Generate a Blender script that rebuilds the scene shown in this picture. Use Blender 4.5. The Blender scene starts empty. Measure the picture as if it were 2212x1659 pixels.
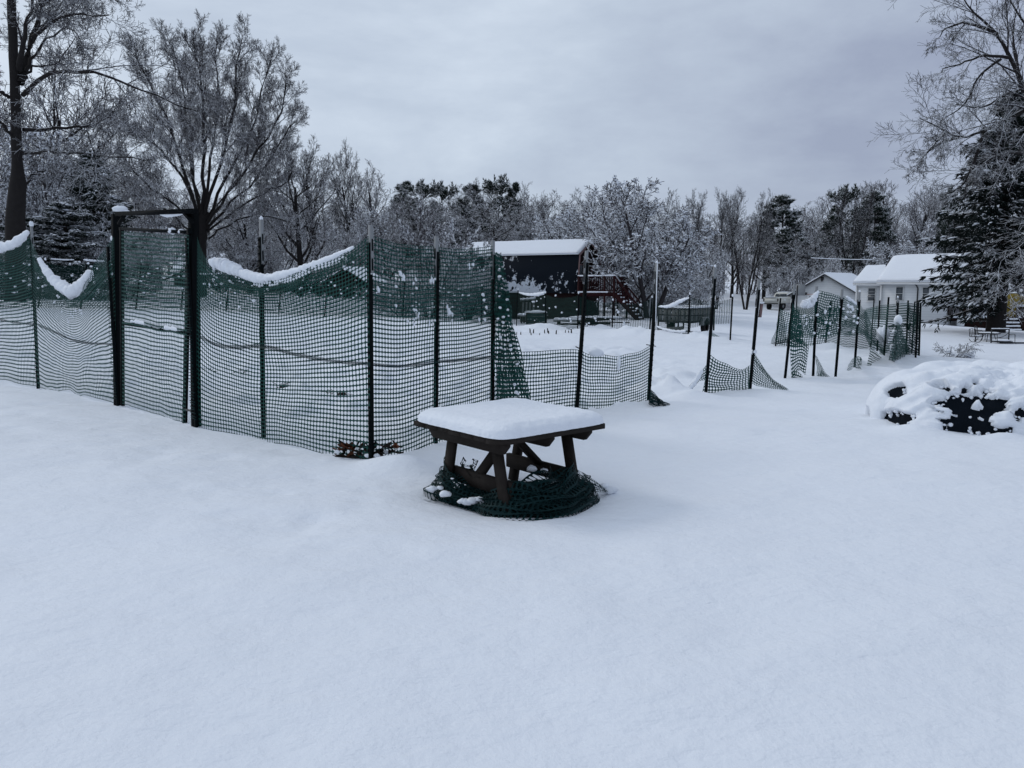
import bpy, math, random
import numpy as np

# ------------------------------------------------------------------ camera, world, sun
SC = bpy.context.scene
COL = SC.collection
H_CAM, PITCH = 1.65, math.radians(7.02)
FPX, WPX, CX, CY = 1661.0, 2212.0, 1106.0, 829.5      # focal length in survey pixels
cam_d = bpy.data.cameras.new("camera")
cam = bpy.data.objects.new("camera", cam_d)
COL.objects.link(cam)
cam.location = (0, 0, H_CAM)
cam.rotation_euler = (math.pi / 2 - PITCH, 0, 0)
cam_d.sensor_width = 36.0
cam_d.lens = 36.0 * FPX / WPX
cam_d.clip_start, cam_d.clip_end = 0.05, 3000
SC.camera = cam

SUN_EL, SUN_AZ = math.radians(36), math.radians(302)
world = bpy.data.worlds.new("World")
SC.world = world
world.use_nodes = True
wn, wl = world.node_tree.nodes, world.node_tree.links
wn.clear()
w_out = wn.new("ShaderNodeOutputWorld")
w_bg = wn.new("ShaderNodeBackground"); w_bg.inputs["Strength"].default_value = 0.1
w_sky = wn.new("ShaderNodeTexSky"); w_sky.sky_type = 'NISHITA'; w_sky.sun_disc = False
w_sky.sun_elevation = SUN_EL; w_sky.sun_rotation = SUN_AZ
w_tc = wn.new("ShaderNodeTexCoord")
w_map = wn.new("ShaderNodeMapping"); w_map.inputs["Scale"].default_value = (1.0, 1.0, 2.6)
w_map.inputs["Location"].default_value = (0.35, 0.1, 0.2)
w_n1 = wn.new("ShaderNodeTexNoise"); w_n1.inputs["Scale"].default_value = 1.9
w_n1.inputs["Detail"].default_value = 7; w_n1.inputs["Roughness"].default_value = 0.58
w_n1.inputs["Distortion"].default_value = 0.15
w_ramp = wn.new("ShaderNodeValToRGB")
e = w_ramp.color_ramp.elements
e[0].position = 0.29; e[0].color = (3.45, 3.95, 5.25, 1)
e[1].position = 0.84; e[1].color = (7.5, 8.4, 9.5, 1)
m_ = w_ramp.color_ramp.elements.new(0.575); m_.color = (5.3, 6.1, 7.3, 1)
w_mix = wn.new("ShaderNodeMix"); w_mix.data_type = 'RGBA'; w_mix.inputs[0].default_value = 0.93
wl.new(w_tc.outputs["Generated"], w_map.inputs["Vector"])
wl.new(w_map.outputs["Vector"], w_n1.inputs["Vector"])
# the cloud deck is thinner and brighter towards the left of the view
w_dot = wn.new("ShaderNodeVectorMath"); w_dot.operation = 'DOT_PRODUCT'; w_dot.inputs[1].default_value = (-0.80, 0.10, 0.72)
w_add = wn.new("ShaderNodeMath"); w_add.operation = 'MULTIPLY_ADD'; w_add.inputs[1].default_value = 0.24
wl.new(w_tc.outputs["Generated"], w_dot.inputs[0]); wl.new(w_dot.outputs["Value"], w_add.inputs[0]); wl.new(w_n1.outputs["Fac"], w_add.inputs[2])
wl.new(w_add.outputs[0], w_ramp.inputs["Fac"])
wl.new(w_sky.outputs["Color"], w_mix.inputs[6])
wl.new(w_ramp.outputs["Color"], w_mix.inputs[7])
wl.new(w_mix.outputs[2], w_bg.inputs["Color"])
wl.new(w_bg.outputs["Background"], w_out.inputs["Surface"])

sun_d = bpy.data.lights.new("sun", 'SUN')
sun_d.energy = 0.7; sun_d.angle = math.radians(16); sun_d.color = (1.0, 0.97, 0.93)
sun = bpy.data.objects.new("sun", sun_d)
COL.objects.link(sun)
# a veiled sun to the left, a little beyond the fence
sun.rotation_euler = (math.pi / 2 - SUN_EL, 0, math.radians(-122))

SC.view_settings.view_transform = 'Standard'
SC.view_settings.look = 'None'
SC.view_settings.exposure = 0.0
SC.view_settings.gamma = 1.0

# ------------------------------------------------------------------ survey helpers
K = 2212.0 / 2500.0
_f = np.array([0, math.cos(PITCH), -math.sin(PITCH)])
_u = np.array([0, math.sin(PITCH), math.cos(PITCH)])
_r = np.array([1.0, 0, 0])
def ray(x, y):
    return _f + _r * ((x - CX) / FPX) + _u * ((CY - y) / FPX)
def P(x, y, d):
    v = ray(x, y)
    return np.array([0, 0, H_CAM]) + v * (d / v[1])
def crop(x0, y0, s):
    return lambda x, y: ((x0 + x / s) * K, (y0 + y / s) * K)
C2 = crop(450, 500, 2.552)
C3 = crop(850, 500, 3.318)
C4 = crop(1250, 500, 3.0167)
C5 = crop(1800, 500, 3.686)
C6 = crop(2050, 550, 3.0156)
C7 = crop(980, 930, 4.022)
CB = crop(1380, 580, 8.296)
CT = crop(1580, 700, 9.217)
CD = crop(2260, 700, 9.217)
CF = crop(1230, 680, 8.848)
CK = crop(1840, 690, 18.43)

def noise2(x, y, seed=0, oct=1):
    """smooth value noise in about -1..1 for numpy arrays"""
    x = np.asarray(x, float); y = np.asarray(y, float)
    tot = np.zeros(np.broadcast(x, y).shape); amp = 1.0; norm = 0
    for o in range(oct):
        xi = np.floor(x).astype(np.int64); yi = np.floor(y).astype(np.int64)
        fx = x - xi; fy = y - yi
        fx = fx * fx * fx * (fx * (fx * 6 - 15) + 10); fy = fy * fy * fy * (fy * (fy * 6 - 15) + 10)
        def hsh(a, b):
            n = (a * 374761393 + b * 668265263 + (seed + o * 17) * 144665) & 0x7fffffff
            n = ((n ^ (n >> 13)) * 1274126177) & 0x7fffffff
            n = n ^ (n >> 16)
            return (n & 0xffff) / 32767.5 - 1.0
        a = hsh(xi, yi); b = hsh(xi + 1, yi); c = hsh(xi, yi + 1); d = hsh(xi + 1, yi + 1)
        tot = tot + amp * ((a * (1 - fx) + b * fx) * (1 - fy) + (c * (1 - fx) + d * fx) * fy)
        norm += amp; amp *= 0.5; x = x * 2.03 + 11.7; y = y * 2.03 + 5.3
    return tot / norm

# terrain through surveyed points
_anch = [(0, 663, 25), (170, 668, 27), (420, 672, 29.5), (640, 682, 32), (900, 690, 35), (1110, 703, 35),
         (1324, 707, 31), (1577, 737, 24.5), (1040, 692, 48), (1240, 690, 48), (1380, 690, 47), (1960, 769, 20),
         (1740, 746, 23), (1560, 668, 80), (1660, 668, 88), (1500, 641, 115), (1630, 641, 115), (1760, 684, 76),
         (1900, 690, 60), (2060, 704, 58), (2190, 714, 57), (2090, 738, 41), (2165, 718, 46), (2070, 776, 26),
         (0, 640, 45), (200, 640, 45), (430, 642, 52), (650, 642, 60), (743, 642, 55), (900, 652, 75)]
_pts = [tuple(P(*a)) for a in _anch]
for gx in (-18, -12, -7, -3, 0, 3, 7, 12):
    for gy in (-12, -5, 1, 5, 9, 13):
        _pts.append((gx, gy, 0.0))
_pts += [(0, 18, 0.0), (3, 24, 0.0), (-4, 20, 0.05), (-10, 18, 0.15), (20, 15, -0.45), (14, 18, -0.25),
         (-60, 120, 4), (-20, 120, 2.5), (10, 130, 1.2), (60, 130, 1.0), (120, 120, 0), (-80, 40, 3), (-60, 10, 1),
         (80, 40, -2.4), (60, 5, -1.2), (-200, 300, 8), (0, 320, 5), (200, 300, 3), (0, -80, 0), (-100, -60, 0), (100, -60, -1)]
_pts = np.array(_pts)
_cc = 2.0
def _phi(r2): return np.sqrt(r2 + _cc)
_A = _phi(((_pts[:, None, :2] - _pts[None, :, :2]) ** 2).sum(-1))
_w = np.linalg.solve(_A + 0.0 * np.eye(len(_pts)), _pts[:, 2])
def T(x, y):
    x = np.asarray(x, float); y = np.asarray(y, float)
    s = np.zeros(np.broadcast(x, y).shape)
    for (px, py, _), w in zip(_pts, _w):
        s = s + w * np.sqrt((x - px) ** 2 + (y - py) ** 2 + _cc)
    return s
_MOUNDS = []      # (x, y, radius x, radius y, height)
def bump(x, y):
    """snow relief on top of the terrain"""
    h = 0.034 * noise2(x * 0.55, y * 0.9, 3, 2) + 0.014 * noise2(x * 1.9, y * 2.6, 5, 3)
    # dug-over garden soil beyond the near fence
    s = (x * 0.83 + (y - 9.2) * 0.55)
    inside = np.clip((y - 7.9 - np.abs(x + 1.35) * 0.86) / 0.8, 0, 1) * np.clip((24 - y) / 4, 0, 1) * np.clip((4.5 - x) / 2.0, 0, 1)
    h = h + inside * (0.08 * noise2(x * 1.7, y * 1.7, 9, 2) + 0.22 * np.maximum(0, noise2(x * 3.2, y * 3.2, 12, 3) - .08))
    # trampled strip in front of the fence
    dist = (-(x + 1.35) * 0.66 - (y - 7.31) * 0.75)          # metres in front of the left run
    strip = np.clip((dist + .1) / .4, 0, 1) * np.clip((2.6 - dist) / 1.2, 0, 1) * np.clip((-0.2 - x) / 1.0, 0, 1)
    h = h - strip * 0.05 * np.maximum(0, noise2(x * 4.2, y * 4.2, 51, 2) - 0.18) - 0.030 * np.maximum(0, noise2(x * 1.1 + 5, y * 1.5, 55, 2) - .15)
    # planting rows, parallel to the far fence
    rows = np.clip((y - 11) / 4, 0, 1) * np.clip((0.556 * x * 1.5 + 33 - y) / 4, 0, 1) * np.clip((x + 14) / 5, 0, 1) * np.clip((14 - x) / 4, 0, 1)
    c = x * 0.30 + y * 0.95 + 0.35 * noise2(x * 0.25, y * 0.25, 31)
    fr_ = (c / 1.15) % 1.0; tr = 1 / (1 + np.exp(np.clip((np.minimum(fr_, 1 - fr_) - 0.16) / 0.022, -30, 30)))
    h = h - rows * 0.105 * tr * np.clip(0.75 + 0.7 * noise2(x * 0.4, y * 0.9, 33, 2), 0, 1.4)
    for (mx, my, rx, ry, mh) in _MOUNDS:
        q = ((x - mx) / rx) ** 2 + ((y - my) / ry) ** 2
        h = h + mh * np.exp(-q * 1.6) * (1 + 0.25 * noise2(x * 4, y * 4, 41, 2))
    return h
def G(x, y, d0=2.0, d1=200.0):
    """where the ray of survey pixel x, y meets the terrain"""
    d = d0; last = d0
    while d < d1:
        p = P(x, y, d)
        if p[2] < T(p[0], p[1]):
            a, b = last, d
            for _ in range(25):
                m = (a + b) / 2; p = P(x, y, m)
                if p[2] < T(p[0], p[1]): b = m
                else: a = m
            return P(x, y, (a + b) / 2)
        last = d; d *= 1.02
    return P(x, y, d1)

# ------------------------------------------------------------------ materials
def new_mat(name):
    m = bpy.data.materials.new(name); m.use_nodes = True
    nt = m.node_tree; nt.nodes.clear()
    o = nt.nodes.new("ShaderNodeOutputMaterial"); b = nt.nodes.new("ShaderNodeBsdfPrincipled")
    nt.links.new(b.outputs[0], o.inputs["Surface"])
    b.inputs["Specular IOR Level"].default_value = 0.08
    return m, nt, b
def mixrgb(nt, fac, a, b):
    n = nt.nodes.new("ShaderNodeMix"); n.data_type = 'RGBA'
    for sock, v in ((n.inputs[0], fac), (n.inputs[6], a), (n.inputs[7], b)):
        if hasattr(v, "links"): nt.links.new(v, sock)
        elif isinstance(v, (int, float)): sock.default_value = v
        else: sock.default_value = (*v, 1)
    return n.outputs[2]
def noise_node(nt, scale, detail=3, rough=0.55, coord="Object", stretch=None):
    tc = nt.nodes.new("ShaderNodeTexCoord"); n = nt.nodes.new("ShaderNodeTexNoise")
    n.inputs["Scale"].default_value = scale; n.inputs["Detail"].default_value = detail
    n.inputs["Roughness"].default_value = rough
    src = tc.outputs[coord]
    if stretch:
        mp = nt.nodes.new("ShaderNodeMapping"); mp.inputs["Scale"].default_value = stretch
        nt.links.new(src, mp.inputs["Vector"]); src = mp.outputs["Vector"]
    nt.links.new(src, n.inputs["Vector"])
    return n.outputs["Fac"]
def maprange(nt, v, a, b, c=0.0, d=1.0, smooth=True):
    n = nt.nodes.new("ShaderNodeMapRange")
    if smooth: n.interpolation_type = 'SMOOTHSTEP'
    nt.links.new(v, n.inputs["Value"])
    for i, val in zip(("From Min", "From Max", "To Min", "To Max"), (a, b, c, d)):
        if hasattr(val, "links"): nt.links.new(val, n.inputs[i])
        else: n.inputs[i].default_value = val
    return n.outputs["Result"]
def math_node(nt, op, a, b):
    n = nt.nodes.new("ShaderNodeMath"); n.operation = op
    for s, v in zip(n.inputs, (a, b)):
        if hasattr(v, "links"): nt.links.new(v, s)
        else: s.default_value = v
    return n.outputs[0]
def bump_node(nt, h, strength, dist, prev=None):
    n = nt.nodes.new("ShaderNodeBump"); n.inputs["Strength"].default_value = strength
    n.inputs["Distance"].default_value = dist
    nt.links.new(h, n.inputs["Height"])
    if prev is not None: nt.links.new(prev, n.inputs["Normal"])
    return n.outputs["Normal"]
SNOW_C = (0.80, 0.83, 0.885)
def mat_snow(name, ground=False):
    m, nt, b = new_mat(name)
    f = noise_node(nt, 7 if not ground else 0.5, 4)
    nt.links.new(mixrgb(nt, f, tuple(c * 0.95 for c in SNOW_C), tuple(min(1, c * 1.03) for c in SNOW_C)), b.inputs["Base Color"])
    b.inputs["Roughness"].default_value = 0.65
    if ground:
        n1 = noise_node(nt, 1.3, 5, 0.6, stretch=(1, 1.5, 1)); n2 = noise_node(nt, 9.0, 5, 0.65); n3 = noise_node(nt, 70, 3, 0.7)
        nr = bump_node(nt, n1, 0.5, 0.13); nr = bump_node(nt, n2, 0.28, 0.03, nr); nr = bump_node(nt, n3, 0.42, 0.007, nr)
    else:
        n2 = noise_node(nt, 14, 5, 0.65); n3 = noise_node(nt, 90, 3, 0.7)
        nr = bump_node(nt, n2, 0.4, 0.03); nr = bump_node(nt, n3, 0.35, 0.005, nr)
    nt.links.new(nr, b.inputs["Normal"])
    return m
def mat_plain(name, col, rough=0.6, var=0.25, scale=8, spec=0.25, stretch=None, metallic=0.0, bump=0.0):
    m, nt, b = new_mat(name)
    f = noise_node(nt, scale, 4, 0.6, stretch=stretch)
    nt.links.new(mixrgb(nt, f, tuple(c * (1 - var) for c in col), tuple(min(1, c * (1 + var)) for c in col)), b.inputs["Base Color"])
    b.inputs["Roughness"].default_value = rough; b.inputs["Specular IOR Level"].default_value = spec
    b.inputs["Metallic"].default_value = metallic
    if bump:
        nt.links.new(bump_node(nt, f, bump, 0.02), b.inputs["Normal"])
    return m
def mat_snowy(name, col, th=0.35, amp=0.8, nscale=1.2, soft=0.15, col2=None, rough=0.85):
    """anything with settled snow on its upward faces"""
    m, nt, b = new_mat(name)
    g = nt.nodes.new("ShaderNodeNewGeometry"); s = nt.nodes.new("ShaderNodeSeparateXYZ")
    nt.links.new(g.outputs["Normal"], s.inputs[0])
    n = noise_node(nt, nscale, 4, 0.6)
    off = math_node(nt, 'MULTIPLY', math_node(nt, 'SUBTRACT', n, 0.5), amp)
    z = math_node(nt, 'ADD', s.outputs["Z"], off)
    fac = maprange(nt, z, th - soft, th + soft)
    f2 = noise_node(nt, 6, 4, 0.65)
    base = mixrgb(nt, f2, tuple(c * 0.6 for c in col), col2 or tuple(c * 1.4 for c in col))
    nt.links.new(mixrgb(nt, fac, base, SNOW_C), b.inputs["Base Color"])
    b.inputs["Roughness"].default_value = rough; b.inputs["Specular IOR Level"].default_value = 0.1
    return m
M = {}
M['ground'] = mat_snow("snow_ground", True)
M['snow'] = mat_snow("snow_pile")
M['net'] = mat_plain("green_plastic_net", (0.012, 0.056, 0.048), 0.6, 0.3, 5, 0.12)
M['net_dark'] = mat_plain("dark_green_net", (0.006, 0.024, 0.026), 0.6, 0.3, 5, 0.10)
M['net_far'] = mat_plain("far_green_net", (0.006, 0.024, 0.021), 0.6, 0.3, 3, 0.08)
M['post'] = mat_plain("dark_green_steel", (0.003, 0.005, 0.006), 0.7, 0.3, 20, 0.05)
M['jamb'] = mat_plain("black_stained_timber", (0.005, 0.006, 0.007), 0.8, 0.4, 12, 0.04, stretch=(6, 6, 1))
M['stake'] = mat_plain("weathered_grey_stake", (0.24, 0.25, 0.26), 0.8, 0.3, 14, 0.2, stretch=(8, 8, 1))
M['wood'] = mat_snowy("table_timber", (0.016, 0.0135, 0.0122), th=1.25, amp=0.7, nscale=9, soft=0.2, col2=(0.040, 0.033, 0.029))
M['wood_dark'] = mat_plain("dark_timber", (0.024, 0.017, 0.014), 0.8, 0.4, 9, 0.2)
M['tarp'] = mat_plain("black_tarp", (0.0045, 0.007, 0.011), 0.8, 0.3, 6, 0.06, bump=0.3)
M['leaf'] = mat_plain("dead_brown_leaf", (0.10, 0.035, 0.018), 0.8, 0.6, 18, 0.15)
M['soil'] = mat_plain("dark_wet_soil", (0.018, 0.015, 0.013), 0.95, 0.5, 20, 0.1, bump=0.6)
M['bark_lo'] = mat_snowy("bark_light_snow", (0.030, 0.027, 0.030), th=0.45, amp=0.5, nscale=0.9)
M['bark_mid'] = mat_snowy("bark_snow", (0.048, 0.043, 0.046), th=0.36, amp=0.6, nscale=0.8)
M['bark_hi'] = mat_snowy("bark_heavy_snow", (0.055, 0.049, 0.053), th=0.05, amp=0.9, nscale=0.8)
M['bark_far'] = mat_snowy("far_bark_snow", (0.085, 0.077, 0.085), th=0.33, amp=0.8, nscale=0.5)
M['bark_trunk'] = mat_snowy("rough_trunk_bark", (0.020, 0.018, 0.018), th=0.85, amp=0.5, nscale=3)
M['spruce'] = mat_snowy("spruce_needles", (0.007, 0.012, 0.011), th=1.0, amp=1.25, nscale=0.55)
M['pine'] = mat_snowy("pine_needles", (0.016, 0.026, 0.020), th=0.66, amp=1.1, nscale=0.6)
M['hemlock'] = mat_snowy("snowy_evergreen_needles", (0.014, 0.022, 0.018), th=0.50, amp=1.2, nscale=0.5)
M['siding_white'] = None
M['roof_edge'] = mat_plain("painted_trim", (0.62, 0.63, 0.64), 0.6, 0.06, 6)
M['glass'] = mat_plain("dark_window_glass", (0.05, 0.06, 0.07), 0.15, 0.3, 2, 0.5)
M['red'] = mat_plain("barn_red_boards", (0.024, 0.0055, 0.007), 0.8, 0.35, 10, 0.15, stretch=(6, 6, 1))
M['red_dull'] = mat_plain("dull_red_boards", (0.013, 0.005, 0.005), 0.85, 0.35, 8, 0.15)
M['grey_wood'] = mat_plain("grey_boards", (0.13, 0.135, 0.135), 0.85, 0.35, 10, 0.15, stretch=(5, 5, 1))
M['metal_dark'] = mat_plain("dark_frame_metal", (0.012, 0.013, 0.016), 0.45, 0.3, 12, 0.4)
M['rubber'] = mat_plain("black_rubber", (0.010, 0.010, 0.011), 0.85, 0.2, 20)
M['truck_white'] = mat_plain("cream_car_paint", (0.62, 0.62, 0.57), 0.4, 0.12, 3, 0.4)
M['truck_yellow'] = mat_plain("mustard_car_paint", (0.42, 0.29, 0.05), 0.45, 0.2, 3, 0.4)
M['chrome'] = mat_plain("dull_chrome", (0.5, 0.5, 0.5), 0.3, 0.1, 6, 0.5, metallic=0.9)
M['door_white'] = mat_plain("pale_door_paint", (0.42, 0.43, 0.40), 0.6, 0.1, 5)
M['deck'] = mat_snowy("dark_red_deck_timber", (0.020, 0.010, 0.009), th=0.9, amp=0.1, nscale=3)
M['canvas_yellow'] = mat_plain("mustard_canvas", (0.20, 0.15, 0.035), 0.85, 0.2, 6, 0.1)
M['blue'] = mat_plain("blue_plastic", (0.02, 0.04, 0.14), 0.5, 0.2, 6)
M['red_plastic'] = mat_plain("red_plastic", (0.25, 0.04, 0.02), 0.5, 0.2, 6)
M['white_paint'] = mat_plain("white_enamel", (0.7, 0.71, 0.72), 0.4, 0.08, 6)
M['pink_wood'] = mat_plain("faded_pink_timber", (0.20, 0.13, 0.13), 0.85, 0.3, 8)
M['grey_metal'] = mat_plain("galvanised_grey", (0.22, 0.23, 0.24), 0.5, 0.2, 9, 0.4)
def mat_siding():
    m, nt, b = new_mat("white_lap_siding")
    tc = nt.nodes.new("ShaderNodeTexCoord"); s = nt.nodes.new("ShaderNodeSeparateXYZ")
    nt.links.new(tc.outputs["Object"], s.inputs[0])
    fr = math_node(nt, 'FRACT', math_node(nt, 'MULTIPLY', s.outputs["Z"], 1 / 0.2), 0)
    line = maprange(nt, fr, 0.0, 0.12)
    v = noise_node(nt, 2.5, 4)
    base = mixrgb(nt, v, (0.56, 0.58, 0.60), (0.66, 0.67, 0.68))
    nt.links.new(mixrgb(nt, line, (0.42, 0.44, 0.46), base), b.inputs["Base Color"])
    nt.links.new(bump_node(nt, fr, 0.5, 0.02), b.inputs["Normal"])
    b.inputs["Roughness"].default_value = 0.7
    return m
M['siding_white'] = mat_siding()
def mat_shingle():
    m, nt, b = new_mat("dark_shingles_with_snow_patches")
    n1 = noise_node(nt, 0.75, 3, 0.5, stretch=(1, 1, 1)); n2 = noise_node(nt, 4.5, 4, 0.75, stretch=(1, 1, 0.8))
    tc = nt.nodes.new("ShaderNodeTexCoord"); s = nt.nodes.new("ShaderNodeSeparateXYZ")
    nt.links.new(tc.outputs["Object"], s.inputs[0])
    low = maprange(nt, s.outputs["Z"], 1.5, 3.8, 0.075, -0.05, False)
    v = math_node(nt, 'ADD', math_node(nt, 'ADD', math_node(nt, 'MULTIPLY', n1, 0.62), math_node(nt, 'MULTIPLY', n2, 0.5)), low)
    fac = maprange(nt, v, 0.618, 0.636)
    fine = noise_node(nt, 30, 2)
    base = mixrgb(nt, fine, (0.006, 0.009, 0.014), (0.012, 0.016, 0.022))
    nt.links.new(mixrgb(nt, fac, base, (0.62, 0.66, 0.72)), b.inputs["Base Color"])
    b.inputs["Roughness"].default_value = 0.8
    return m
M['shingle'] = mat_shingle()

# ------------------------------------------------------------------ mesh building
ORG = {}
def link_mesh(name, me, mat, parent=None, smooth=False):
    o = bpy.data.objects.new(name, me); COL.objects.link(o)
    if mat is not None: me.materials.append(mat)
    if smooth: me.polygons.foreach_set("use_smooth", np.ones(len(me.polygons), bool))
    if parent is not None: o.parent = parent
    return o
def np_mesh(name, verts, polys):
    """polys: list of int arrays (n, k)"""
    me = bpy.data.meshes.new(name)
    verts = np.ascontiguousarray(verts, np.float32).reshape(-1, 3)
    polys = [np.asarray(p, np.int32) for p in polys if len(p)]
    nl = sum(p.size for p in polys); npoly = sum(len(p) for p in polys)
    me.vertices.add(len(verts)); me.vertices.foreach_set("co", verts.ravel())
    me.loops.add(nl); me.polygons.add(npoly)
    me.loops.foreach_set("vertex_index", np.concatenate([p.ravel() for p in polys]))
    starts = []; off = 0
    for p in polys:
        starts.append(off + np.arange(len(p), dtype=np.int32) * p.shape[1]); off += p.size
    me.polygons.foreach_set("loop_start", np.concatenate(starts))
    me.update(calc_edges=True); me.validate()
    return me
def norm(v):
    v = np.asarray(v, float); return v / (np.linalg.norm(v) + 1e-12)
class MB:
    def __init__(self): self.v = []; self.p = {}; self.n = 0
    def add(self, verts, *polys):
        verts = np.asarray(verts, float).reshape(-1, 3)
        for p in polys:
            p = np.asarray(p, int)
            if p.size: self.p.setdefault(p.shape[1], []).append(p + self.n)
        self.v.append(verts); self.n += len(verts)
        return self
    def bar(self, a, b, w, h, side=None, taper=1.0):
        a = np.asarray(a, float); b = np.asarray(b, float); t = norm(b - a)
        if side is None:
            side = np.cross(t, (0, 0, 1)) if abs(t[2]) < 0.95 else np.array([1.0, 0, 0])
        s = norm(np.asarray(side, float) - t * np.dot(side, t)); n = np.cross(s, t)
        V = []
        for q, k in ((a, 1.0), (b, taper)):
            for i, j in ((-1, -1), (1, -1), (1, 1), (-1, 1)):
                V.append(q + s * i * w * k / 2 + n * j * h * k / 2)
        return self.add(V, [[3, 2, 1, 0], [4, 5, 6, 7], [0, 1, 5, 4], [1, 2, 6, 5], [2, 3, 7, 6], [3, 0, 4, 7]])
    def tube(self, pts, rad, n=8, cap=True, lump=0.0, seed=0, flat=1.0):
        pts = np.asarray(pts, float); m = len(pts); rad = np.broadcast_to(np.asarray(rad, float), (m,))
        t = np.gradient(pts, axis=0); t /= np.linalg.norm(t, axis=1)[:, None] + 1e-9
        ref = np.where(np.abs(t[:, 2:3]) > 0.92, [[1.0, 0, 0]], [[0, 0, 1.0]])
        s = np.cross(t, ref); s /= np.linalg.norm(s, axis=1)[:, None] + 1e-9
        u = np.cross(s, t)
        a = np.arange(n) / n * 2 * np.pi
        rr = rad[:, None] * (1 + (lump * noise2(np.arange(m)[:, None] * 0.7, np.cos(a)[None] * 1.5 + 3, seed, 2) if lump else 0))
        V = pts[:, None] + rr[..., None] * (np.cos(a)[None, :, None] * s[:, None] + flat * np.sin(a)[None, :, None] * u[:, None])
        i = np.arange(m - 1)[:, None] * n; j = np.arange(n)[None]; j2 = (j + 1) % n
        q = np.stack([i + j, i + j2, i + n + j2, i + n + j], -1).reshape(-1, 4)
        self.add(V, q)
        if cap:
            self.add(V[0], [list(range(n))[::-1]]); self.add(V[-1], [list(range(n))])
        return self
    def lathe(self, c, prof, n=16):
        """prof: list of (r, z) from bottom up round the vertical axis at c"""
        c = np.asarray(c, float); a = np.arange(n) / n * 2 * np.pi; m = len(prof)
        V = np.array([[c + (r * math.cos(x), r * math.sin(x), z) for x in a] for r, z in prof])
        i = np.arange(m - 1)[:, None] * n; j = np.arange(n)[None]; j2 = (j + 1) % n
        q = np.stack([i + j, i + j2, i + n + j2, i + n + j], -1).reshape(-1, 4)
        return self.add(V, q)
    def blob(self, c, r, seed=0, lump=0.3, sub=10):
        c = np.asarray(c, float); r = np.broadcast_to(np.asarray(r, float), (3,))
        nu, nv = sub, max(4, sub // 2 + 1)
        th = np.arange(nu) / nu * 2 * np.pi; ph = (np.arange(nv) + 0.5) / nv * np.pi
        d = np.stack([np.sin(ph)[:, None] * np.cos(th)[None], np.sin(ph)[:, None] * np.sin(th)[None],
                      np.broadcast_to(np.cos(ph)[:, None], (nv, nu))], -1)
        k = 1 + lump * noise2(d[..., 0] * 1.9 + d[..., 2] * 1.3 + seed * 3.7, d[..., 1] * 1.9 + seed * 1.3, seed, 2)
        V = c + d * k[..., None] * r
        i = np.arange(nv - 1)[:, None] * nu; j = np.arange(nu)[None]; j2 = (j + 1) % nu
        q = np.stack([i + j, i + nu + j, i + nu + j2, i + j2], -1).reshape(-1, 4)
        self.add(V, q); self.add(V[0], [list(range(nu))]); self.add(V[-1], [list(range(nu))[::-1]])
        return self
    def poly(self, pts): return self.add(pts, [list(range(len(pts)))])
    def prism(self, pts, ext):
        """closed outline pushed along ext"""
        pts = np.asarray(pts, float); n = len(pts); ext = np.asarray(ext, float)
        self.add(np.vstack([pts, pts + ext]), [list(range(n))[::-1]], [[n + k for k in range(n)]],
                 [[k, (k + 1) % n, n + (k + 1) % n, n + k] for k in range(n)])
        return self
    def mesh(self, name, org=(0, 0, 0)):
        return np_mesh(name, np.vstack(self.v) - np.asarray(org, float), [np.vstack(p) for p in self.p.values()])
def thing(name, loc, label, cat, group=None):
    o = bpy.data.objects.new(name, None); COL.objects.link(o)
    o.location = tuple(float(c) for c in loc); o.empty_display_size = 0.2
    tag(o, label, cat, group); ORG[o.name] = np.asarray(loc, float)
    return o
def tag(o, label=None, cat=None, group=None, kind=None):
    if label: o['label'] = label
    if cat: o['category'] = cat
    if group: o['group'] = group
    if kind: o['kind'] = kind
    return o
def part(name, mb, mat, parent, smooth=False, label=None, kind=None):
    """mesh in world coordinates, hung under a thing (or a part of it)"""
    org = ORG[parent.name]
    o = link_mesh(name, mb.mesh(name, org), mat, parent, smooth)
    ORG[o.name] = org
    return tag(o, label, None, None, kind)
def single(name, mb, mat, label, cat, group=None, smooth=False, org=None, kind=None):
    vs = np.vstack(mb.v)
    if org is None: org = np.array([vs[:, 0].mean(), vs[:, 1].mean(), vs[:, 2].min()])
    o = link_mesh(name, mb.mesh(name, org), mat, None, smooth)
    o.location = tuple(float(c) for c in org); ORG[o.name] = np.asarray(org, float)
    return tag(o, label, cat, group, kind)
def copy_tree(root):
    c = root.copy(); COL.objects.link(c)
    for ch in root.children:
        k = ch.copy(); COL.objects.link(k); k.parent = c
        for g in ch.children:
            q = g.copy(); COL.objects.link(q); q.parent = k
    return c

# ------------------------------------------------------------------ netting
def resample(pts, n):
    pts = np.asarray(pts, float); s = np.r_[0, np.cumsum(np.linalg.norm(np.diff(pts, axis=0), axis=1))]
    q = np.linspace(0, s[-1], n + 1)
    return np.stack([np.interp(q, s, pts[:, k]) for k in range(3)], 1)
def smooth_line(pts, n):
    """Catmull-Rom through the points"""
    pts = np.asarray(pts, float)
    if len(pts) < 3: return resample(pts, n)
    p = np.vstack([2 * pts[0] - pts[1], pts, 2 * pts[-1] - pts[-2]]); out = []
    for i in range(1, len(p) - 2):
        for t in np.linspace(0, 1, 12, endpoint=False):
            a, b, c, d = p[i - 1], p[i], p[i + 1], p[i + 2]
            out.append(0.5 * (2 * b + (c - a) * t + (2 * a - 5 * b + 4 * c - d) * t * t + (3 * b - a - 3 * c + d) * t ** 3))
    out.append(p[-2])
    return resample(out, n)
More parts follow.
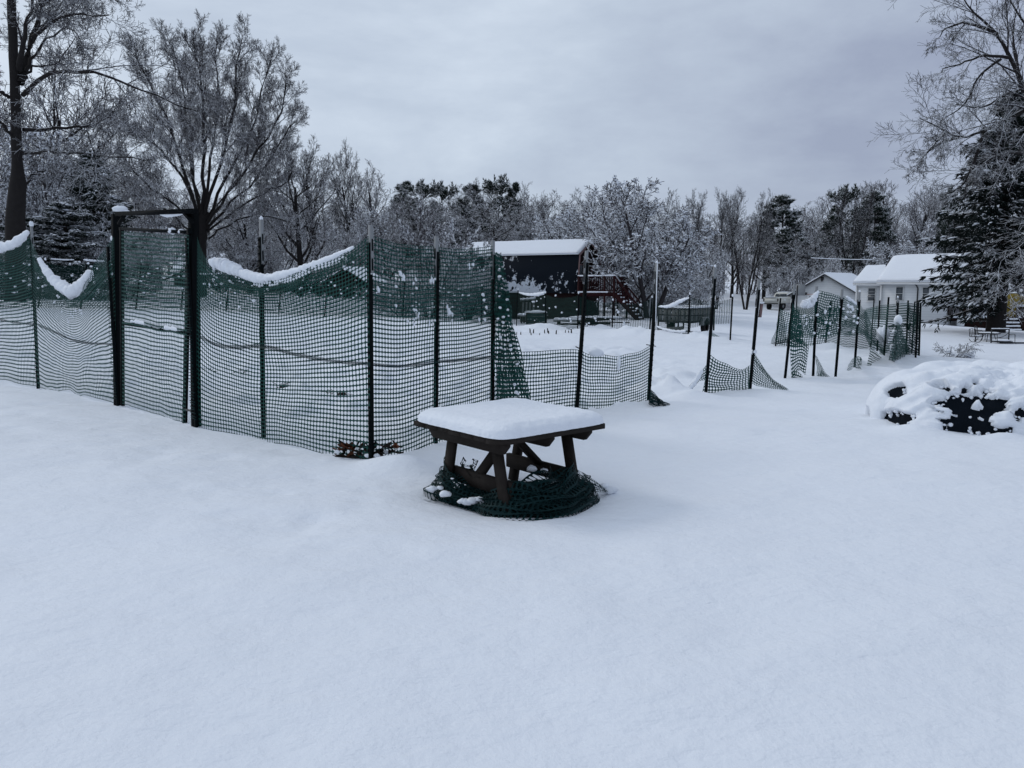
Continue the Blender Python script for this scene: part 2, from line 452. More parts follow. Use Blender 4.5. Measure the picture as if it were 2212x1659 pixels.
def net_mesh(mb, top, bot, nu, nv, seed=0, amp=0.03, wav=0.015, k=1.0, rounded=True, wh=0.13, wv=0.10, freq=1.0, pull=None, envelope=True):
    tp = smooth_line(top, nu); bt = smooth_line(bot, nu)
    L = np.linalg.norm(tp[-1] - tp[0]) + 1e-6
    u = np.linspace(0, 1, nu + 1)[None]; v = np.linspace(0, 1, nv + 1)[:, None]
    g = 1 - (1 - v) ** k
    Q = bt[None] * (1 - g[..., None]) + tp[None] * g[..., None]
    hd = norm(np.r_[(bt[-1] - bt[0])[:2], 0]); nd = np.array([-hd[1], hd[0], 0])
    env = np.sin(np.pi * u) ** 0.5 if envelope else 1.0 + 0 * u
    x = u * L * freq; y = v * 2.0 * freq
    n1 = noise2(x * 1.1 + 7 + 0 * y, y * 1.3 + seed + 0 * x, seed, 2)
    n2 = noise2(x * 1.8 + y * 0.8, y * 1.9 + 0 * x + 31, seed + 5, 2)
    n3 = noise2(x * 2.2 - y * 0.5, y * 2.3 + 0 * x + 11, seed + 9, 2)
    Q = Q + nd * (amp * n1 * env)[..., None] + np.array([0, 0, 1.0]) * (wav * n2 * env)[..., None] + hd * (wav * n3 * env)[..., None]
    Vc = Q.reshape(-1, 3); N0 = len(Vc)
    c00, c10, c01, c11 = Q[:-1, :-1], Q[:-1, 1:], Q[1:, :-1], Q[1:, 1:]
    def bil(a, b): return c00 * (1 - a) * (1 - b) + c10 * a * (1 - b) + c01 * (1 - a) * b + c11 * a * b
    ii = (np.arange(nv)[:, None] * (nu + 1) + np.arange(nu)[None]).ravel()
    i00, i10, i01, i11 = ii, ii + 1, ii + nu + 1, ii + nu + 2
    nc = nu * nv
    if rounded:
        cu, cv = 0.20, 0.20
        uv = [(wv + cu, wh), (1 - wv - cu, wh), (1 - wv, wh + cv), (1 - wv, 1 - wh - cv), (1 - wv - cu, 1 - wh), (wv + cu, 1 - wh), (wv, 1 - wh - cv), (wv, wh + cv)]
        O = np.stack([bil(a, b) for a, b in uv], -2).reshape(-1, 3)
        o = [N0 + np.arange(nc) * 8 + q for q in range(8)]
        quads = np.vstack([np.stack(t, 1) for t in ((i00, i10, o[1], o[0]), (i10, i11, o[3], o[2]), (i11, i01, o[5], o[4]), (i01, i00, o[7], o[6]))])
        tris = np.vstack([np.stack(t, 1) for t in ((i10, o[2], o[1]), (i11, o[4], o[3]), (i01, o[6], o[5]), (i00, o[0], o[7]))])
        mb.add(np.vstack([Vc, O]), quads, tris)
    else:
        uv = [(wv, wh), (1 - wv, wh), (1 - wv, 1 - wh), (wv, 1 - wh)]
        O = np.stack([bil(a, b) for a, b in uv], -2).reshape(-1, 3)
        o = [N0 + np.arange(nc) * 4 + q for q in range(4)]
        quads = np.vstack([np.stack(t, 1) for t in ((i00, i10, o[1], o[0]), (i10, i11, o[2], o[1]), (i11, i01, o[3], o[2]), (i01, i00, o[0], o[3]))])
        mb.add(np.vstack([Vc, O]), quads)
    return Q
def on_plane(p0, p1):
    """survey pixel -> point on the upright plane through ground points p0, p1"""
    p0 = np.asarray(p0, float); p1 = np.asarray(p1, float)
    n = np.cross(p1 - p0, (0, 0, 1.0))
    def f(x, y, off=0.0):
        r = ray(x, y); o = np.array([0, 0, H_CAM])
        t = np.dot(p0 + norm(n) * off - o, n) / np.dot(r, n)
        return o + r * t
    return f

def t_post(parent, base, top, split=None, fdir=(1, 0, 0), w=0.045, studs=True, cap=0.02, sink=0.3):
    """steel T-post; above split a grey stake is strapped on"""
    base = np.asarray(base, float); top = np.asarray(top, float); ax = norm(top - base)
    s = norm(np.asarray(fdir, float) - ax * np.dot(fdir, ax)); n = np.cross(ax, s)
    if n[1] > 0: n = -n
    h = np.linalg.norm(top - base); hs = h if split is None else split
    mb = MB(); b0 = base - ax * sink; e = base + ax * hs
    mb.bar(b0, e, w, 0.009, s)
    mb.bar(b0 - n * 0.024, (e if split is None else base + ax * (hs - 0.29)) - n * 0.024, 0.010, 0.038, s)
    if studs:
        for q in np.arange(0.15, hs - 0.03, 0.075):
            mb.bar(base + ax * q + n * 0.010, base + ax * (q + 0.022) + n * 0.010, w * 0.55, 0.011, s)
    po = part('post', mb, M['post'], parent)
    if split is not None:
        m2 = MB().bar(base + ax * (hs - 0.28) - n * 0.026, top - n * 0.026, w * 0.82, 0.034, s)
        part('stake_extension', m2, M['stake'], po)
        for q in (hs - 0.02, hs - 0.2):
            m3 = MB().bar(base + ax * q - n * 0.025 - s * w * 0.62, base + ax * q - n * 0.025 + s * w * 0.75, 0.012, 0.11)
            part('strap', m3, M['post'], po)
    if cap:
        m4 = MB().blob(top + ax * cap * 0.5 - n * 0.024, (cap, cap * 1.1, cap * 1.5), int(abs(top[0]) * 97) % 50, 0.3, 10)
        part('snow_cap', m4, M['snow'], po, True)
    return po

def snow_rope(mb, f, pts, d, seed):
    """lumpy ridge of snow lying along a sagging edge; pts (x, y, radius) in survey pixels"""
    c = np.array([f(x, y) for x, y, r in pts]); r = np.array([p[2] for p in pts]) * d / FPX
    n = max(40, len(pts) * 12)
    s = np.linspace(0, 1, len(pts)); q = np.linspace(0, 1, n + 1)
    line = smooth_line(c, n); sl = np.r_[0, np.cumsum(np.linalg.norm(np.diff(line, axis=0), axis=1))]; sl /= sl[-1]
    cs = np.r_[0, np.cumsum(np.linalg.norm(np.diff(c, axis=0), axis=1))]; cs /= cs[-1]
    rr = np.interp(sl, cs, r); rr[0] *= 0.3; rr[-1] *= 0.3
    line[1:-1, 2] += 0.10 * rr[1:-1] * noise2(np.arange(1, n) * 0.9, np.full(n - 1, seed * 2.3), seed, 2)
    rr = rr * (1 + 0.22 * noise2(np.arange(n + 1) * 0.45, np.full(n + 1, seed * 1.7 + 4), seed + 3, 2))
    mb.tube(line, rr, 16, True, 0.42, seed, 1.05)

# ------------------------------------------------------------------ mounds the snow makes (before the ground is meshed)
for x, y, d, rx, ry, h in ((1462, 812, 0, 0.55, 0.45, 0.22), (1440, 850, 0, 0.6, 0.5, 0.14), (1500, 862, 0, 0.5, 0.4, 0.12)):
    p = G(x, y); _MOUNDS.append((p[0], p[1], rx, ry, h))
for cx_, cy_ in ((640, 935), (845, 955), (1130, 975), (1390, 990), (230, 915), (920, 965), (1500, 1000)):
    p = G(*C4(cx_, cy_)); _MOUNDS.append((p[0], p[1], 1.0, 0.6, 0.24))
for cx_, cy_ in ((820, 1290), (930, 1330), (1270, 1400)):
    p = G(*C5(cx_, cy_)); _MOUNDS.append((p[0], p[1], 0.5, 0.45, 0.16))
_MOUNDS += [(5.55, 8.50, 0.35, 0.14, 0.09), (6.25, 8.46, 0.25, 0.12, 0.08), (4.75, 8.9, 0.3, 0.3, 0.08)]
_TC = np.array([-0.02, 6.20])
_MOUNDS += [(-1.1, 7.05, 0.45, 0.3, 0.10), (-0.95, 6.9, 0.3, 0.25, 0.05), (-1.9, 7.3, 0.5, 0.3, 0.05),
            (0.0, 6.15, 0.75, 0.62, -0.13)]

# ------------------------------------------------------------------ ground
def build_ground():
    n = 640
    a = np.linspace(-1, 1, n); xs = np.sinh(a * 5.2) / np.sinh(5.2) * 420
    ys = np.r_[np.linspace(-40, -0.6, 40), 4.0 * (np.exp(4.73 * np.linspace(0, 1, 1060)) - 1)]
    X, Y = np.meshgrid(xs, ys)
    Z = T(X, Y) + bump(X, Y)
    V = np.stack([X, Y, Z], -1).reshape(-1, 3)
    ny, nx = X.shape
    i = (np.arange(ny - 1)[:, None] * nx + np.arange(nx - 1)[None]).ravel()
    q = np.stack([i, i + 1, i + nx + 1, i + nx], 1)
    o = link_mesh('snow_ground', np_mesh('snow_ground', V, [q]), M['ground'], None, True)
    o['kind'] = 'structure'
build_ground()
def TB(x, y): return float(T(x, y) + bump(np.asarray(float(x)), np.asarray(float(y))))

# ------------------------------------------------------------------ tall near fence with its gate
def V3(x, y):                 # foot of something standing on the near snow
    return G(x, y)
CELL_U, CELL_V = 0.047, 0.039
pL0 = G(-44, 812); pL1 = G(80, 832); gL = G(253, 872); gR = G(422, 920); p567 = G(567, 945)
p800 = G(800, 1000); p943 = G(943, 955); p1065 = G(1065, 917)
fence = thing('mesh_fence', p800, 'tall sagging green mesh fence on dark posts behind the snowy table, snow along its top', 'fence')
LD = norm((gL - p800)[:2].tolist() + [0]); RD = norm((p1065 - p800)[:2].tolist() + [0])
def post_px(parent, foot, tx, ty, split_y=None, fdir=LD, **kw):
    """post from a ground point up to survey pixel (tx, ty) at the foot's distance"""
    top = P(tx, ty, foot[1]); h = np.linalg.norm(top - foot)
    sp = None
    if split_y is not None:
        sp = np.linalg.norm(P(tx, split_y, foot[1]) - foot)
    return t_post(parent, foot, top, sp, fdir, **kw)
post_px(fence, pL0, -62, 490, 530)
post_px(fence, pL1, 64, 486, 518, cap=0.035)
post_px(fence, p567, 560, 474, 512)
post_px(fence, p800, 796, 486, 524, cap=0)
post_px(fence, p943, 947, 510, 544, fdir=RD, cap=0)
post_px(fence, p1065, 1069, 519, 550, fdir=RD, cap=0)

def bay(f, tops, bots, parent, seed, rows=52, k=1.0, amp=0.03, wav=0.012, mat='net', cu=CELL_U, rounded=True, freq=1.0, off=0.0, name='netting', wh=0.13, wv=0.10, envelope=True):
    t = [f(x, y, off) for x, y in tops]; b = [f(x, y, off) for x, y in bots]
    L = np.linalg.norm(np.array(t[-1]) - np.array(t[0]))
    mb = MB()
    Q = net_mesh(mb, t, b, max(3, int(L / cu)), rows, seed, amp, wav, k, rounded, wh, wv, freq, None, envelope)
    part(name, mb, M[mat], parent)
    return Q
f_l0 = on_plane(pL0, pL1); f_l1 = on_plane(pL1, gL); f_g = on_plane(gL, gR); f_r1 = on_plane(gR, p800); f_r2 = on_plane(p800, p1065)
bay(f_l0, [(-58, 520), (-30, 548), (0, 545), (25, 538), (45, 528), (64, 512)], [(-46, 812), (80, 835)], fence, 1, 43, 1.25, 0.05, 0.02)
bay(f_l1, [(66, 518), (85, 556), (108, 600), (130, 630), (150, 642), (172, 634), (195, 590), (222, 548), (246, 512)],
    [(80, 836), (140, 846), (195, 857), (253, 876)], fence, 2, 43, 1.35, 0.06, 0.045, freq=1.2)
Q1 = bay(f_r1, [(426, 512), (446, 556), (480, 584), (530, 600), (566, 606), (620, 598), (680, 574), (740, 548), (796, 510)],
         [(424, 922), (500, 938), (567, 952), (680, 975), (800, 1004)], fence, 3, 47, 1.18, 0.055, 0.026, freq=0.9)
Q2 = bay(f_r2, [(796, 507), (830, 518), (870, 528), (943, 533), (1005, 538), (1068, 531)],
         [(800, 1004), (870, 992), (943, 962), (1010, 940), (1065, 922)], fence, 4, 49, 1.04, 0.035, 0.008)
# where the two rolls of netting overlap: a doubled band along the middle
def seam(f, pts, seed, h=7, rows=5, off=0.015):
    mb = MB(); t = [f(x, y, off) for x, y in pts]; b = [f(x, y + h, off) for x, y in pts]
    L = np.linalg.norm(np.array(t[-1]) - np.array(t[0]))
    net_mesh(mb, t, b, int(L / 0.02), rows, seed, 0.02, 0.012, 1, False, 0.30, 0.16, 2.0)
    part('netting', mb, M['net_dark'], fence)
seam(f_r1, [(428, 722), (470, 742), (520, 746), (567, 744), (640, 762), (720, 777), (800, 783)], 21)
seam(f_r2, [(800, 783), (870, 788), (943, 778), (1000, 774), (1065, 768)], 22)
seam(f_l1, [(82, 698), (120, 716), (170, 735), (250, 742)], 23, 5)
seam(f_l0, [(-44, 680), (20, 692), (80, 700)], 24, 5)
# upper band of the sagging bay is folded over itself
bay(f_r1, [(430, 560), (480, 600), (530, 618), (566, 624), (620, 612), (690, 585), (770, 540)],
    [(432, 588), (480, 618), (530, 634), (566, 638), (620, 628), (690, 602), (775, 556)], fence, 31, 4, 1, 0.03, 0.03, 'net', 0.036, off=0.035, freq=2)
bay(f_l1, [(72, 560), (110, 606), (150, 648), (195, 612), (240, 560)], [(74, 580), (120, 630), (160, 668), (200, 640), (244, 596)], fence, 32, 4, 1, 0.03, 0.03, 'net', 0.036, off=0.035, freq=2)
# snow lying on the sagging top edges and sticking to the mesh
def blob_part(parent, c, r, seed=0, lump=0.3, sub=10):
    return part('snow_lump', MB().blob(c, r, seed, lump, sub), M['snow'], parent, True)
def rope_part(parent, f, pts, d, seed, name='snow_ledge'):
    mb = MB(); snow_rope(mb, f, pts, d, seed); return part(name, mb, M['snow'], parent, True)
rope_part(fence, f_l0, [(-60, 512, 4), (-30, 538, 8), (0, 535, 9), (25, 528, 8), (44, 516, 8), (60, 500, 5)], 13.8, 3)
rope_part(fence, f_l1, [(84, 558, 4), (98, 582, 7), (118, 606, 9), (138, 622, 12), (153, 630, 12), (170, 620, 10), (184, 603, 8), (196, 588, 7)], 12.3, 4)
rope_part(fence, f_r1, [(452, 563, 4), (464, 568, 9), (482, 572, 12), (506, 582, 12), (520, 589, 9)], 9.0, 5)
rope_part(fence, f_r1, [(518, 592, 5), (530, 592, 10), (546, 598, 10), (566, 601, 8), (600, 597, 8), (640, 586, 7), (690, 568, 6), (735, 548, 5), (765, 534, 3)], 8.3, 6)
cl = MB(); rng = random.Random(5)
for _ in range(26):
    x = rng.uniform(815, 1060); y = 552 + (rng.random() ** 0.8) * 150
    r = rng.uniform(0.007, 0.016) * (1.3 if rng.random() < 0.2 else 1)
    for q in range(rng.randint(1, 3)):
        cl.blob(f_r2(x + rng.uniform(-5, 5), y + rng.uniform(-9, 9), 0.01), (r * rng.uniform(0.7, 1.3), r * 0.7, r * rng.uniform(0.8, 2.0)), rng.randint(0, 90), 0.6, 8)
for _ in range(34):                       # snow caught in the mesh of the sagging bay
    x = rng.uniform(450, 790); y0 = np.interp(x, [426, 480, 566, 620, 680, 740, 796], [540, 590, 612, 604, 580, 555, 530])
    r = rng.uniform(0.007, 0.016)
    cl.blob(f_r1(x, y0 + rng.random() ** 1.5 * 70, 0.01), (r * 1.3, r * 0.7, r), rng.randint(0, 90), 0.4, 8)
for row in (45, 44):                      # cells filled with snow right below the ledge
    nq = Q1.shape[1]
    for c in range(int(nq * 0.40), int(nq * 0.90)):
        if rng.random() < 0.75:
            p = (Q1[row, c] + Q1[row + 1, min(c + 1, nq - 1)]) / 2
            cl.blob(p, (0.015, 0.008, 0.013), rng.randint(0, 90), 0.2, 8)
for _ in range(30):
    x = rng.uniform(70, 245); y0 = np.interp(x, [66, 108, 150, 195, 246], [530, 606, 650, 600, 530])
    r = rng.uniform(0.008, 0.018)
    cl.blob(f_l1(x, y0 + rng.random() * 60, 0.01), (r, r * 0.7, r * 1.1), rng.randint(0, 90), 0.4, 8)
part('clinging_snow', cl, M['snow'], fence, True, kind='stuff')
# loose end of the roll hanging bunched from the last post down to the snow
def P3(l, d): return [P(x, y, d + dd) for x, y, dd in l]
d0 = p1065[1] - 0.12
for sd, (ta, tb) in ((41, (1069, 1078)), (42, (1068, 1084)), (43, (1072, 1082))):
    mb = MB()
    tl = P3([(ta, 545, 0), (ta + 2, 640, .02), (ta + 1, 760, .02), (ta, 885, 0)], d0 - 0.02 * (sd - 41))
    tr = P3([(tb, 552, 0.03), (tb + 17, 640, -.03), (1118, 745 - sd + 41, 0.05), (1150, 880, 0.15)], d0 - 0.03 * (sd - 41))
    net_mesh(mb, tl, tr, 34, 11 + (sd - 41) * 3, sd, 0.07, 0.03, 1, True, 0.12, 0.15, 2.2)
    part('netting', mb, M['net'], fence)
mb = MB()
for _ in range(24):
    t = rng.random(); x = 1072 + rng.random() * (10 + 62 * t); y = 580 + t * 280
    r = rng.uniform(0.007, 0.02)
    mb.blob(P(x, y, d0 - 0.08), (r * 1.3, r * 0.8, r * 0.9), rng.randint(0, 90), 0.6, 8)
part('clinging_snow', mb, M['snow'], fence, True, kind='stuff')

# gate: two jambs under a header, one mesh-covered leaf
gate = thing('garden_gate', (gL + gR) / 2, 'narrow green mesh gate in a dark frame with header bar, in the tall fence', 'gate')
GD = norm(gR - gL)
def jamb(foot, tx, ty, w, label=None):
    top = P(tx, ty, foot[1]); mb = MB()
    mb.bar(foot - np.array([0, 0, .3]), top, w, w, GD)
    o = part('gate_post', mb, M['jamb'], gate)
    return o, top
jl, tL = jamb(gL, 250, 462, 0.095); jr, tR = jamb(gR, 418, 452, 0.09)
for jo, foot, sx in ((jl, gL, 0.065), (jr, gR, 0.055)):
    mb = MB(); ft = foot + GD * sx + np.array([0, -0.03, 0])
    mb.bar(ft - np.array([0, 0, .2]), ft + np.array([0, 0, 2.25]), 0.045, 0.03, GD)
    part('stake', mb, M['post'], jo)
    mb = MB(); rg = random.Random(int(foot[0] * 100))
    for z in np.arange(0.1, 2.1, 0.037):          # cut mesh ends wrapped round the post
        c = foot + np.array([0, -0.055, z])
        mb.bar(c - GD * 0.065 + np.array([0, 0, rg.uniform(-.012, .012)]), c + GD * (0.06 + rg.uniform(0, .04)) + np.array([0, -.01, rg.uniform(-.015, .015)]), 0.006, 0.009)
    part('mesh_ends', mb, M['net_dark'], jo)
mb = MB().bar(f_g(253, 462), f_g(420, 456), 0.06, 0.055); part('header', mb, M['jamb'], gate)
mb = MB().bar(f_g(398, 460), f_g(416, 480), 0.04, 0.03); part('brace', mb, M['jamb'], gate)
mb = MB().bar(f_g(270, 463), f_g(256, 484), 0.04, 0.03); part('brace', mb, M['jamb'], gate)
leaf_t = f_g(262, 494), f_g(409, 503)
mb = MB(); mb.bar(f_g(260, 494), f_g(412, 502), 0.042, 0.04)
part('top_rail', mb, M['post'], gate)
mb = MB(); mb.bar(f_g(262, 698, -0.02), f_g(404, 718, -0.02), 0.045, 0.04); part('mid_rail', mb, M['jamb'], gate)
mb = MB(); mb.bar(f_g(399, 921), f_g(409, 492), 0.05, 0.045, GD); part('stile', mb, M['post'], gate)
mb = MB(); mb.bar(f_g(265, 876), f_g(263, 492), 0.05, 0.045, GD); part('stile', mb, M['post'], gate)
bay(f_g, [(262, 500), (340, 506), (408, 508)], [(264, 872), (330, 893), (400, 914)], gate, 51, 44, 1.02, 0.03, 0.016, off=0.03, freq=1.6)
mb = MB(); mb.bar(f_g(398, 884, .02), f_g(424, 890, .02), 0.02, 0.02); part('latch', mb, M['metal_dark'], gate)
blob_part(gate, P(258, 452, gL[1] - .02), (0.10, 0.06, 0.045), 3, 0.35, 14); blob_part(gate, P(273, 460, gL[1] - .02), (0.055, 0.05, 0.04), 5, 0.35)
blob_part(gate, f_g(371, 499), (0.05, 0.04, 0.04), 7, 0.5); blob_part(gate, f_g(391, 500), (0.035, 0.03, 0.03), 9, 0.5)
rope_part(gate, f_g, [(345, 462, 2), (360, 465, 4), (385, 463, 3), (400, 461, 1)], 9.8, 8)
rope_part(gate, f_g, [(266, 691, 2), (300, 695, 5), (330, 702, 4), (365, 708, 5), (398, 713, 3)], 10, 12)
blob_part(gate, P(246, 480, gL[1]), (0.025, 0.02, 0.09), 4, 0.3); blob_part(gate, P(244, 515, gL[1]), (0.04, 0.03, 0.05), 6, 0.3)


# ------------------------------------------------------------------ low fence right of the table
q1 = G(1247, 893); q2 = G(*C4(1010, 1445)); q3 = G(*C4(1430, 1395)); q4 = G(*C4(1755, 1368))
low = thing('mesh_fence', q2, 'low green mesh fence on tall dark posts between the table and the snowy gap', 'fence')
LDR = norm(q2 - q1)
post_px(low, q1, *C4(562, 338), C4(0, 425)[1], LDR, cap=0)
post_px(low, q2, *C4(1076, 430), C4(0, 510)[1], LDR, cap=0.02)
mb = MB().bar(P(*C4(1070, 432), q2[1] - .04), P(*C4(1058, 860), q2[1] - .04), 0.007, 0.012, LDR); part('snow_stripe', mb, M['snow'], low)
f_q = on_plane(p1065, q2)
bay(f_q, [(1075, 762), (1120, 759), (1180, 757), (1247, 755), (1272, 765), (1300, 766), (1331, 770), (1352, 765), (1380, 760), (1404, 747)],
    [(1068, 925), (1130, 925), (1247, 905), (1311, 901), (1350, 889), (1380, 879), (1403, 868)], low, 61, 20, 1.0, 0.05, 0.012, freq=0.8)
mb = MB(); rr = random.Random(3)
for sd in range(4):                       # crumpled end lying on the snow by the gap
    a = [P(*C4(x, y), q2[1] - .2 - .1 * sd) for x, y in ((1020, 1350 + 10 * sd), (1060, 1400), (1120, 1455), (1210, 1490))]
    b = [P(*C4(x, y), q2[1] - .3 - .1 * sd) for x, y in ((1005, 1465), (1060, 1490), (1130, 1500), (1205, 1500))]
    net_mesh(mb, a, b, 22, 8, 70 + sd, 0.12, 0.05, 1, False, 0.2, 0.18, 3)
part('netting', mb, M['net_dark'], low)
f_qs = on_plane(q1, q2)
blob_part(low, f_qs(*C4(620, 1088)), (0.10, 0.04, 0.05), 2, 0.4, 12); blob_part(low, f_qs(*C4(785, 1170), .03), (0.03, 0.03, 0.10), 5, 0.4)
blob_part(low, f_qs(*C4(655, 1100)), (0.05, 0.04, 0.03), 8, 0.4)

for nm, a, b in (('tie', C4(470, 1045), C4(520, 1070)), ('tie', C4(990, 1030), C4(1058, 1042))):
    mb = MB().bar(f_qs(*a, .05), f_qs(*b, .05), 0.012, 0.012); part(nm, mb, M['post'], low)

low2 = thing('mesh_fence', q3, 'collapsed low green mesh between two leaning posts right of the snowy gap', 'fence')
LD2 = norm(q4 - q3)
post_px(low2, q3, *C4(1503, 458), C4(0, 545)[1], LD2, cap=0.02)
post_px(low2, q4, *C5(206, 672), C5(0, 765)[1], LD2, cap=0)
f_c = on_plane(q3, q4)
bay(f_c, [C4(*c) for c in ((1462, 1105), (1520, 1150), (1600, 1190), (1680, 1212), (1760, 1178))],
    [C4(*c) for c in ((1385, 1458), (1480, 1440), (1570, 1415), (1660, 1388), (1765, 1358))], low2, 81, 15, 1.0, 0.06, 0.03, freq=1.4, cu=.052, wh=.17, wv=.14)
bay(f_c, [C4(*c) for c in ((1270, 1395), (1330, 1310), (1390, 1235), (1450, 1140))], [C4(*c) for c in ((1282, 1410), (1340, 1340), (1395, 1300), (1448, 1290))], low2, 82, 6, 1.0, 0.03, 0.02, freq=2, cu=0.05, wh=.18, wv=.15)
bay(f_c, [C5(*c) for c in ((150, 1318), (205, 1400), (270, 1500), (350, 1590), (455, 1655))], [C5(*c) for c in ((125, 1600), (180, 1632), (260, 1652), (350, 1662), (460, 1668))], low2, 83, 12, 1.0, 0.05, 0.02, freq=1.5, off=-.05, cu=.052, wh=.17, wv=.14)
bay(f_c, [C5(*c) for c in ((140, 1330), (215, 1420), (290, 1530), (380, 1620), (455, 1655))], [C5(*c) for c in ((150, 1400), (220, 1490), (295, 1590), (380, 1650), (450, 1666))], low2, 84, 7, 1.0, 0.05, 0.02, 'net_dark', freq=2, off=-.1)
f_ = on_plane(q3, q4)
rope_part(low2, f_, [(*C4(1290, 1380), 4), (*C4(1350, 1300), 5), (*C4(1400, 1215), 4)], 11.5, 7)
blob_part(low2, f_(*C5(148, 1325)), (0.05, 0.04, 0.05), 5, 0.4)


# ------------------------------------------------------------------ pen of sagging netting at the right
pen = thing('mesh_fence', G(*C5(900, 1530)), 'ragged drooping green mesh pen with many thin posts in front of the white house', 'fence')
PX = [((430, 1555), (520, 712), 810), ((682, 1540), (719, 735), 790), ((885, 1530), (950, 760), 850), ((1055, 1462), (1105, 783), 870),
      ((1200, 1282), (1232, 845), None), ((1258, 1320), (1283, 860), None), ((1320, 1368), (1363, 830), None), ((1420, 1397), (1449, 835), 880),
      ((1520, 1345), (1538, 860), None), ((1570, 1335), (1598, 870), None), ((1605, 1368), (1630, 880), None), ((1635, 1362), (1651, 880), None),
      ((345, 1265), (390, 840), None), ((790, 1285), (845, 862), None)]
PF = []
for i, (b, t, s) in enumerate(PX):
    g = G(*C5(*b)); PF.append(g)
    w = 0.05 if i < 4 else 0.045
    post_px(pen, g, *C5(*t), C5(0, s)[1] if s else None, (1, 0, 0), cap=0.02 if i in (3, 7) else 0, w=w, studs=i < 4)
def penbay(fa, fb, tops, bots, seed, rows, mat='net', cu=0.052, amp=0.05, wav=0.03, rounded=False, freq=1.3, off=0.0, k=1.0, wh=0.19, wv=0.15):
    f = on_plane(fa, fb)
    return bay(f, [C5(*c) for c in tops], [C5(*c) for c in bots], pen, seed, rows, k, amp, wav, mat, cu, rounded, freq, off, 'netting', wh, wv)
F0, F1, F2, F3 = PF[:4]
# hanging bunch at the first post
for sd, o in ((101, .02), (103, .08)):
    penbay(F0, F1, [(498, 885), (520, 930), (562, 950)], [(470, 1200), (520, 1235), (598, 1250)], sd, 16, 'net', 0.04, 0.05, 0.03, True, 2.5, o)
penbay(F0, F1, [(470, 1195), (520, 1230), (600, 1225), (645, 1275)], [(488, 1590), (540, 1500), (590, 1525), (612, 1530)], 104, 11, 'net', 0.05, 0.06, 0.03, True, 2.0, .03)
penbay(F0, F1, [(488, 1500), (540, 1500), (580, 1530)], [(505, 1630), (570, 1650), (640, 1662)], 105, 5, 'net', 0.04, 0.05, 0.03, True, 2.0, .03)
penbay(F0, F1, [(525, 900), (580, 925), (650, 905), (690, 850), (735, 775)], [(560, 1205), (610, 1185), (660, 1190), (705, 1190)], 106, 20, 'net', 0.042, 0.06, 0.035)
penbay(F1, F2, [(735, 772), (800, 800), (860, 815), (925, 825)], [(705, 1180), (770, 1200), (850, 1180), (915, 1165)], 107, 19, 'net', 0.05, 0.10, 0.05)
penbay(F1, F2, [(735, 900), (800, 940), (860, 930), (925, 900)], [(712, 1080), (770, 1090), (850, 1100), (915, 1060)], 108, 9, 'net', 0.05, 0.10, 0.05, off=.06)
penbay(F2, F3, [(955, 825), (1010, 870), (1060, 900), (1095, 895)], [(918, 1160), (980, 1180), (1030, 1185), (1068, 1180)], 109, 19, 'net', 0.045, 0.10, 0.05)
penbay(F2, F3, [(945, 950), (1000, 990), (1050, 1010), (1085, 1000)], [(930, 1080), (990, 1100), (1040, 1120), (1075, 1110)], 110, 7, 'net', 0.045, 0.10, 0.04, off=.07)
penbay(F3, PF[6], [(1105, 880), (1150, 965), (1210, 1075), (1270, 1165), (1335, 1235)], [(1080, 1130), (1140, 1170), (1210, 1220), (1270, 1290), (1320, 1350)], 111, 12, 'net', 0.04, 0.06, 0.03)
penbay(F3, PF[6], [(1085, 1085), (1140, 1135), (1210, 1185), (1270, 1260), (1330, 1330)], [(1080, 1150), (1140, 1180), (1210, 1240), (1270, 1310), (1325, 1365)], 112, 5, 'net', 0.04, 0.06, 0.03, off=.06)
penbay(F3, PF[4], [(985, 1488), (1040, 1385), (1085, 1365), (1150, 1385), (1200, 1285)], [(1000, 1495), (1060, 1465), (1130, 1488), (1165, 1440), (1205, 1440)], 113, 7, 'net', 0.035, 0.06, 0.03, off=.1)
penbay(F3, PF[6], [(1200, 1285), (1250, 1330), (1295, 1375), (1338, 1415)], [(1165, 1450), (1230, 1455), (1300, 1450), (1335, 1440)], 114, 7, 'net', 0.04, 0.08, 0.03, off=.15)
penbay(PF[6], PF[7], [(1275, 1335), (1320, 1270), (1380, 1225), (1420, 1200)], [(1300, 1370), (1330, 1350), (1370, 1310), (1410, 1290)], 115, 6, 'net', 0.04, 0.05, 0.03)
# tent-like heap of netting
for sd, o in ((121, .02),):
    penbay(PF[7], PF[8], [(1425, 1075), (1445, 1050), (1465, 1065)], [(1362, 1395), (1430, 1412), (1500, 1418), (1592, 1410)], sd, 13, 'net', 0.02, 0.07, 0.03, False, 3, o)
    if sd == 121:
        f = on_plane(PF[7], PF[8])
for sd, o in ((124, -.03), (125, .07)):
    f = on_plane(PF[7], PF[8]); mb = MB()
    l = [f(*C5(*c), o) for c in ((1432, 1060), (1420, 1180), (1400, 1290), (1362, 1398))]; r_ = [f(*C5(*c), o) for c in ((1462, 1070), (1500, 1180), (1545, 1290), (1590, 1410))]
    net_mesh(mb, l, r_, 20, 10, sd, 0.07, 0.03, 1, False, 0.16, 0.14, 2.5); part('netting', mb, M['net'], pen)
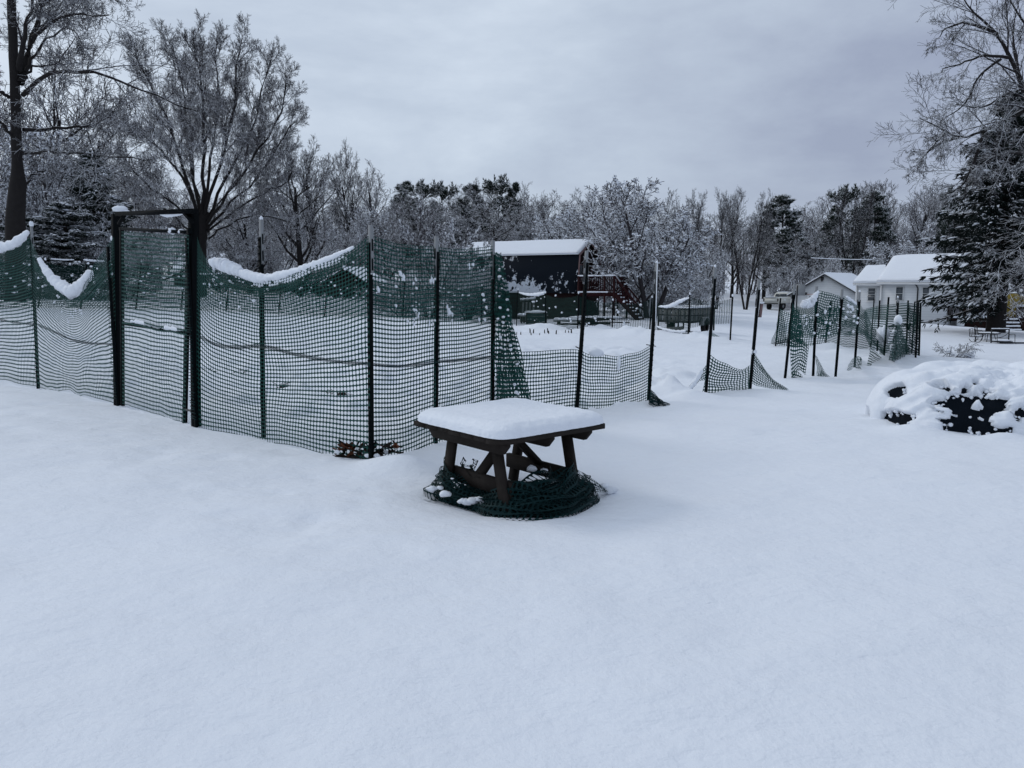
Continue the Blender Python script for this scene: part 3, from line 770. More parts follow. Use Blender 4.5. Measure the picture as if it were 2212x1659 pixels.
# back and end runs
penbay(PF[4], PF[6], [(1140, 940), (1200, 925), (1290, 905), (1363, 898)], [(1150, 1270), (1215, 1300), (1320, 1335)], 131, 20, 'net', 0.06, 0.04, 0.015)
penbay(PF[6], PF[8], [(1363, 898), (1440, 890), (1540, 880)], [(1320, 1330), (1420, 1345), (1522, 1345)], 132, 20, 'net', 0.06, 0.04, 0.015)
penbay(PF[8], PF[11], [(1540, 885), (1570, 945), (1610, 985), (1648, 985)], [(1520, 1345), (1560, 1350), (1600, 1365), (1640, 1362)], 133, 20, 'net', 0.05, 0.06, 0.03)
penbay(PF[8], PF[11], [(1540, 885), (1580, 895), (1620, 898), (1648, 900)], [(1540, 1300), (1570, 1320), (1600, 1340), (1640, 1350)], 134, 19, 'net_dark', 0.06, 0.06, 0.03, off=-.15)
penbay(PF[12], PF[13], [(392, 935), (430, 960), (520, 985), (650, 1000), (845, 1010)], [(345, 1262), (450, 1275), (600, 1285), (790, 1295)], 135, 19, 'net', 0.06, 0.05, 0.02)
penbay(PF[13], PF[4], [(845, 1010), (960, 1040), (1080, 1010), (1160, 950)], [(790, 1290), (900, 1312), (1050, 1318), (1200, 1290)], 136, 19, 'net', 0.06, 0.05, 0.02)
f = on_plane(PF[12], PF[13]); mb = MB()
l = [f(*C5(*c)) for c in ((388, 930), (362, 1050), (335, 1150), (300, 1248))]; r_ = [f(*C5(*c)) for c in ((400, 950), (440, 1090), (430, 1150), (450, 1215))]
net_mesh(mb, l, r_, 30, 14, 141, 0.07, 0.03, 1, False, 0.17, 0.15, 2.0); part('netting', mb, M['net'], pen)
l = [f(*C5(*c), .1) for c in ((300, 1248), (360, 1235), (410, 1225), (450, 1200))]; r_ = [f(*C5(*c), .15) for c in ((330, 1258), (380, 1255), (420, 1248), (455, 1240))]
mb = MB(); net_mesh(mb, l, r_, 26, 7, 142, 0.07, 0.03, 1, False, 0.22, 0.2, 2.0); part('netting', mb, M['net_dark'], pen)
mb = MB(); f = on_plane(PF[1] + np.array([-.3, .1, 0]), PF[1] + np.array([1, -.25, 0]))
l = [f(*C5(*c)) for c in ((698, 1348), (708, 1420), (715, 1490), (722, 1560))]; r_ = [f(*C5(*c)) for c in ((705, 1352), (748, 1430), (790, 1500), (865, 1582))]
net_mesh(mb, l, r_, 18, 8, 143, 0.04, 0.02, 1, False, 0.2, 0.16, 2.0)
l = [f(*C5(*c)) for c in ((720, 1545), (750, 1575), (790, 1585))]; r_ = [f(*C5(*c)) for c in ((760, 1480), (800, 1530), (862, 1580))]
net_mesh(mb, l, r_, 10, 6, 144, 0.04, 0.02, 1, False, 0.2, 0.16, 2.0); part('netting', mb, M['net'], pen)
f = on_plane(F0, F1)
rope_part(pen, f, [(*C5(575, 905), 4), (*C5(620, 890), 10), (*C5(665, 880), 8), (*C5(695, 830), 6), (*C5(730, 775), 3)], 14.6, 21)
f = on_plane(F2, F3); rope_part(pen, f, [(*C5(985, 830), 3), (*C5(1020, 870), 5), (*C5(1060, 892), 4)], 15.5, 22)
f = on_plane(PF[6], PF[7])
blob_part(pen, f(*C5(1315, 1170)), (0.16, 0.10, 0.22), 7, 0.5, 12); blob_part(pen, f(*C5(1330, 1120)), (0.06, 0.05, 0.12), 8, 0.4); blob_part(pen, f(*C5(1300, 1190)), (0.12, 0.1, 0.1), 9, 0.4)
blob_part(pen, f(*C5(1443, 1040), .05), (0.09, 0.09, 0.12), 10, 0.5); blob_part(pen, f(*C5(1415, 1140), .1), (0.05, 0.05, 0.05), 11, 0.5); blob_part(pen, f(*C5(1400, 1290), .1), (0.06, 0.05, 0.12), 12, 0.5)
mb = MB()
for _ in range(40):
    c = (rng.uniform(560, 1100), rng.uniform(900, 1170)); ff = on_plane(F1, F2)
    r = rng.uniform(0.012, 0.035); mb.blob(ff(*C5(*c), .05), (r, r * .7, r * .9), rng.randint(0, 90), 0.4, 8)
part('clinging_snow', mb, M['snow'], pen, True, kind='stuff')

# ------------------------------------------------------------------ far garden fence
FP = [((-30, 662, 24), 552), ((78, 665, 25.5), 560), ((170, 668, 27), 562), ((290, 670, 28.5), 566), ((388, 672, 29.5), 575), ((486, 677, 30.5), 586), ((600, 681, 31.5), 592),
      ((700, 684, 32.5), 598), ((800, 687, 33.5), 602), ((870, 689, 34.5), 606), ((960, 692, 35), 610), ((1040, 698, 35), 616)]
far = thing('mesh_fence', P(1110, 703, 35), 'long dark fine mesh fence far across the snowy field, in front of the barn', 'fence')
FB = []; FT = []
for (x, y, d), ty in FP:
    b = P(x, y, d); b[2] = TB(b[0], b[1]); FB.append(b); FT.append(ty)
for b, t in (((30, 890), (45, 622)), ((250, 900), (246, 645)), ((482, 932), (490, 648)), ((737, 937), (743, 700)), ((1008, 952), (1032, 678)), ((1295, 990), (1310, 655)), ((1605, 1008), (1625, 668))):
    g = G(*C4(*b)); FB.append(g); FT.append((C4(*t)))
for i, (g, t) in enumerate(zip(FB, FT)):
    tx, ty = t if isinstance(t, tuple) else (CX + g[0] / g[1] * FPX * 0.985, t)
    top = P(tx, ty, g[1]); mb = MB().bar(g - np.array([0, 0, .3]), top, 0.045, 0.03, (1, 0, 0))
    po = part('post', mb, M['post'], far)
    mb = MB().blob(top, (0.03, 0.03, 0.05), i, 0.2, 8); part('snow_cap', mb, M['snow'], po, True)
    FT[i] = top
for i in range(len(FB) - 1):
    a, b = FB[i], FB[i + 1]; ta, tb = FT[i], FT[i + 1]
    sag = 0.10 if i != 11 else 0.05
    low_edge = 0.02
    ta2 = ta - (ta - a) * 0.06; tb2 = tb - (tb - b) * 0.06
    if i == len(FB) - 2:                 # last bay: net lifted clear of the snow
        low_edge = 0.42
    if i == len(FB) - 3: sag = 0.22
    top = [ta2, (ta2 * .7 + tb2 * .3) - (0, 0, sag), (ta2 * .3 + tb2 * .7) - (0, 0, sag), tb2]
    bot = [a + (ta2 - a) * low_edge * 0.6, a * .5 + b * .5 + np.array([0, 0, low_edge * 1.2]), b + (tb2 - b) * low_edge]
    L = np.linalg.norm(b - a); mb = MB()
    net_mesh(mb, top, bot, int(L / 0.085), 26, 200 + i, 0.03, 0.015, 1, False, 0.22 if i < 15 else 0.15, 0.07)
    part('netting', mb, M['net_far'], far)
def fr(i, pts, dd):
    f = on_plane(FB[i], FB[i + 1]); rope_part(far, f, pts, dd, 60 + i)
fr(12, [(*C4(50, 645), 1), (*C4(100, 658), 2.2), (*C4(150, 662), 3), (*C4(200, 658), 3), (*C4(240, 645), 2)], 34)
fr(16, [(*C4(1085, 748), 2), (*C4(1150, 748), 3), (*C4(1210, 725), 4), (*C4(1260, 700), 3), (*C4(1305, 685), 1.5)], 27)
fr(16, [(*C4(1065, 895), 2), (*C4(1120, 915), 2.5), (*C4(1200, 932), 2.5), (*C4(1280, 928), 2)], 27)
fr(2, [(180, 561, 1.5), (200, 563, 2), (225, 564, 1.5)], 27.5); fr(1, [(110, 559, 1), (135, 561, 1.7), (160, 561, 1)], 26.5); fr(4, [(420, 590, 1), (450, 592, 2), (480, 590, 1)], 30)
mb = MB()
for i in range(11):
    f = on_plane(FB[i], FB[i + 1])
    for _ in range(16):
        t = rng.random(); c = FB[i] * (1 - t) + FB[i + 1] * t; h = (FT[i] * (1 - t) + FT[i + 1] * t - c)
        r = rng.uniform(0.02, 0.05); mb.blob(c + h * rng.uniform(.3, .95) + np.array([0, -.05, 0]), (r * 1.4, r, r * .8), rng.randint(0, 90), 0.4, 6)
for i in range(12, 16):
    for _ in range(10):
        t = rng.random(); c = FB[i] * (1 - t) + FB[i + 1] * t; h = (FT[i] * (1 - t) + FT[i + 1] * t - c)
        r = rng.uniform(0.02, 0.045); mb.blob(c + h * rng.uniform(.2, .95) + np.array([0, -.05, 0]), (r * 1.2, r, r), rng.randint(0, 90), 0.4, 6)
part('clinging_snow', mb, M['snow'], far, True, kind='stuff')
mb = MB(); f = on_plane(FB[-2], FB[-1])
net_mesh(mb, [f(*C4(*c), -.1) for c in ((1465, 935), (1520, 965), (1600, 1005))], [f(*C4(*c), -.1) for c in ((1475, 985), (1530, 1000), (1600, 1010))], 26, 6, 260, 0.05, 0.02, 1, False, 0.2, 0.16)
part('netting', mb, M['net'], far)

# ------------------------------------------------------------------ table under its slab of snow
tbl = thing('picnic_table', (_TC[0], _TC[1], 0), 'low weathered brown timber table in the foreground, carrying a thick slab of snow', 'table')
E1 = norm((0.64, -0.766, 0)); E2 = norm((0.757, 0.653, 0)); ZT = 0.575; HS = 0.565
def tl(a, b, z): return np.array([_TC[0], _TC[1], 0]) + E1 * a + E2 * b + np.array([0, 0, z])
nP = 7; pw = 2 * HS / nP; r7 = random.Random(11)
for i in range(nP):
    a0 = -HS + i * pw
    mb = MB(); o = r7.uniform(-.012, .012); w2 = pw - 0.008
    a_, b_ = a0 + 0.004, a0 + 0.004 + w2
    cl_ = 0.05 if i in (0, nP - 1) else 0.0
    if i == nP - 1:   # the outer plank has its corners sawn off
        pts = [tl(a_, -HS + o, ZT - .042), tl(b_ - 0.09, -HS + o, ZT - .042), tl(b_, -HS + 0.10, ZT - .042), tl(b_, HS - .02, ZT - .042), tl(a_, HS + o, ZT - .042)]
    else:
        pts = [tl(a_, -HS + o, ZT - .042), tl(b_, -HS + o, ZT - .042), tl(b_, HS + o, ZT - .042), tl(a_, HS + o, ZT - .042)]
    mb.prism(pts, (0, 0, .042))
    part('plank', mb, M['wood'], tbl)
for b in (-0.43, 0.02, 0.44):          # battens with bevelled ends
    mb = MB(); t = 0.04; zt = ZT - 0.044; hh = 0.095
    pts = [tl(-0.52, b - t / 2, zt), tl(0.50, b - t / 2, zt), tl(0.50, b - t / 2, zt - 0.03), tl(0.44, b - t / 2, zt - hh), tl(-0.46, b - t / 2, zt - hh), tl(-0.52, b - t / 2, zt - 0.03)]
    mb.prism(pts, E2 * t); part('batten', mb, M['wood'], tbl)
zl = ZT - 0.05
for b, sgn in ((-0.39, 1), (0.40, -1)):
    for s in (-1, 1):
        mb = MB().bar(tl(s * 0.27, b + sgn * .022, zl), tl(s * 0.44, b + sgn * .022, -0.22), 0.092, 0.042, E1); part('leg', mb, M['wood'], tbl)
    mb = MB().bar(tl(-0.42, b + sgn * .066, 0.14), tl(0.42, b + sgn * .066, 0.14), 0.042, 0.12, E2); part('stretcher', mb, M['wood'], tbl)
    mb = MB().bar(tl(0.0, sgn * -.03, zl - .06), tl(0.0, b + sgn * .05, 0.16), 0.085, 0.04, E1); part('brace', mb, M['wood'], tbl)
# snow slab: rounded cushion following the table top
def slab():
    nu = 150; mb = MB(); n = nu
    g = np.sin(np.linspace(-1, 1, n) * np.pi / 2)
    A, B = np.meshgrid(g, g)
    # squircle mapping keeps the rim even
    Rr = HS + 0.016
    corner = (np.abs(A) ** 9 + np.abs(B) ** 9) ** (1 / 9) + 1e-9
    sc = np.maximum(np.abs(A), np.abs(B)) / corner
    a = A * sc * Rr; b = B * sc * Rr
    # trim the sawn corner (near end)
    edge = 1 - np.maximum(np.abs(A), np.abs(B))
    d = edge * Rr
    th = 0.098 * (0.30 * np.clip(d / .012, 0, 1) ** .5 + 0.70 * np.clip(1 - np.clip(1 - d / 0.12, 0, 1) ** 2.3, 0, 1) ** 0.62)
    wob = 0.005 * noise2(a * 7, b * 7, 71, 2) + 0.0045 * noise2(a * 26, b * 26, 72, 3)
    z = ZT + 0.004 + th * (1 + 0.05 * noise2(a * 2.2, b * 2.2, 73)) + wob * (d > 0.005)
    bulge = 1 + 0.012 * np.exp(-((d - 0.012) / 0.02) ** 2) + (0.010 * noise2(a * 14, b * 14, 77, 3) + .006 * noise2(a * 40, b * 40 + z * 60, 78, 2)) * np.clip((.16 - d) / .12, 0, 1)
    a = a * bulge; b = b * bulge
    lim = HS * 2 - 0.10
    V = np.array([_TC[0], _TC[1], 0]) + a[..., None] * E1 + b[..., None] * E2
    V[..., 2] = z
    i = (np.arange(n - 1)[:, None] * n + np.arange(n - 1)[None]).ravel()
    mb.add(V.reshape(-1, 3), np.stack([i, i + 1, i + n + 1, i + n], 1))
    ring = [r * n + c for r, c in [(0, c) for c in range(n)] + [(r, n - 1) for r in range(1, n)] + [(n - 1, c) for c in range(n - 2, -1, -1)] + [(r, 0) for r in range(n - 2, 0, -1)]]
    mb.add(V.reshape(-1, 3)[ring], [list(range(len(ring)))[::-1]])
    return mb
slab_o = single('snow_slab', slab(), M['snow'], 'thick smooth cushion of fresh snow lying on the low brown table', 'snow slab', smooth=True)

# ring of old netting heaped round the table's feet
heap = thing('netting_heap', (_TC[0], _TC[1], 0), 'dark heap of tangled old green netting round the feet of the low brown table', 'netting')
def heap_out(t): return float(np.interp(math.degrees(t), [150, 180, 200, 218, 236, 255, 275, 300, 325, 350, 390], [.92, .95, .90, .74, .70, .90, 1.04, 1.06, .98, .92, .86]))
def ringpts(r0, r1, z, th0, th1, n, sd, zn=0.05):
    out = []
    for t in np.linspace(th0, th1, n):
        rr = r0 + (r1 - r0) * 0.5 * (1 + float(noise2(t * 1.6, sd * 3.1, sd)))
        zz = z + zn * float(noise2(t * 2.3, sd * 1.7 + 5, sd + 3))
        rr *= heap_out(t); out.append(np.array([_TC[0] + .03 + math.cos(t) * rr, _TC[1] + 0.02 + math.sin(t) * rr * 0.92, zz]))
    return out
R_ = math.radians
for i, (rt, zt_, rb, zb, am) in enumerate(((0.55, 0.18, 0.70, -0.05, .08), (0.50, 0.13, 0.76, -0.05, .12), (0.44, 0.10, 0.70, -0.03, .12), (0.34, 0.09, 0.62, 0.03, .12),
                                       (0.56, 0.13, 0.80, -0.06, .12), (0.40, 0.17, 0.74, 0.02, .15), (0.20, 0.05, 0.60, 0.04, .08))):
    mb = MB()
    th0, th1 = (R_(160), R_(382)) if i < 4 else (R_(225 + 5 * i), R_(350 + 4 * i))
    n = 18
    t_ = ringpts(rt - .04, rt + .08, zt_, th0, th1, n, 300 + i, 0.07); b_ = ringpts(rb - .07, rb + .07, zb, th0, th1, n, 310 + i, 0.03)
    for j, p in enumerate(t_):          # hangs higher on the outer legs, sags in between
        a = (th0 + (th1 - th0) * j / (n - 1) - R_(160)) / R_(222)
        p[2] += 0.10 * math.exp(-((a - .06) / .10) ** 2) + 0.07 * math.exp(-((a - .84) / .12) ** 2) - 0.09 * math.exp(-((a - .32) / .10) ** 2) + .03 * math.exp(-((a - .58) / .1) ** 2)
    net_mesh(mb, t_, b_, int(56 * (th1 - th0) / R_(222)), 10, 320 + i, am, 0.05, 1, True, 0.15, 0.12, 3.4, envelope=False)
    part('netting', mb, M['net_dark'], heap)
mb = MB()
t_ = [P(*C7(x, y), 6.2) for x, y in ((1790, 900), (1880, 960), (1960, 1020), (2030, 1075))]; b_ = [P(*C7(x, y), 6.1) for x, y in ((1780, 1040), (1850, 1080), (1930, 1085), (2020, 1092))]
net_mesh(mb, t_, b_, 16, 5, 330, 0.02, 0.01, 1, True, 0.17, 0.14, 2); part('netting', mb, M['net_dark'], heap)
mb = MB()
nr, na = 16, 60                             # bare wet soil and matted netting below the table
rr = np.linspace(0, 1, nr)[:, None]; aa = np.arange(na)[None] / na * 2 * np.pi
_ho = np.array([[heap_out(t if t > 2.6 else t + 2 * math.pi) for t in aa[0]]])
ax_ = _TC[0] + .03 + np.cos(aa) * rr * _ho * (0.64 + 0.05 * noise2(aa * 2 + 0 * rr, 0 * aa + 3.0, 91)); ay_ = _TC[1] - 0.0 + np.sin(aa) * rr * _ho * (0.58 + 0.04 * noise2(aa * 2.3 + 0 * rr, 0 * aa + 8.0, 92))
az_ = T(ax_, ay_) + np.where(rr < 0.99, -0.055 + 0.05 * (1 - rr ** 3) + 0.03 * noise2(ax_ * 6, ay_ * 6, 93, 2), -0.16)
i = (np.arange(nr - 1)[:, None] * na + np.arange(na)[None]); j = (np.arange(nr - 1)[:, None] * na + (np.arange(na)[None] + 1) % na)
mb.add(np.stack([ax_, ay_, az_], -1).reshape(-1, 3), np.stack([i, j, j + na, i + na], -1).reshape(-1, 4))
part('matted_base', mb, mat_plain("matted_dark_net_and_soil", (0.006, 0.014, 0.014), 0.9, 0.7, 26, 0.1, bump=0.5), heap, True)
mb = MB()
for x, y, r in ((640, 1190, .03), (700, 1175, .035), (760, 1160, .025), (800, 1200, .02), (300, 1060, .03), (430, 1110, .03), (380, 1050, .02), (960, 945, .012), (1280, 860, .03), (1400, 880, .025), (500, 960, .01), (560, 1010, .012), (2050, 1070, .04), (1990, 1030, .025), (600, 1180, .025)):
    p = P(*C7(x, y), 5.85 if y > 1100 else 6.0 if x < 1500 else 6.2); blob_part(heap, p, (r * 1.5, r, r * .8), int(x), 0.45, 10)

# ------------------------------------------------------------------ low mound under a black tarp, mostly snowed over
def tarp_mound():
    c = np.array([6.86, 9.82]); a_, b_, h_ = 2.02, 1.26, 0.56
    nt_, nr_ = 420, 170
    th = np.arange(nt_) / nt_ * 2 * np.pi; rho = 1 - (1 - np.linspace(0, 1, nr_)) ** 2.0
    TH, RH = np.meshgrid(th, rho)
    def surf(off):
        e = 3.0
        cs, sn_ = np.cos(TH), np.sin(TH)
        rad = (np.abs(cs) ** e + np.abs(sn_) ** e) ** (-1 / e)
        rad = rad * (1 + 0.07 * noise2(cs * 4.2 + 9, sn_ * 4.2, 401, 2))
        x = c[0] + cs * rad * RH ** 0.75 * a_; y = c[1] + sn_ * rad * RH ** 0.75 * b_
        prof = (1 - RH ** 5.6) ** 0.57
        lump = 1 + 0.14 * noise2(x * 1.1, y * 1.3 + 4, 402, 2) + 0.10 * noise2(x * 3.1, y * 3.1 + 4, 404, 2)
        z = T(x, y) - 0.10 + (h_ + 0.10) * prof * lump
        return np.stack([x, y, z], -1)
    Q = surf(0)
    def polys(flip=False):
        i = (np.arange(nr_ - 1)[:, None] * nt_ + np.arange(nt_)[None]); j = (np.arange(nr_ - 1)[:, None] * nt_ + (np.arange(nt_)[None] + 1) % nt_)
        return np.stack([i, i + nt_, j + nt_, j], -1).reshape(-1, 4)
    root = thing('tarp_mound', (c[0], c[1], 0), 'low mound under a black tarp, thickly capped with broken lumpy snow, at the right edge', 'mound')
    mb = MB(); mb.add(Q.reshape(-1, 3), polys()); part('tarp', mb, M['tarp'], root, True)
    # normals
    du = np.roll(Q, -1, 1) - np.roll(Q, 1, 1); dv = np.gradient(Q, axis=0)
    N = np.cross(dv, du); N /= np.linalg.norm(N, axis=-1, keepdims=True) + 1e-9
    N = np.where(N[..., 2:3] < 0, -N, N); N[0] = (0, 0, 1)
    # bare patches of the tarp, placed on its front face
    v = Q - np.array([0, 0, H_CAM]); den = v @ _f
    px = CX + FPX * (v @ _r) / den; py = CY - FPX * (v @ _u) / den
    wob = 0.85 * noise2(Q[..., 0] * 5, Q[..., 2] * 7 + Q[..., 1] * 3, 405, 3) + 0.65 * noise2(Q[..., 0] * 14, Q[..., 2] * 15 + Q[..., 1] * 6, 407, 3)
    hole = np.full(px.shape, 9.0)
    for hx, hy, rx, ry in ((975, 1415, 265, 150), (640, 1535, 90, 50), (430, 1432, 125, 48), (440, 1238, 78, 44), (765, 1222, 60, 24), (985, 1182, 28, 20), (915, 1222, 28, 26), (1150, 1505, 110, 40), (1340, 1372, 50, 34), (235, 1400, 30, 40), (235, 1270, 14, 18), (1190, 1345, 40, 16)):
        X, Y = C6(hx, hy); qd = ((px - X) / (rx * K / 3.0156)) ** 2 + ((py - Y) / (ry * K / 3.0156)) ** 2
        hole = np.minimum(hole, qd)
    for hx, hy, rx, ry in ((762, 1388, 72, 40), (660, 1400, 100, 45), (690, 1480, 70, 60), (1200, 1440, 95, 60), (1050, 1432, 18, 10), (850, 1402, 10, 7), (820, 1490, 22, 12), (810, 1488, 12, 8), (1010, 1340, 40, 22)):
        X, Y = C6(hx, hy); qd = ((px - X) / (rx * K / 3.0156)) ** 2 + ((py - Y) / (ry * K / 3.0156)) ** 2
        hole = np.where(qd < 1, 1.6 + (1 - qd), hole)
    cover = np.clip(np.minimum(hole, 4.0) - 1 + wob, -1, 3)
    t = np.where(cover > 0, 0.075 * np.clip(cover / 0.5, 0, 1) ** 0.45, -0.05)
    lum = noise2(Q[..., 0] * 4.5, Q[..., 2] * 6 + Q[..., 1] * 4.5, 411, 3)
    front = np.clip((c[1] + 0.2 - Q[..., 1]) / 0.8, 0, 1)
    lum2 = np.maximum(0, noise2(Q[..., 0] * 9, Q[..., 2] * 10 + Q[..., 1] * 9, 415, 2))
    t = np.where(cover > 0, t * (1 + 1.1 * lum * front + 0.25 * lum) + 0.05 * lum2 * front * np.clip(cover / .3, 0, 1), t)
    S = Q + N * t[..., None]
    S[..., 2] = np.where(RH > 0.985, S[..., 2] - 0.12, S[..., 2])
    mb = MB(); mb.add(S.reshape(-1, 3), polys()); part('snow', mb, M['snow'], root, True)
    mb = MB(); rim = np.argwhere((cover > -.35) & (cover < .30) & (Q[..., 1] < c[1] - .1) & (np.abs(px - 2040) < 230))
    for k in rng.sample(range(len(rim)), min(120, len(rim))):      # lumps along the broken edge of the snow
        i_, j_ = rim[k]; r = rng.uniform(.008, .024)
        mb.blob(Q[i_, j_] + N[i_, j_] * rng.uniform(.0, .05) - (0, 0, rng.uniform(0, .03)), (r * rng.uniform(.9, 1.5), r, r * rng.uniform(.7, 1.2)), rng.randint(0, 90), .55, 8)
    part('snow_lumps', mb, M['snow'], root, True, kind='stuff')
    mb = MB()
    for _ in range(46):                      # crumbs of snow that slid off the front
        t_ = rng.uniform(-2.6, -0.5); x = c[0] + math.cos(t_) * a_ * 1.02; y = c[1] + math.sin(t_) * b_ * 1.08
        r = rng.uniform(.012, .05); mb.blob((x, y, TB(x, y) + r * .3), (r * 1.3, r, r * .8), rng.randint(0, 90), .4, 8)
    part('snow_crumbs', mb, M['snow'], root, True, kind='stuff')
tarp_mound()

# ------------------------------------------------------------------ dark barn with loft door and balcony
bc = P(*C4(467, 660), 48); bc = np.array([bc[0], bc[1], TB(bc[0], bc[1])])
BS = norm((-0.905, 0.425, 0)); BG = norm((0.425, 0.905, 0)); BL, BW = 8.3, 4.6
barn = thing('barn', bc, 'dark shingled gambrel barn with red end wall and snowy roof beyond the field', 'barn')
def bl(s, g, z): return bc + BS * s + BG * g + np.array([0, 0, z])
ZW, ZB, ZR = 1.72, 4.0, 4.85
prof = [(0.0, 0), (0.0, ZW), (0.34, ZB), (BW / 2, ZR), (BW - 0.34, ZB), (BW, ZW), (BW, 0)]
mb = MB().prism([bl(0, g, z - (0.4 if z == 0 else 0)) for g, z in prof], BS * BL); part('wall', mb, M['red_dull'], barn)
def slab_between(p0, p1, p2, p3, t):
    p = [np.asarray(q, float) for q in (p0, p1, p2, p3)]; n = norm(np.cross(p[1] - p[0], p[3] - p[0]))
    if n[2] < 0: n = -n
    return MB().prism([q + n * 0.004 for q in p], n * t)
mb = slab_between(bl(-.12, -.10, ZW - .1), bl(BL + .12, -.10, ZW - .1), bl(BL + .12, .32, ZB + .02), bl(-.12, .32, ZB + .02), .05); part('lower_roof', mb, M['shingle'], barn)
mb = slab_between(bl(-.12, BW + .10, ZW - .1), bl(BL + .12, BW + .10, ZW - .1), bl(BL + .12, BW - .32, ZB + .02), bl(-.12, BW - .32, ZB + .02), .05); part('lower_roof', mb, M['shingle'], barn)
for g0, g1 in ((.26, BW / 2), (BW - .26, BW / 2)):
    mb = slab_between(bl(-.14, g0, ZB - .02), bl(BL + .14, g0, ZB - .02), bl(BL + .14, g1, ZR + .02), bl(-.14, g1, ZR + .02), .05); ro = part('upper_roof', mb, M['tarp'], barn)
    n = 40; mb = MB(); gs = np.linspace(0, 1, 9); ss = np.linspace(-.13, BL + .13, n); S_, G_ = np.meshgrid(ss, gs)
    gg = (g0 - (.1 if g0 < 1 else -.1)) + (g1 - g0 + (.1 if g0 < 1 else -.1)) * G_
    zz = (ZB - .04) + (ZR + .02 - ZB + .04) * G_ + .06 + .16 * np.clip(G_ * 6 + .25, 0, 1) ** .5 * (1 + .2 * noise2(S_ * .8, G_ * 3, 501, 2))
    V = bc + S_[..., None] * BS + gg[..., None] * BG; V[..., 2] = bc[2] + zz
    low_ = V.copy(); low_[..., 2] = bc[2] + (ZB - .04) + (ZR + .02 - ZB + .04) * G_ + .05
    i = (np.arange(8)[:, None] * n + np.arange(n - 1)[None]).ravel(); q = np.stack([i, i + 1, i + n + 1, i + n], 1); N_ = n * 9
    rim = [(a, a + 1, N_ + a + 1, N_ + a) for a in range(n - 1)] + [(r * n, (r + 1) * n, N_ + (r + 1) * n, N_ + r * n) for r in range(8)] + [(r * n + n - 1, (r + 1) * n + n - 1, N_ + (r + 1) * n + n - 1, N_ + r * n + n - 1) for r in range(8)]
    mb.add(np.vstack([V.reshape(-1, 3), low_.reshape(-1, 3)]), q, rim); part('roof_snow', mb, M['snow'], ro, True)
for a, b in ((prof[1], prof[2]), (prof[2], prof[3]), (prof[3], prof[4]), (prof[4], prof[5])):
    mb = MB().bar(bl(-.16, a[0] - .03, a[1]), bl(-.16, b[0] - .03 if b[0] < 2 else b[0], b[1]), .05, .12, BS); part('rake_board', mb, M['pink_wood'], barn)
mb = MB().bar(bl(-.03, 1.85, ZW + .12), bl(-.03, 1.85, ZW + 2.0), .85, .06, BG); do = part('loft_door', mb, M['door_white'], barn)
mb = MB().bar(bl(-.08, 2.2, ZW + 1.0), bl(-.08, 2.2, ZW + 1.1), .06, .04, BG); part('handle', mb, M['metal_dark'], do)
for g in (.85, 3.25):
    mb = MB().bar(bl(-.03, g, ZW + .6), bl(-.03, g, ZW + 1.7), .75, .07, BG); wi = part('window_frame', mb, M['pink_wood'], barn)
    mb = MB().bar(bl(-.07, g, ZW + .66), bl(-.07, g, ZW + 1.64), .60, .02, BG); part('pane', mb, M['glass'], wi)
mb = MB().bar(bl(-.02, 1.2, ZW - .05), bl(-.02, 3.6, ZW - .05), .05, .2, BS); part('sill_board', mb, M['red'], barn)
# balcony on the end wall with its stair
bal = thing('balcony', bl(-1.4, 1.2, 0), 'dark red timber balcony with snowy rail and steep stair on the end of the barn', 'balcony')
def rail(a, b, z0, z1, nb, nm='railing', mat='red', slope=0.0, snow=True, parent=None):
    a = np.asarray(a, float); b = np.asarray(b, float); mb = MB()
    up = np.array([0, 0, 1.0])
    mb.bar(a + up * z1, b + up * z1, .10, .05); mb.bar(a + up * (z0 + .06), b + up * (z0 + .06), .07, .06)
    for t in (np.arange(nb) + .5) / nb:
        p = a * (1 - t) + b * t; mb.bar(p + up * (z0 + .06), p + up * z1, .045, .045)
    o = part(nm, mb, M[mat], parent)
    if snow:
        m2 = MB(); n = 14; m2.tube([a * (1 - t) + b * t + up * (z1 + .06) for t in np.linspace(0, 1, n)], .06, 8, True, .3, int(abs(a[0]) * 31) % 60, .9)
        part('snow', m2, M['snow'], o, True)
    return o
ZD = ZW - .05; DW = 2.4; D0 = -.2
mb = MB().prism([bl(-.20, D0, ZD - .24), bl(-.20 - DW, D0, ZD - .24), bl(-.20 - DW, 2.6, ZD - .24), bl(-.20, 2.6, ZD - .24)], (0, 0, .24)); part('deck', mb, M['red'], bal)
mb = MB().tube([bl(-.25 - DW * .8 * t, D0 - .02, ZD + .03) for t in np.linspace(0, 1, 12)], .06, 8, True, .3, 4, .7); part('deck_snow', mb, M['snow'], bal, True)
rail(bl(-.22, D0, 0), bl(-.20 - DW, D0, 0), ZD + .06, ZD + .95, 17, parent=bal)
rail(bl(-.22 - DW, D0 + 1.1, 0), bl(-.22 - DW, 2.6, 0), ZD + .06, ZD + .95, 9, parent=bal)
for s, g in ((-.28, D0), (-1.95, D0), (-.2 - DW + .05, D0), (-1.95, 2.5), (-.2 - DW + .05, 2.5)):
    mb = MB().bar(bl(s, g, -.4), bl(s, g, ZD + 1.0), .11, .11, BG); part('post', mb, M['red'], bal)
SE = bl(-.2 - DW, 0, 0); ST = -BS
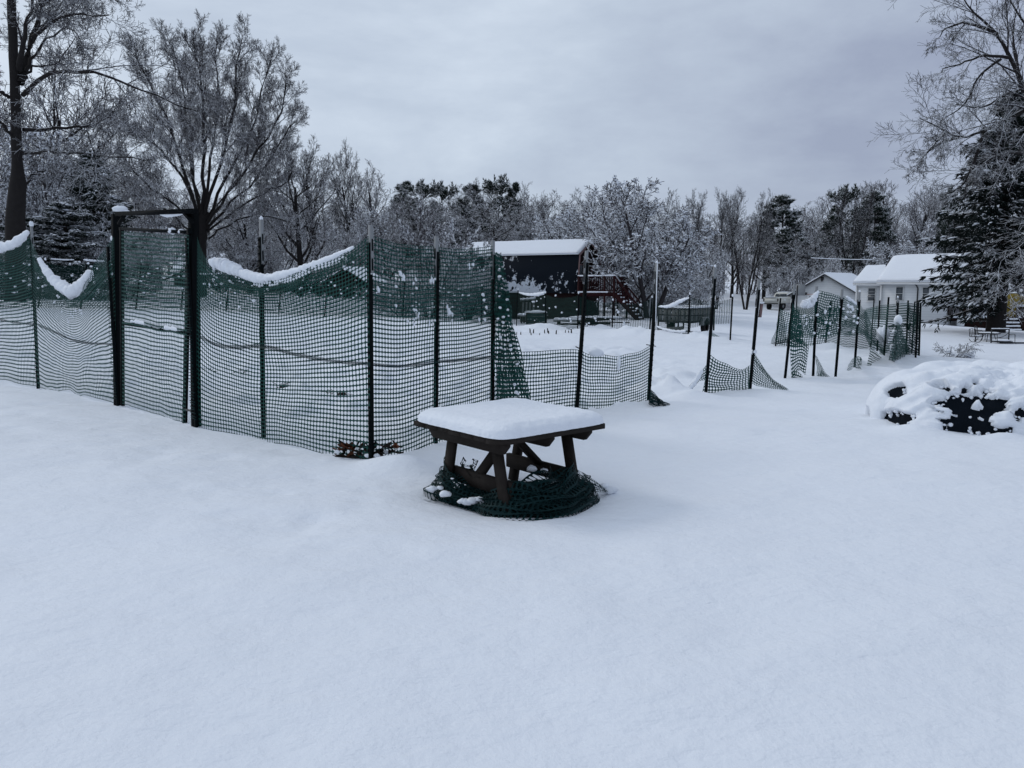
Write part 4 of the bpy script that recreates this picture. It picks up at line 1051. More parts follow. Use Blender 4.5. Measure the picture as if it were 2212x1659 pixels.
for g in (D0 - .02, D0 + 1.0):
    mb = MB().bar(SE + BG * g + (0, 0, ZD - .12), SE + BG * g + ST * 1.5 + (0, 0, .0), .05, .26, BG); part('stringer', mb, M['red'], bal)
    mb = MB(); a = SE + BG * g + np.array([0, 0, ZD + .92]); b = SE + BG * g + ST * 1.5 + np.array([0, 0, .85]); mb.bar(a, b, .06, .09, BG)
    for t in np.linspace(.1, .95, 8): mb.bar(a * (1 - t) + b * t, a * (1 - t) + b * t - (0, 0, .95), .045, .045)
    part('stair_rail', mb, M['red'], bal)
for k in range(8):
    t = (k + .5) / 8; c = SE + ST * 1.5 * t + np.array([0, 0, (ZD - .05) * (1 - t)])
    mb = MB().bar(c + BG * (D0 + .04), c + BG * (D0 + .96), .24, .04, ST); so = part('stair_tread', mb, M['red'], bal)
    mb = MB().tube([c + BG * (D0 + .05 + .88 * q) + (0, 0, .05) for q in np.linspace(0, 1, 8)], .07, 8, True, .3, k, .7); part('snow', mb, M['snow'], so, True)

# ------------------------------------------------------------------ small red shed and the long low outbuilding at the back left
def gable_house(name, label, cat, org, er, eb, w, dpt, zw, zr, wall_m, trim_m='roof_edge', over=.25, snow_t=.2, ridge_along='b', chim=None):
    """w along er, depth along eb; the ridge runs along eb ('b') or er ('r')"""
    root = thing(name, org, label, cat)
    def q(a, b, z): return org + er * a + eb * b + np.array([0, 0, z])
    mb = MB()
    if ridge_along == 'b':
        mb.prism([q(0, 0, -1), q(w, 0, -1), q(w, 0, zw), q(w / 2, 0, zr), q(0, 0, zw)], eb * dpt)
    else:
        mb.prism([q(0, 0, -1), q(0, dpt, -1), q(0, dpt, zw), q(0, dpt / 2, zr), q(0, 0, zw)], er * w)
    part('wall', mb, wall_m, root)
    for sgn in (0, 1):
        if ridge_along == 'b':
            k = (zr - zw) / (w / 2); a0 = -over if sgn == 0 else w + over; am = w / 2; ze = zw - k * over
            c4 = [q(a0, -over, ze), q(a0, dpt + over, ze), q(am, dpt + over, zr), q(am, -over, zr)]
        else:
            k = (zr - zw) / (dpt / 2); b0 = -over if sgn == 0 else dpt + over; ze = zw - k * over
            c4 = [q(-over, b0, ze), q(w + over, b0, ze), q(w + over, dpt / 2, zr), q(-over, dpt / 2, zr)]
        up = np.array([0, 0, 1.0])
        mb = slab_between(*[c + up * .01 for c in c4], .08); ro = part('roof', mb, M[trim_m], root)
        c4 = [np.asarray(c, float) for c in c4]; n1, n2 = 24, 10
        A, B = np.meshgrid(np.linspace(0.004, .996, n1), np.linspace(0, 1, n2))
        V = (c4[0] * ((1 - A) * (1 - B))[..., None] + c4[1] * (A * (1 - B))[..., None] + c4[2] * (A * B)[..., None] + c4[3] * ((1 - A) * B)[..., None])
        edge = np.minimum(np.minimum(A, 1 - A) * 8, B * 6)
        V0 = V.copy(); V0[..., 2] += .07
        V[..., 2] += .09 + snow_t * np.clip(edge + .35, 0, 1) ** .5 * (1 + .10 * noise2(A * 5 + org[0], B * 3, 61 + sgn, 2))
        i = (np.arange(n2 - 1)[:, None] * n1 + np.arange(n1 - 1)[None]).ravel(); N_ = n1 * n2
        rim = [(a, a + 1, N_ + a + 1, N_ + a) for a in range(n1 - 1)] + [(r * n1, (r + 1) * n1, N_ + (r + 1) * n1, N_ + r * n1) for r in range(n2 - 1)] + [(r * n1 + n1 - 1, (r + 1) * n1 + n1 - 1, N_ + (r + 1) * n1 + n1 - 1, N_ + r * n1 + n1 - 1) for r in range(n2 - 1)]
        mb = MB(); mb.add(np.vstack([V.reshape(-1, 3), V0.reshape(-1, 3)]), np.stack([i, i + 1, i + n1 + 1, i + n1], 1), rim); part('roof_snow', mb, M['snow'], ro, True)
    return root, q
sh = P(707, 640, 55); sh[2] = TB(sh[0], sh[1]); 
shed, qs = gable_house('garden_shed', 'small dark red shed with snowy gable roof, seen through the tall net fence', 'shed', sh + (0, 0, -.1),
                       norm((.97, -.25, 0)), norm((.25, .97, 0)), 2.9, 3.2, 1.15, 2.0, M['red_dull'], 'wood_dark', .25, .16)
mb = MB().bar(qs(.9, -.03, .0), qs(.9, -.03, 1.1), .8, .05, norm((.97, -.25, 0))); part('door', mb, M['red'], shed)
ob = P(440, 600, 82); ob[2] = TB(ob[0], ob[1])
outb, qo = gable_house('outbuilding', 'long low red outbuilding with broad snowy roof behind the big fan-shaped tree', 'building', P(376, 606, 80) * (1, 1, 0) + (0, 0, float(T(*P(376, 606, 80)[:2])) - .3),
                       norm((1, .05, 0)), norm((-.05, 1, 0)), 14.5, 6.0, 1.75, 3.7, M['red_dull'], 'wood_dark', .3, .2, 'r')
for a in (2.0, 5.5, 9.0, 12.0):
    mb = MB().bar(qo(a, -.03, .7), qo(a, -.03, 1.5), .9, .06, norm((1, .05, 0))); wi = part('window_frame', mb, M['roof_edge'], outb)
    mb = MB().bar(qo(a, -.07, .76), qo(a, -.07, 1.44), .74, .02, norm((1, .05, 0))); part('pane', mb, M['glass'], wi)

# ------------------------------------------------------------------ white house and garage at the right
ER = norm((.72, -.69, 0)); EB = norm((.69, .72, 0))
ho = np.array([28.54, 60.0, 0]); ho[2] = -0.8
house, qh = gable_house('house', 'white clapboard house with steep snowy roof, left of the big spruce', 'house', ho, ER, EB, 4.4, 6.3, 3.05, 4.88, M['siding_white'], 'roof_edge', .25, .22, 'r')
def window(parent, q, a, z0, z1, w, sash=True):
    mb = MB().bar(q(a, -.03, z0 - .08), q(a, -.03, z1 + .08), w + .16, .07, ER); fr_ = part('window', mb, M['roof_edge'], parent)
    zm = (z0 + z1) / 2
    for u0, u1 in ((z0, zm - .02), (zm + .02, z1)):
        mb = MB().bar(q(a, -.075, u0), q(a, -.075, u1), w, .02, ER); part('pane', mb, M['glass'], fr_)
    mb = MB().bar(q(a - w / 2 - .12, -.1, z0 - .1), q(a + w / 2 + .12, -.1, z0 - .1), .08, .06); part('sill', mb, M['roof_edge'], fr_)
    return fr_
# window places read off the picture on the front wall's plane
f_h = on_plane(qh(0, 0, 0), qh(5, 0, 0))
def on_wall(q, f, x0, x1, y0, y1, x_=C5):
    a = f(*x_(x0, y1)); b = f(*x_(x1, y0)); o = q(0, 0, 0)
    return np.dot(a - o, ER), np.dot(b - o, ER), a[2] - o[2], b[2] - o[2]
a0, a1, z0, z1 = on_wall(qh, f_h, 1428, 1494, 742, 855); window(house, qh, (a0 + a1) / 2, z0, z1, a1 - a0)
a0, a1, z0, z1 = on_wall(qh, f_h, 1668, 1730, 745, 850); window(house, qh, (a0 + a1) / 2, z0, z1, a1 - a0)
mb = MB().bar(qh(.06, -.04, -.5), qh(.06, -.04, 3.0), .12, .05, ER); part('corner_board', mb, M['roof_edge'], house)
mb = MB().tube([qh(-.2, -.30, 2.88), qh(4.6, -.30, 2.84)], .06, 8); part('gutter', mb, M['roof_edge'], house)
a0, a1, z0, z1 = on_wall(qh, f_h, 1610, 1630, 720, 900)
mb = MB().tube([qh(a0 - .1, -.28, 2.82), qh(a0, -.25, 2.75), qh(a1, -.06, 2.5), qh(a1, -.06, -.3)], .05, 8); part('downpipe', mb, M['metal_dark'], house)
wo = ho - ER * 1.95 + EB * .30
wing, qw = gable_house('house_wing', 'low white side wing of the clapboard house, beside the garage', 'house', wo, ER, EB, 1.92, 4.8, 2.95, 4.12, M['siding_white'], 'roof_edge', .2, .2, 'r')
f_w = on_plane(qw(0, 0, 0), qw(2, 0, 0))
a0, a1, z0, z1 = on_wall(qw, f_w, 1178, 1244, 752, 860); wf = window(wing, qw, (a0 + a1) / 2, z0, z1, a1 - a0)
mb = MB()
for t in (.3, .72): mb.bar(qw((a0 + a1) / 2 - .3, -.10, z0 + (z1 - z0) * t), qw((a0 + a1) / 2 + .3, -.10, z0 + (z1 - z0) * t), .03, .05)
part('screen_bar', mb, M['grey_metal'], wf)
mb = MB().tube([qw(1.55, 2.0, 3.8), qw(1.55, 2.0, 4.4)], .07, 8); part('vent_pipe', mb, M['metal_dark'], wing)
mb = MB().bar(qw(.06, -.04, -.5), qw(.06, -.04, 2.9), .12, .05, ER); part('corner_board', mb, M['roof_edge'], wing)
mb = MB().tube([qw(-.15, -.25, 2.80), qw(1.9, -.25, 2.78)], .05, 8); part('gutter', mb, M['roof_edge'], wing)
gr = np.array([34.2, 76.0, 0]); gw = 7.06; go = gr - ER * gw; go[2] = -1.05
gar, qg = gable_house('garage', 'white clapboard garage with gable end and dark roof edges, behind the parked pickup', 'garage', go, ER, EB, gw, 7.5, 2.1, 4.15, M['siding_white'], 'metal_dark', .28, .18, 'b')
f_ga = on_plane(qg(0, 0, 0), qg(5, 0, 0))
a0, a1, z0, z1 = on_wall(qg, f_ga, 652, 700, 805, 950)
mb = MB().bar(qg((a0 + a1) / 2, -.03, -.2), qg((a0 + a1) / 2, -.03, z1), 1.0, .07, ER); do = part('side_door', mb, M['roof_edge'], gar)
mb = MB().bar(qg((a0 + a1) / 2, -.075, z1 - .65), qg((a0 + a1) / 2, -.075, z1 - .15), .6, .02, ER); part('pane', mb, M['glass'], do)
a = f_ga(*C5(766, 672)); mb = MB().blob(a + EB * -.12, (.12, .12, .2), 3, .2); mb.bar(a, a + EB * -.1 + (0, 0, .25), .3, .12); part('gable_lamp', mb, M['metal_dark'], gar)
a = f_ga(*C5(622, 800)); mb = MB().lathe(a + EB * -.12 - (0, 0, .15), [(.02, 0), (.09, .03), (.10, .2), (.04, .3)], 10); part('wall_lantern', mb, M['metal_dark'], gar)
mb = MB().tube([qg(gw * .8, 2.4, 2.7), qg(gw * .8, 2.4, 3.7)], .05, 8); part('vent_pipe', mb, M['metal_dark'], gar)
# basketball hoop on a pole in front of the garage
hb = P(*C5(534, 880), 66); hb[2] = TB(hb[0], hb[1])
hoop = thing('basketball_hoop', hb, 'basketball hoop with grey backboard on a dark pole in front of the garage', 'basketball hoop')
tz = P(*C5(540, 725), 66)[2]
mb = MB().bar(hb - (0, 0, .3), (hb[0], hb[1], tz), .09, .09); part('pole', mb, M['metal_dark'], hoop)
mb = MB().bar((hb[0] + .25, hb[1] - .1, tz - .85), (hb[0] + .25, hb[1] - .1, tz + .1), .75, .05, (.9, -.4, 0)); part('backboard', mb, M['grey_metal'], hoop)
rc = np.array([hb[0] + 1.0, hb[1] - .3, tz - .75]); th = np.linspace(0, 2 * math.pi, 17)
mb = MB().tube([rc + (.26 * math.cos(t), .26 * math.sin(t), 0) for t in th], .02, 6); part('rim', mb, M['red_plastic'], hoop)
mb = MB()
for t in th[:-1]: mb.bar(rc + (.25 * math.cos(t), .25 * math.sin(t), 0), rc + (.15 * math.cos(t + .3), .15 * math.sin(t + .3), -.4), .012, .012); 
part('hoop_net', mb, M['white_paint'], hoop)

# ------------------------------------------------------------------ old two-tone pickup, seen from behind
tp = P(*CK(760, 1190), 86); tp[2] = TB(tp[0], tp[1])
truck = thing('pickup_truck', tp, 'old cream and mustard pickup truck dusted with snow, parked left of the garage', 'truck')
TF = norm((.74, .67, 0)); TR = norm((.67, -.74, 0))
def tq(f, r, z): return tp + TF * f + TR * r + np.array([0, 0, z])
def loft(sections, mat, nm, parent, smooth=False):
    mb = MB(); n = len(sections[0]); V = np.array(sections).reshape(-1, 3); m = len(sections)
    i = np.arange(m - 1)[:, None] * n; j = np.arange(n)[None]; j2 = (j + 1) % n
    mb.add(V, np.stack([i + j, i + j2, i + n + j2, i + n + j], -1).reshape(-1, 4)); mb.add(V[:n], [list(range(n))[::-1]]); mb.add(V[-n:], [list(range(n))])
    return part(nm, mb, M[mat], parent, smooth)
def sec(f, pts): return [tq(f, r, z) for r, z in pts]
W_ = .95
lower = lambda zt, w: [(-w, .76), (w, .76), (w + .03, 1.0), (w, zt + .17), (w - .05, zt + .22), (-w + .05, zt + .22), (-w, zt + .17), (-w - .03, 1.0)]
body = loft([sec(0, lower(1.18, .93)), sec(.05, lower(1.2, W_)), sec(2.35, lower(1.2, W_)), sec(3.7, lower(1.18, W_)), sec(5.0, lower(1.12, .93)), sec(5.15, lower(1.05, .90))], 'truck_white', 'body', truck)
cabf = lambda k, zt, w: [(-w, 1.36), (w, 1.36), (w - .06, 1.56), (w - .16 * k, zt + .08), (w - .24 * k, zt + .14), (-w + .24 * k, zt + .14), (-w + .16 * k, zt + .08), (-w + .06, 1.56)]
cab = loft([sec(2.15, cabf(1, 1.22, .92)), sec(2.28, cabf(1, 1.74, .92)), sec(2.45, cabf(1, 1.82, .92)), sec(3.2, cabf(1, 1.82, .92)), sec(3.4, cabf(1, 1.76, .92)), sec(3.85, cabf(.3, 1.24, .92))], 'truck_white', 'cab', truck)
mb = MB().prism([tq(2.13, -.72, 1.48), tq(2.13, .72, 1.48), tq(2.22, .64, 1.80), tq(2.22, -.64, 1.80)], TF * .012); part('rear_window', mb, M['glass'], cab)
mb = MB().prism([tq(2.5, .905, 1.46), tq(3.55, .905, 1.46), tq(3.3, .81, 1.80), tq(2.55, .81, 1.80)], TR * .015); part('side_window', mb, M['glass'], cab)
mb = MB().bar(tq(-.03, -.72, 1.12), tq(-.03, .72, 1.12), .04, .44, TF); part('tailgate', mb, M['truck_white'], truck)
mb = MB().bar(tq(-.06, -.7, 1.36), tq(-.06, .7, 1.36), .03, .035, TF); part('tailgate_trim', mb, M['metal_dark'], truck)
for r in (-.86, .86):
    mb = MB().bar(tq(-.05, r, .96), tq(-.05, r, 1.28), .10, .05, TR); part('tail_light', mb, M['red'], truck)
mb = MB().bar(tq(-.14, -.9, .72), tq(-.14, .9, .72), .10, .12, TF); part('bumper', mb, M['metal_dark'], truck)
mb = MB().bar(tq(2.5, .985, .94), tq(4.5, .985, .94), .02, .34, TR); part('lower_panel', mb, M['truck_yellow'], truck)
mb = MB().bar(tq(1.9, .995, 1.16), tq(4.8, .995, 1.16), .025, .045, TR); part('trim_strip', mb, M['chrome'], truck)
mb = MB().bar(tq(2.5, .99, .82), tq(2.5, .99, 1.36), .025, .02, TF); part('door_seam', mb, M['metal_dark'], truck)
for f in (1.1, 4.2):
    for r in (-.8, .8):
        mb = MB(); c = tq(f, r, .42); ax = TR; th = np.arange(20) / 20 * 2 * math.pi
        ring = lambda R, off: [c + ax * off + TF * (R * math.cos(t)) + np.array([0, 0, R * math.sin(t)]) for t in th]
        sgn = 1 if r > 0 else -1
        mb2 = MB(); secs = [ring(.2, -.12), ring(.40, -.12), ring(.43, -.06), ring(.43, .06), ring(.40, .12), ring(.2, .12)]
        V = np.array(secs).reshape(-1, 3); i = np.arange(5)[:, None] * 20; j = np.arange(20)[None]; j2 = (j + 1) % 20
        mb2.add(V, np.stack([i + j, i + j2, i + 20 + j2, i + 20 + j], -1).reshape(-1, 4)); wo_ = part('wheel', mb2, M['rubber'], truck)
        mb3 = MB().prism(ring(.2, .08 * sgn), ax * .03); part('rim', mb3, M['grey_metal'], wo_)
mb = MB()
for a, b, z, r in (((0.1, -.8), (2.1, -.8), 1.42, .06), ((0.1, .85), (2.1, .85), 1.42, .06), ((2.4, -.5), (3.3, -.5), 1.97, .09), ((2.4, .5), (3.3, .5), 1.97, .09), ((2.4, 0), (3.3, 0), 1.98, .1), ((3.9, 0), (5.0, 0), 1.37, .2), ((0.02, -.85), (0.02, .85), 1.42, .05)):
    m_ = MB().tube([tq(a[0] + (b[0] - a[0]) * t, a[1] + (b[1] - a[1]) * t, z) for t in np.linspace(0, 1, 10)], [r * .5] + [r * 1.3] * 8 + [r * .5], 10, True, .2, 3, .5)
    part('snow', m_, M['snow'], truck, True)
mb = MB().blob(tq(1.2, 0, 1.1), (1.1, .85, .30), 4, .2, 14); part('snow', mb, M['snow'], truck, True)
# short leaning board with a cap of snow
bp = P(*CK(285, 1440), 58); bp[2] = TB(bp[0], bp[1])
brd = thing('leaning_board', bp, 'short faded pink board standing in the snow left of the pickup, snow on its top', 'board')
tp2 = P(*CK(370, 940), 58)
mb = MB().bar(bp - (0, 0, .2), tp2 * (1, 1, 1), .20, .06, (1, -.3, 0)); part('plank', mb, M['pink_wood'], brd)
mb = MB().bar(bp + (-.12, 0, -.2), tp2 + (-.12, 0, 0), .05, .07, (1, -.3, 0)); part('stake', mb, M['metal_dark'], brd)
mb = MB().blob(tp2 + (-.02, 0, .05), (.2, .1, .07), 3, .3); part('snow', mb, M['snow'], brd, True)

# ------------------------------------------------------------------ stake-sided trailer beyond the far fence
tc = P(*CT(950, 985), 30.5); tc[2] = TB(tc[0], tc[1])
trl = thing('utility_trailer', tc, 'grey slat-sided utility trailer with snow on its rails, behind the far fence', 'trailer')
le = P(*CT(250, 870), 32.0); re_ = P(*CT(1500, 830), 32.6)
UL = (le - tc) * (1, 1, 0); UR = (re_ - tc) * (1, 1, 0); uz = np.array([0, 0, 1.0])
ht = P(*CT(950, 500), 30.5)[2] - tc[2]
def tw(a, b, z): return tc + UL * a + UR * b + uz * z
zbd = ht * .50
for nm, (p, q, nb) in {'tailgate': ((0, 0), (1, 0), 7), 'side_panel': ((0, 0), (0, 1), 6), 'front_panel': ((0, 1), (1, 1), 7), 'far_side_panel': ((1, 0), (1, 1), 6)}.items():
    mb = MB(); A = tw(*p, 0); B = tw(*q, 0); d = norm(B - A); L = np.linalg.norm(B - A)
    for t in (np.arange(nb) + .5) / nb:
        c = A + (B - A) * t; mb.bar(c + uz * zbd, c + uz * (ht - .04), L / nb * .72, .025, d)
    o = part('side_panel' if nm == 'far_side_panel' else nm, mb, M['grey_wood'], trl)
    mb = MB().bar(A + uz * ht, B + uz * ht, .06, .06); part('top_rail', mb, M['metal_dark'], o)
    mb = MB().bar(A + uz * (zbd + (ht - zbd) * .45), B + uz * (zbd + (ht - zbd) * .45), .04, .05); part('mid_rail', mb, M['metal_dark'], o)
    mb = MB().tube([A + (B - A) * t + uz * (ht + .05) for t in np.linspace(0, 1, 12)], .045, 8, True, .4, nb, .8); part('snow', mb, M['snow'], o, True)
mb = MB().prism([tw(0, 0, zbd - .08), tw(1, 0, zbd - .08), tw(1, 1, zbd - .08), tw(0, 1, zbd - .08)], (0, 0, .08)); part('bed', mb, M['metal_dark'], trl)
for a, b in ((0, 0), (1, 0), (1, 1), (0, 1), (.35, 0), (.7, 0)):
    mb = MB().bar(tw(a, b, .02), tw(a, b, ht + .02), .06, .06); part('post', mb, M['metal_dark'], trl)
for a in (-.05, 1.05):
    c = tw(a, .55, .24); ax = norm(UL); fd = norm(UR); th = np.arange(18) / 18 * 2 * math.pi
    mb = MB(); V = np.array([[c + ax * o_ + fd * R * math.cos(t) + uz * R * math.sin(t) for t in th] for R, o_ in ((.14, -.1), (.29, -.09), (.31, 0), (.29, .09), (.14, .1))]).reshape(-1, 3)
    i = np.arange(4)[:, None] * 18; j = np.arange(18)[None]; j2 = (j + 1) % 18
    mb.add(V, np.stack([i + j, i + j2, i + 18 + j2, i + 18 + j], -1).reshape(-1, 4)); wh_ = part('wheel', mb, M['rubber'], trl)
    mb = MB(); pr = [c + fd * .38 * math.cos(t) + uz * .38 * math.sin(t) for t in np.linspace(.15, math.pi - .15, 12)]
    for p, q in zip(pr[:-1], pr[1:]): mb.bar(p, q, .26, .03, ax)
    part('mudguard', mb, M['grey_metal'], trl)
mb = MB().bar(tw(.5, 1, .35), tw(.5, 1.6, .3), .07, .07); part('tow_bar', mb, M['metal_dark'], trl)
mb = MB().bar(tw(.2, .02, .1), tw(.8, -.18, .02), .02, .35, norm(UR)); part('ramp', mb, M['grey_wood'], trl)

# ------------------------------------------------------------------ work benches and stacked timber in front of the barn
def bench(px0, px1, py_top, py_bot, d, label, skew=.15):
    a = P(*CF(px0, py_bot), d); b = P(*CF(px1, py_bot), d - .3); a[2] = TB(a[0], a[1]); b[2] = TB(b[0], b[1])
    h = P(*CF((px0 + px1) / 2, py_top), d)[2] - (a[2] + b[2]) / 2
    root = thing('work_bench', (a + b) / 2, label, 'bench')
    dr = norm((b - a) * (1, 1, 0)); bk = np.array([-dr[1], dr[0], 0]); zt = (a[2] + b[2]) / 2 + h - .06
    A = np.array([a[0], a[1], zt]); B = np.array([b[0], b[1], zt])
    for k in range(3):
        mb = MB().bar(A + bk * .3 * k, B + bk * .3 * k, .27, .05); part('plank', mb, M['grey_wood'], root)
    for p in (A + dr * .2, B - dr * .2):
        for k in (0, .6):
            mb = MB().bar(p + bk * k, p + bk * k - (0, 0, h + .2), .09, .09); part('leg', mb, M['wood_dark'], root)
    mb = MB().bar(A + dr * .2 - (0, 0, h * .6), B - dr * .2 - (0, 0, h * .6), .06, .08); part('stretcher', mb, M['wood_dark'], root)
    mb = MB().tube([A * (1 - t) + B * t + bk * .3 + (0, 0, .07) for t in np.linspace(0, 1, 18)], .36, 10, True, .2, 5, .25); part('snow', mb, M['snow'], root, True)
    return root
bench(300, 830, 790, 960, 39.5, 'long snow-covered plank bench in front of the dark barn wall, left one')
bench(1080, 1690, 890, 1030, 38.0, 'low snow-covered plank bench in front of the barn, nearer the balcony')
lp = P(*CF(1980, 1040), 38.5); lp[2] = TB(lp[0], lp[1])
pile = thing('timber_pile', lp, 'low pile of dark boards half under snow below the balcony stair', 'timber pile')
r9 = random.Random(4)
for k in range(9):
    c = lp + (r9.uniform(-.9, .9), r9.uniform(-.3, .4), .06 + .07 * (k // 2)); an = r9.uniform(-.25, .25); L = r9.uniform(.6, 1.1)
    mb = MB().bar(c - (L * math.cos(an), L * math.sin(an), 0), c + (L * math.cos(an), L * math.sin(an), r9.uniform(-.05, .05)), .16, .05); part('board', mb, M['wood_dark'], pile)
for k in range(3):
    mb = MB().blob(lp + (-.8 + .8 * k, .1, .38), (.55, .3, .07), k, .3, 12); part('snow', mb, M['snow'], pile, True)
cr = P(*CF(700, 985), 38.6); cr[2] = TB(cr[0], cr[1])
crate = thing('slatted_crate', cr, 'dark slatted crate with snow on top, below the left plank bench', 'crate')
for k in range(4):
    mb = MB().bar(cr + (-.5, -.35, .08 + .13 * k), cr + (.5, -.35, .08 + .13 * k), .10, .03, (0, 0, 1)); part('slat', mb, M['net_dark'], crate)
for sx in (-.48, .48):
    for sy in (-.33, .33):
        mb = MB().bar(cr + (sx, sy, -.1), cr + (sx, sy, .58), .07, .07); part('corner_post', mb, M['wood_dark'], crate)
mb = MB().prism([cr + (-.5, -.32, .52), cr + (.5, -.32, .52), cr + (.5, .34, .52), cr + (-.5, .34, .52)], (0, 0, .04)); part('lid', mb, M['wood_dark'], crate)
mb = MB().blob(cr + (0, 0, .6), (.56, .38, .10), 2, .2, 12); part('snow', mb, M['snow'], crate, True)
dc = P(*CF(360, 740), 42.5); dc[2] = TB(dc[0], dc[1])
ch0 = thing('stacked_chairs', dc, 'grey slat-backed garden seat against the barn, a bar of snow above it', 'seat')
for k in range(4):
    x = P(*CF(400 + k * 75, 600), 42.5); mb = MB().bar((x[0], x[1], dc[2] + .1), (x[0] + .05, x[1], P(*CF(400, 510), 42.5)[2]), .10, .04, (1, 0, 0)); part('slat', mb, M['grey_wood'], ch0)
a = P(*CF(355, 470), 42.5); b = P(*CF(690, 440), 42.5)
mb = MB().bar(a, b, .08, .10); part('top_rail', mb, M['grey_wood'], ch0)
mb = MB().tube([a * (1 - t) + b * t + (0, 0, .06) for t in np.linspace(0, 1, 10)], .06, 8, True, .3, 4, .8); part('snow', mb, M['snow'], ch0, True)
mb = MB().bar((dc[0] - .1, dc[1] - .3, dc[2] + .42), (dc[0] + 1.5, dc[1] - .3, dc[2] + .42), .5, .06); part('seat', mb, M['grey_wood'], ch0)
for sx in (0, 1.4):
    mb = MB().bar((dc[0] + sx, dc[1] - .45, dc[2] - .1), (dc[0] + sx, dc[1] - .45, dc[2] + .42), .07, .07); part('leg', mb, M['grey_wood'], ch0)

# stubble of cut stalks at the far end of the rows, tufts of dead weeds by the fence
k = 0; proto = None
for cx_, cy_ in ((275, 1172), (365, 1185), (572, 1172), (592, 1190), (640, 1178), (770, 1196), (880, 1180), (952, 1172), (972, 1192), (1130, 1200), (1328, 1185), (1400, 1170), (1463, 1192), (668, 1085)):
    g = G(*CF(cx_, cy_)); g[2] = TB(g[0], g[1])
    if proto is None:
        mb = MB().tube([g - (0, 0, .1), g + (0.01, 0, .12), g + (.03, 0, .24)], [.035, .032, .025], 7, True, .2, 2)
        proto = thing('cut_stalk', g, 'short dark cut stalk poking out of the snow at the far end of the rows', 'stalk', 'cut stalks in the snow before the far fence')
        part('stem', mb, M['soil'], proto); mb = MB().blob(g + (.03, 0, .25), (.045, .045, .03), 4, .3, 8); part('snow_cap', mb, M['snow'], proto, True); o = proto
    else:
        o = copy_tree(proto)
    o.location = tuple(g); o.rotation_euler = (0, 0, k * 1.3); s = .42 + .25 * ((k * 7) % 5) / 4; o.scale = (s, s, s); k += 1
def weed(p, h, n, label, seed, spread=.25, group=None, mat='soil'):
    rw = random.Random(seed); root = thing('dead_weed', p, label, 'weed', group)
    mb = MB()
    for _ in range(n):
        a = rw.uniform(0, 6.28); e_ = np.array([math.cos(a), math.sin(a), 0]) * rw.uniform(.1, 1) * spread; b = p + e_ * .35
        hh = h * rw.uniform(.4, 1)
        mb.tube([b - (0, 0, .05), b + e_ * .4 + (0, 0, hh * .6), b + e_ + (0, 0, hh * rw.uniform(.5, 1))], [.008, .006, .004], 4)
    part('stems', mb, M[mat], root)
    for q in range(3):
        mb = MB().blob(p + (rw.uniform(-.5, .5) * spread, rw.uniform(-.5, .5) * spread, .02), (spread * .22, spread * .16, .018), q, .5, 10); part('bare_soil', mb, M['soil'], root)
    return root
for i, (cx_, cy_, lb) in enumerate(((340, 1075, 'dark patch of dead weeds in the snow left of the middle fence post'), (600, 1110, 'wide dark patch of dead weeds and soil right of the middle fence post'),
                                    (950, 1175, 'small dead weed clump in the snow left of the corner post'), (160, 1030, 'small dark weed tuft close by the gate post'))):
    g = G(*C2(cx_, cy_)); g[2] = TB(g[0], g[1]); weed(g, .14, 9, lb, i, .22)
for i, (x, y, lb) in enumerate(((120, 836, 'small dark dead plant seen through the net left of the gate'), (180, 842, 'second small dead plant through the net beside the gate post'))):
    pass

# wilted brown leaves and dark holes at the foot of the corner post
for nm, c0, n, sd, lb in (('leaf_clump', (861, 1122), 26, 5, 'clump of curled red-brown leaves at the foot of the corner post, left side'),
                          ('leaf_clump', (935, 1124), 24, 6, 'clump of dark dead leaves and stems right of the corner post foot')):
    g = G(c0[0] * K, c0[1] * K); g[2] = TB(g[0], g[1]); root = thing(nm, g, lb, 'dead leaves'); rw = random.Random(sd)
    for q in range(n):
        c = g + (rw.uniform(-.15, .15), rw.uniform(-.06, .05), rw.uniform(.0, .13)); a = rw.uniform(0, 6.28); L = rw.uniform(.03, .075); wd = L * .45
        d1 = np.array([math.cos(a), math.sin(a), rw.uniform(-.5, .9)]); d1 = norm(d1); s1 = norm(np.cross(d1, (rw.uniform(-.3, .3), rw.uniform(-.3, .3), 1)))
        n1 = np.cross(s1, d1); V = []
        for t, ww in ((-1, .1), (-.4, .9), (.3, 1), (1, .08)):
            for sx in (-1, 0, 1): V.append(c + d1 * L * t + s1 * wd * ww * sx + n1 * (abs(sx) * wd * .5 + L * .3 * t * t))
        V = np.array(V); F = [[r * 3 + k_, r * 3 + k_ + 1, r * 3 + k_ + 4, r * 3 + k_ + 3] for r in range(3) for k_ in range(2)]
        mb = MB().add(V, F); part('leaf', mb, M['leaf'] if rw.random() < (.55 if sd == 5 else .25) else M['soil'], root)
    for q in range(3):
        mb = MB().blob(g + (-.12 + .12 * q, 0, -.005), (.075, .045, .03), q, .5, 12); part('bare_soil', mb, M['soil'], root)
    for q in range(3):
        mb = MB().blob(g + (rw.uniform(-.2, .2), rw.uniform(-.12, .02), rw.uniform(.03, .1)), (.03, .02, .02), q, .4, 8); part('snow', mb, M['snow'], root, True)

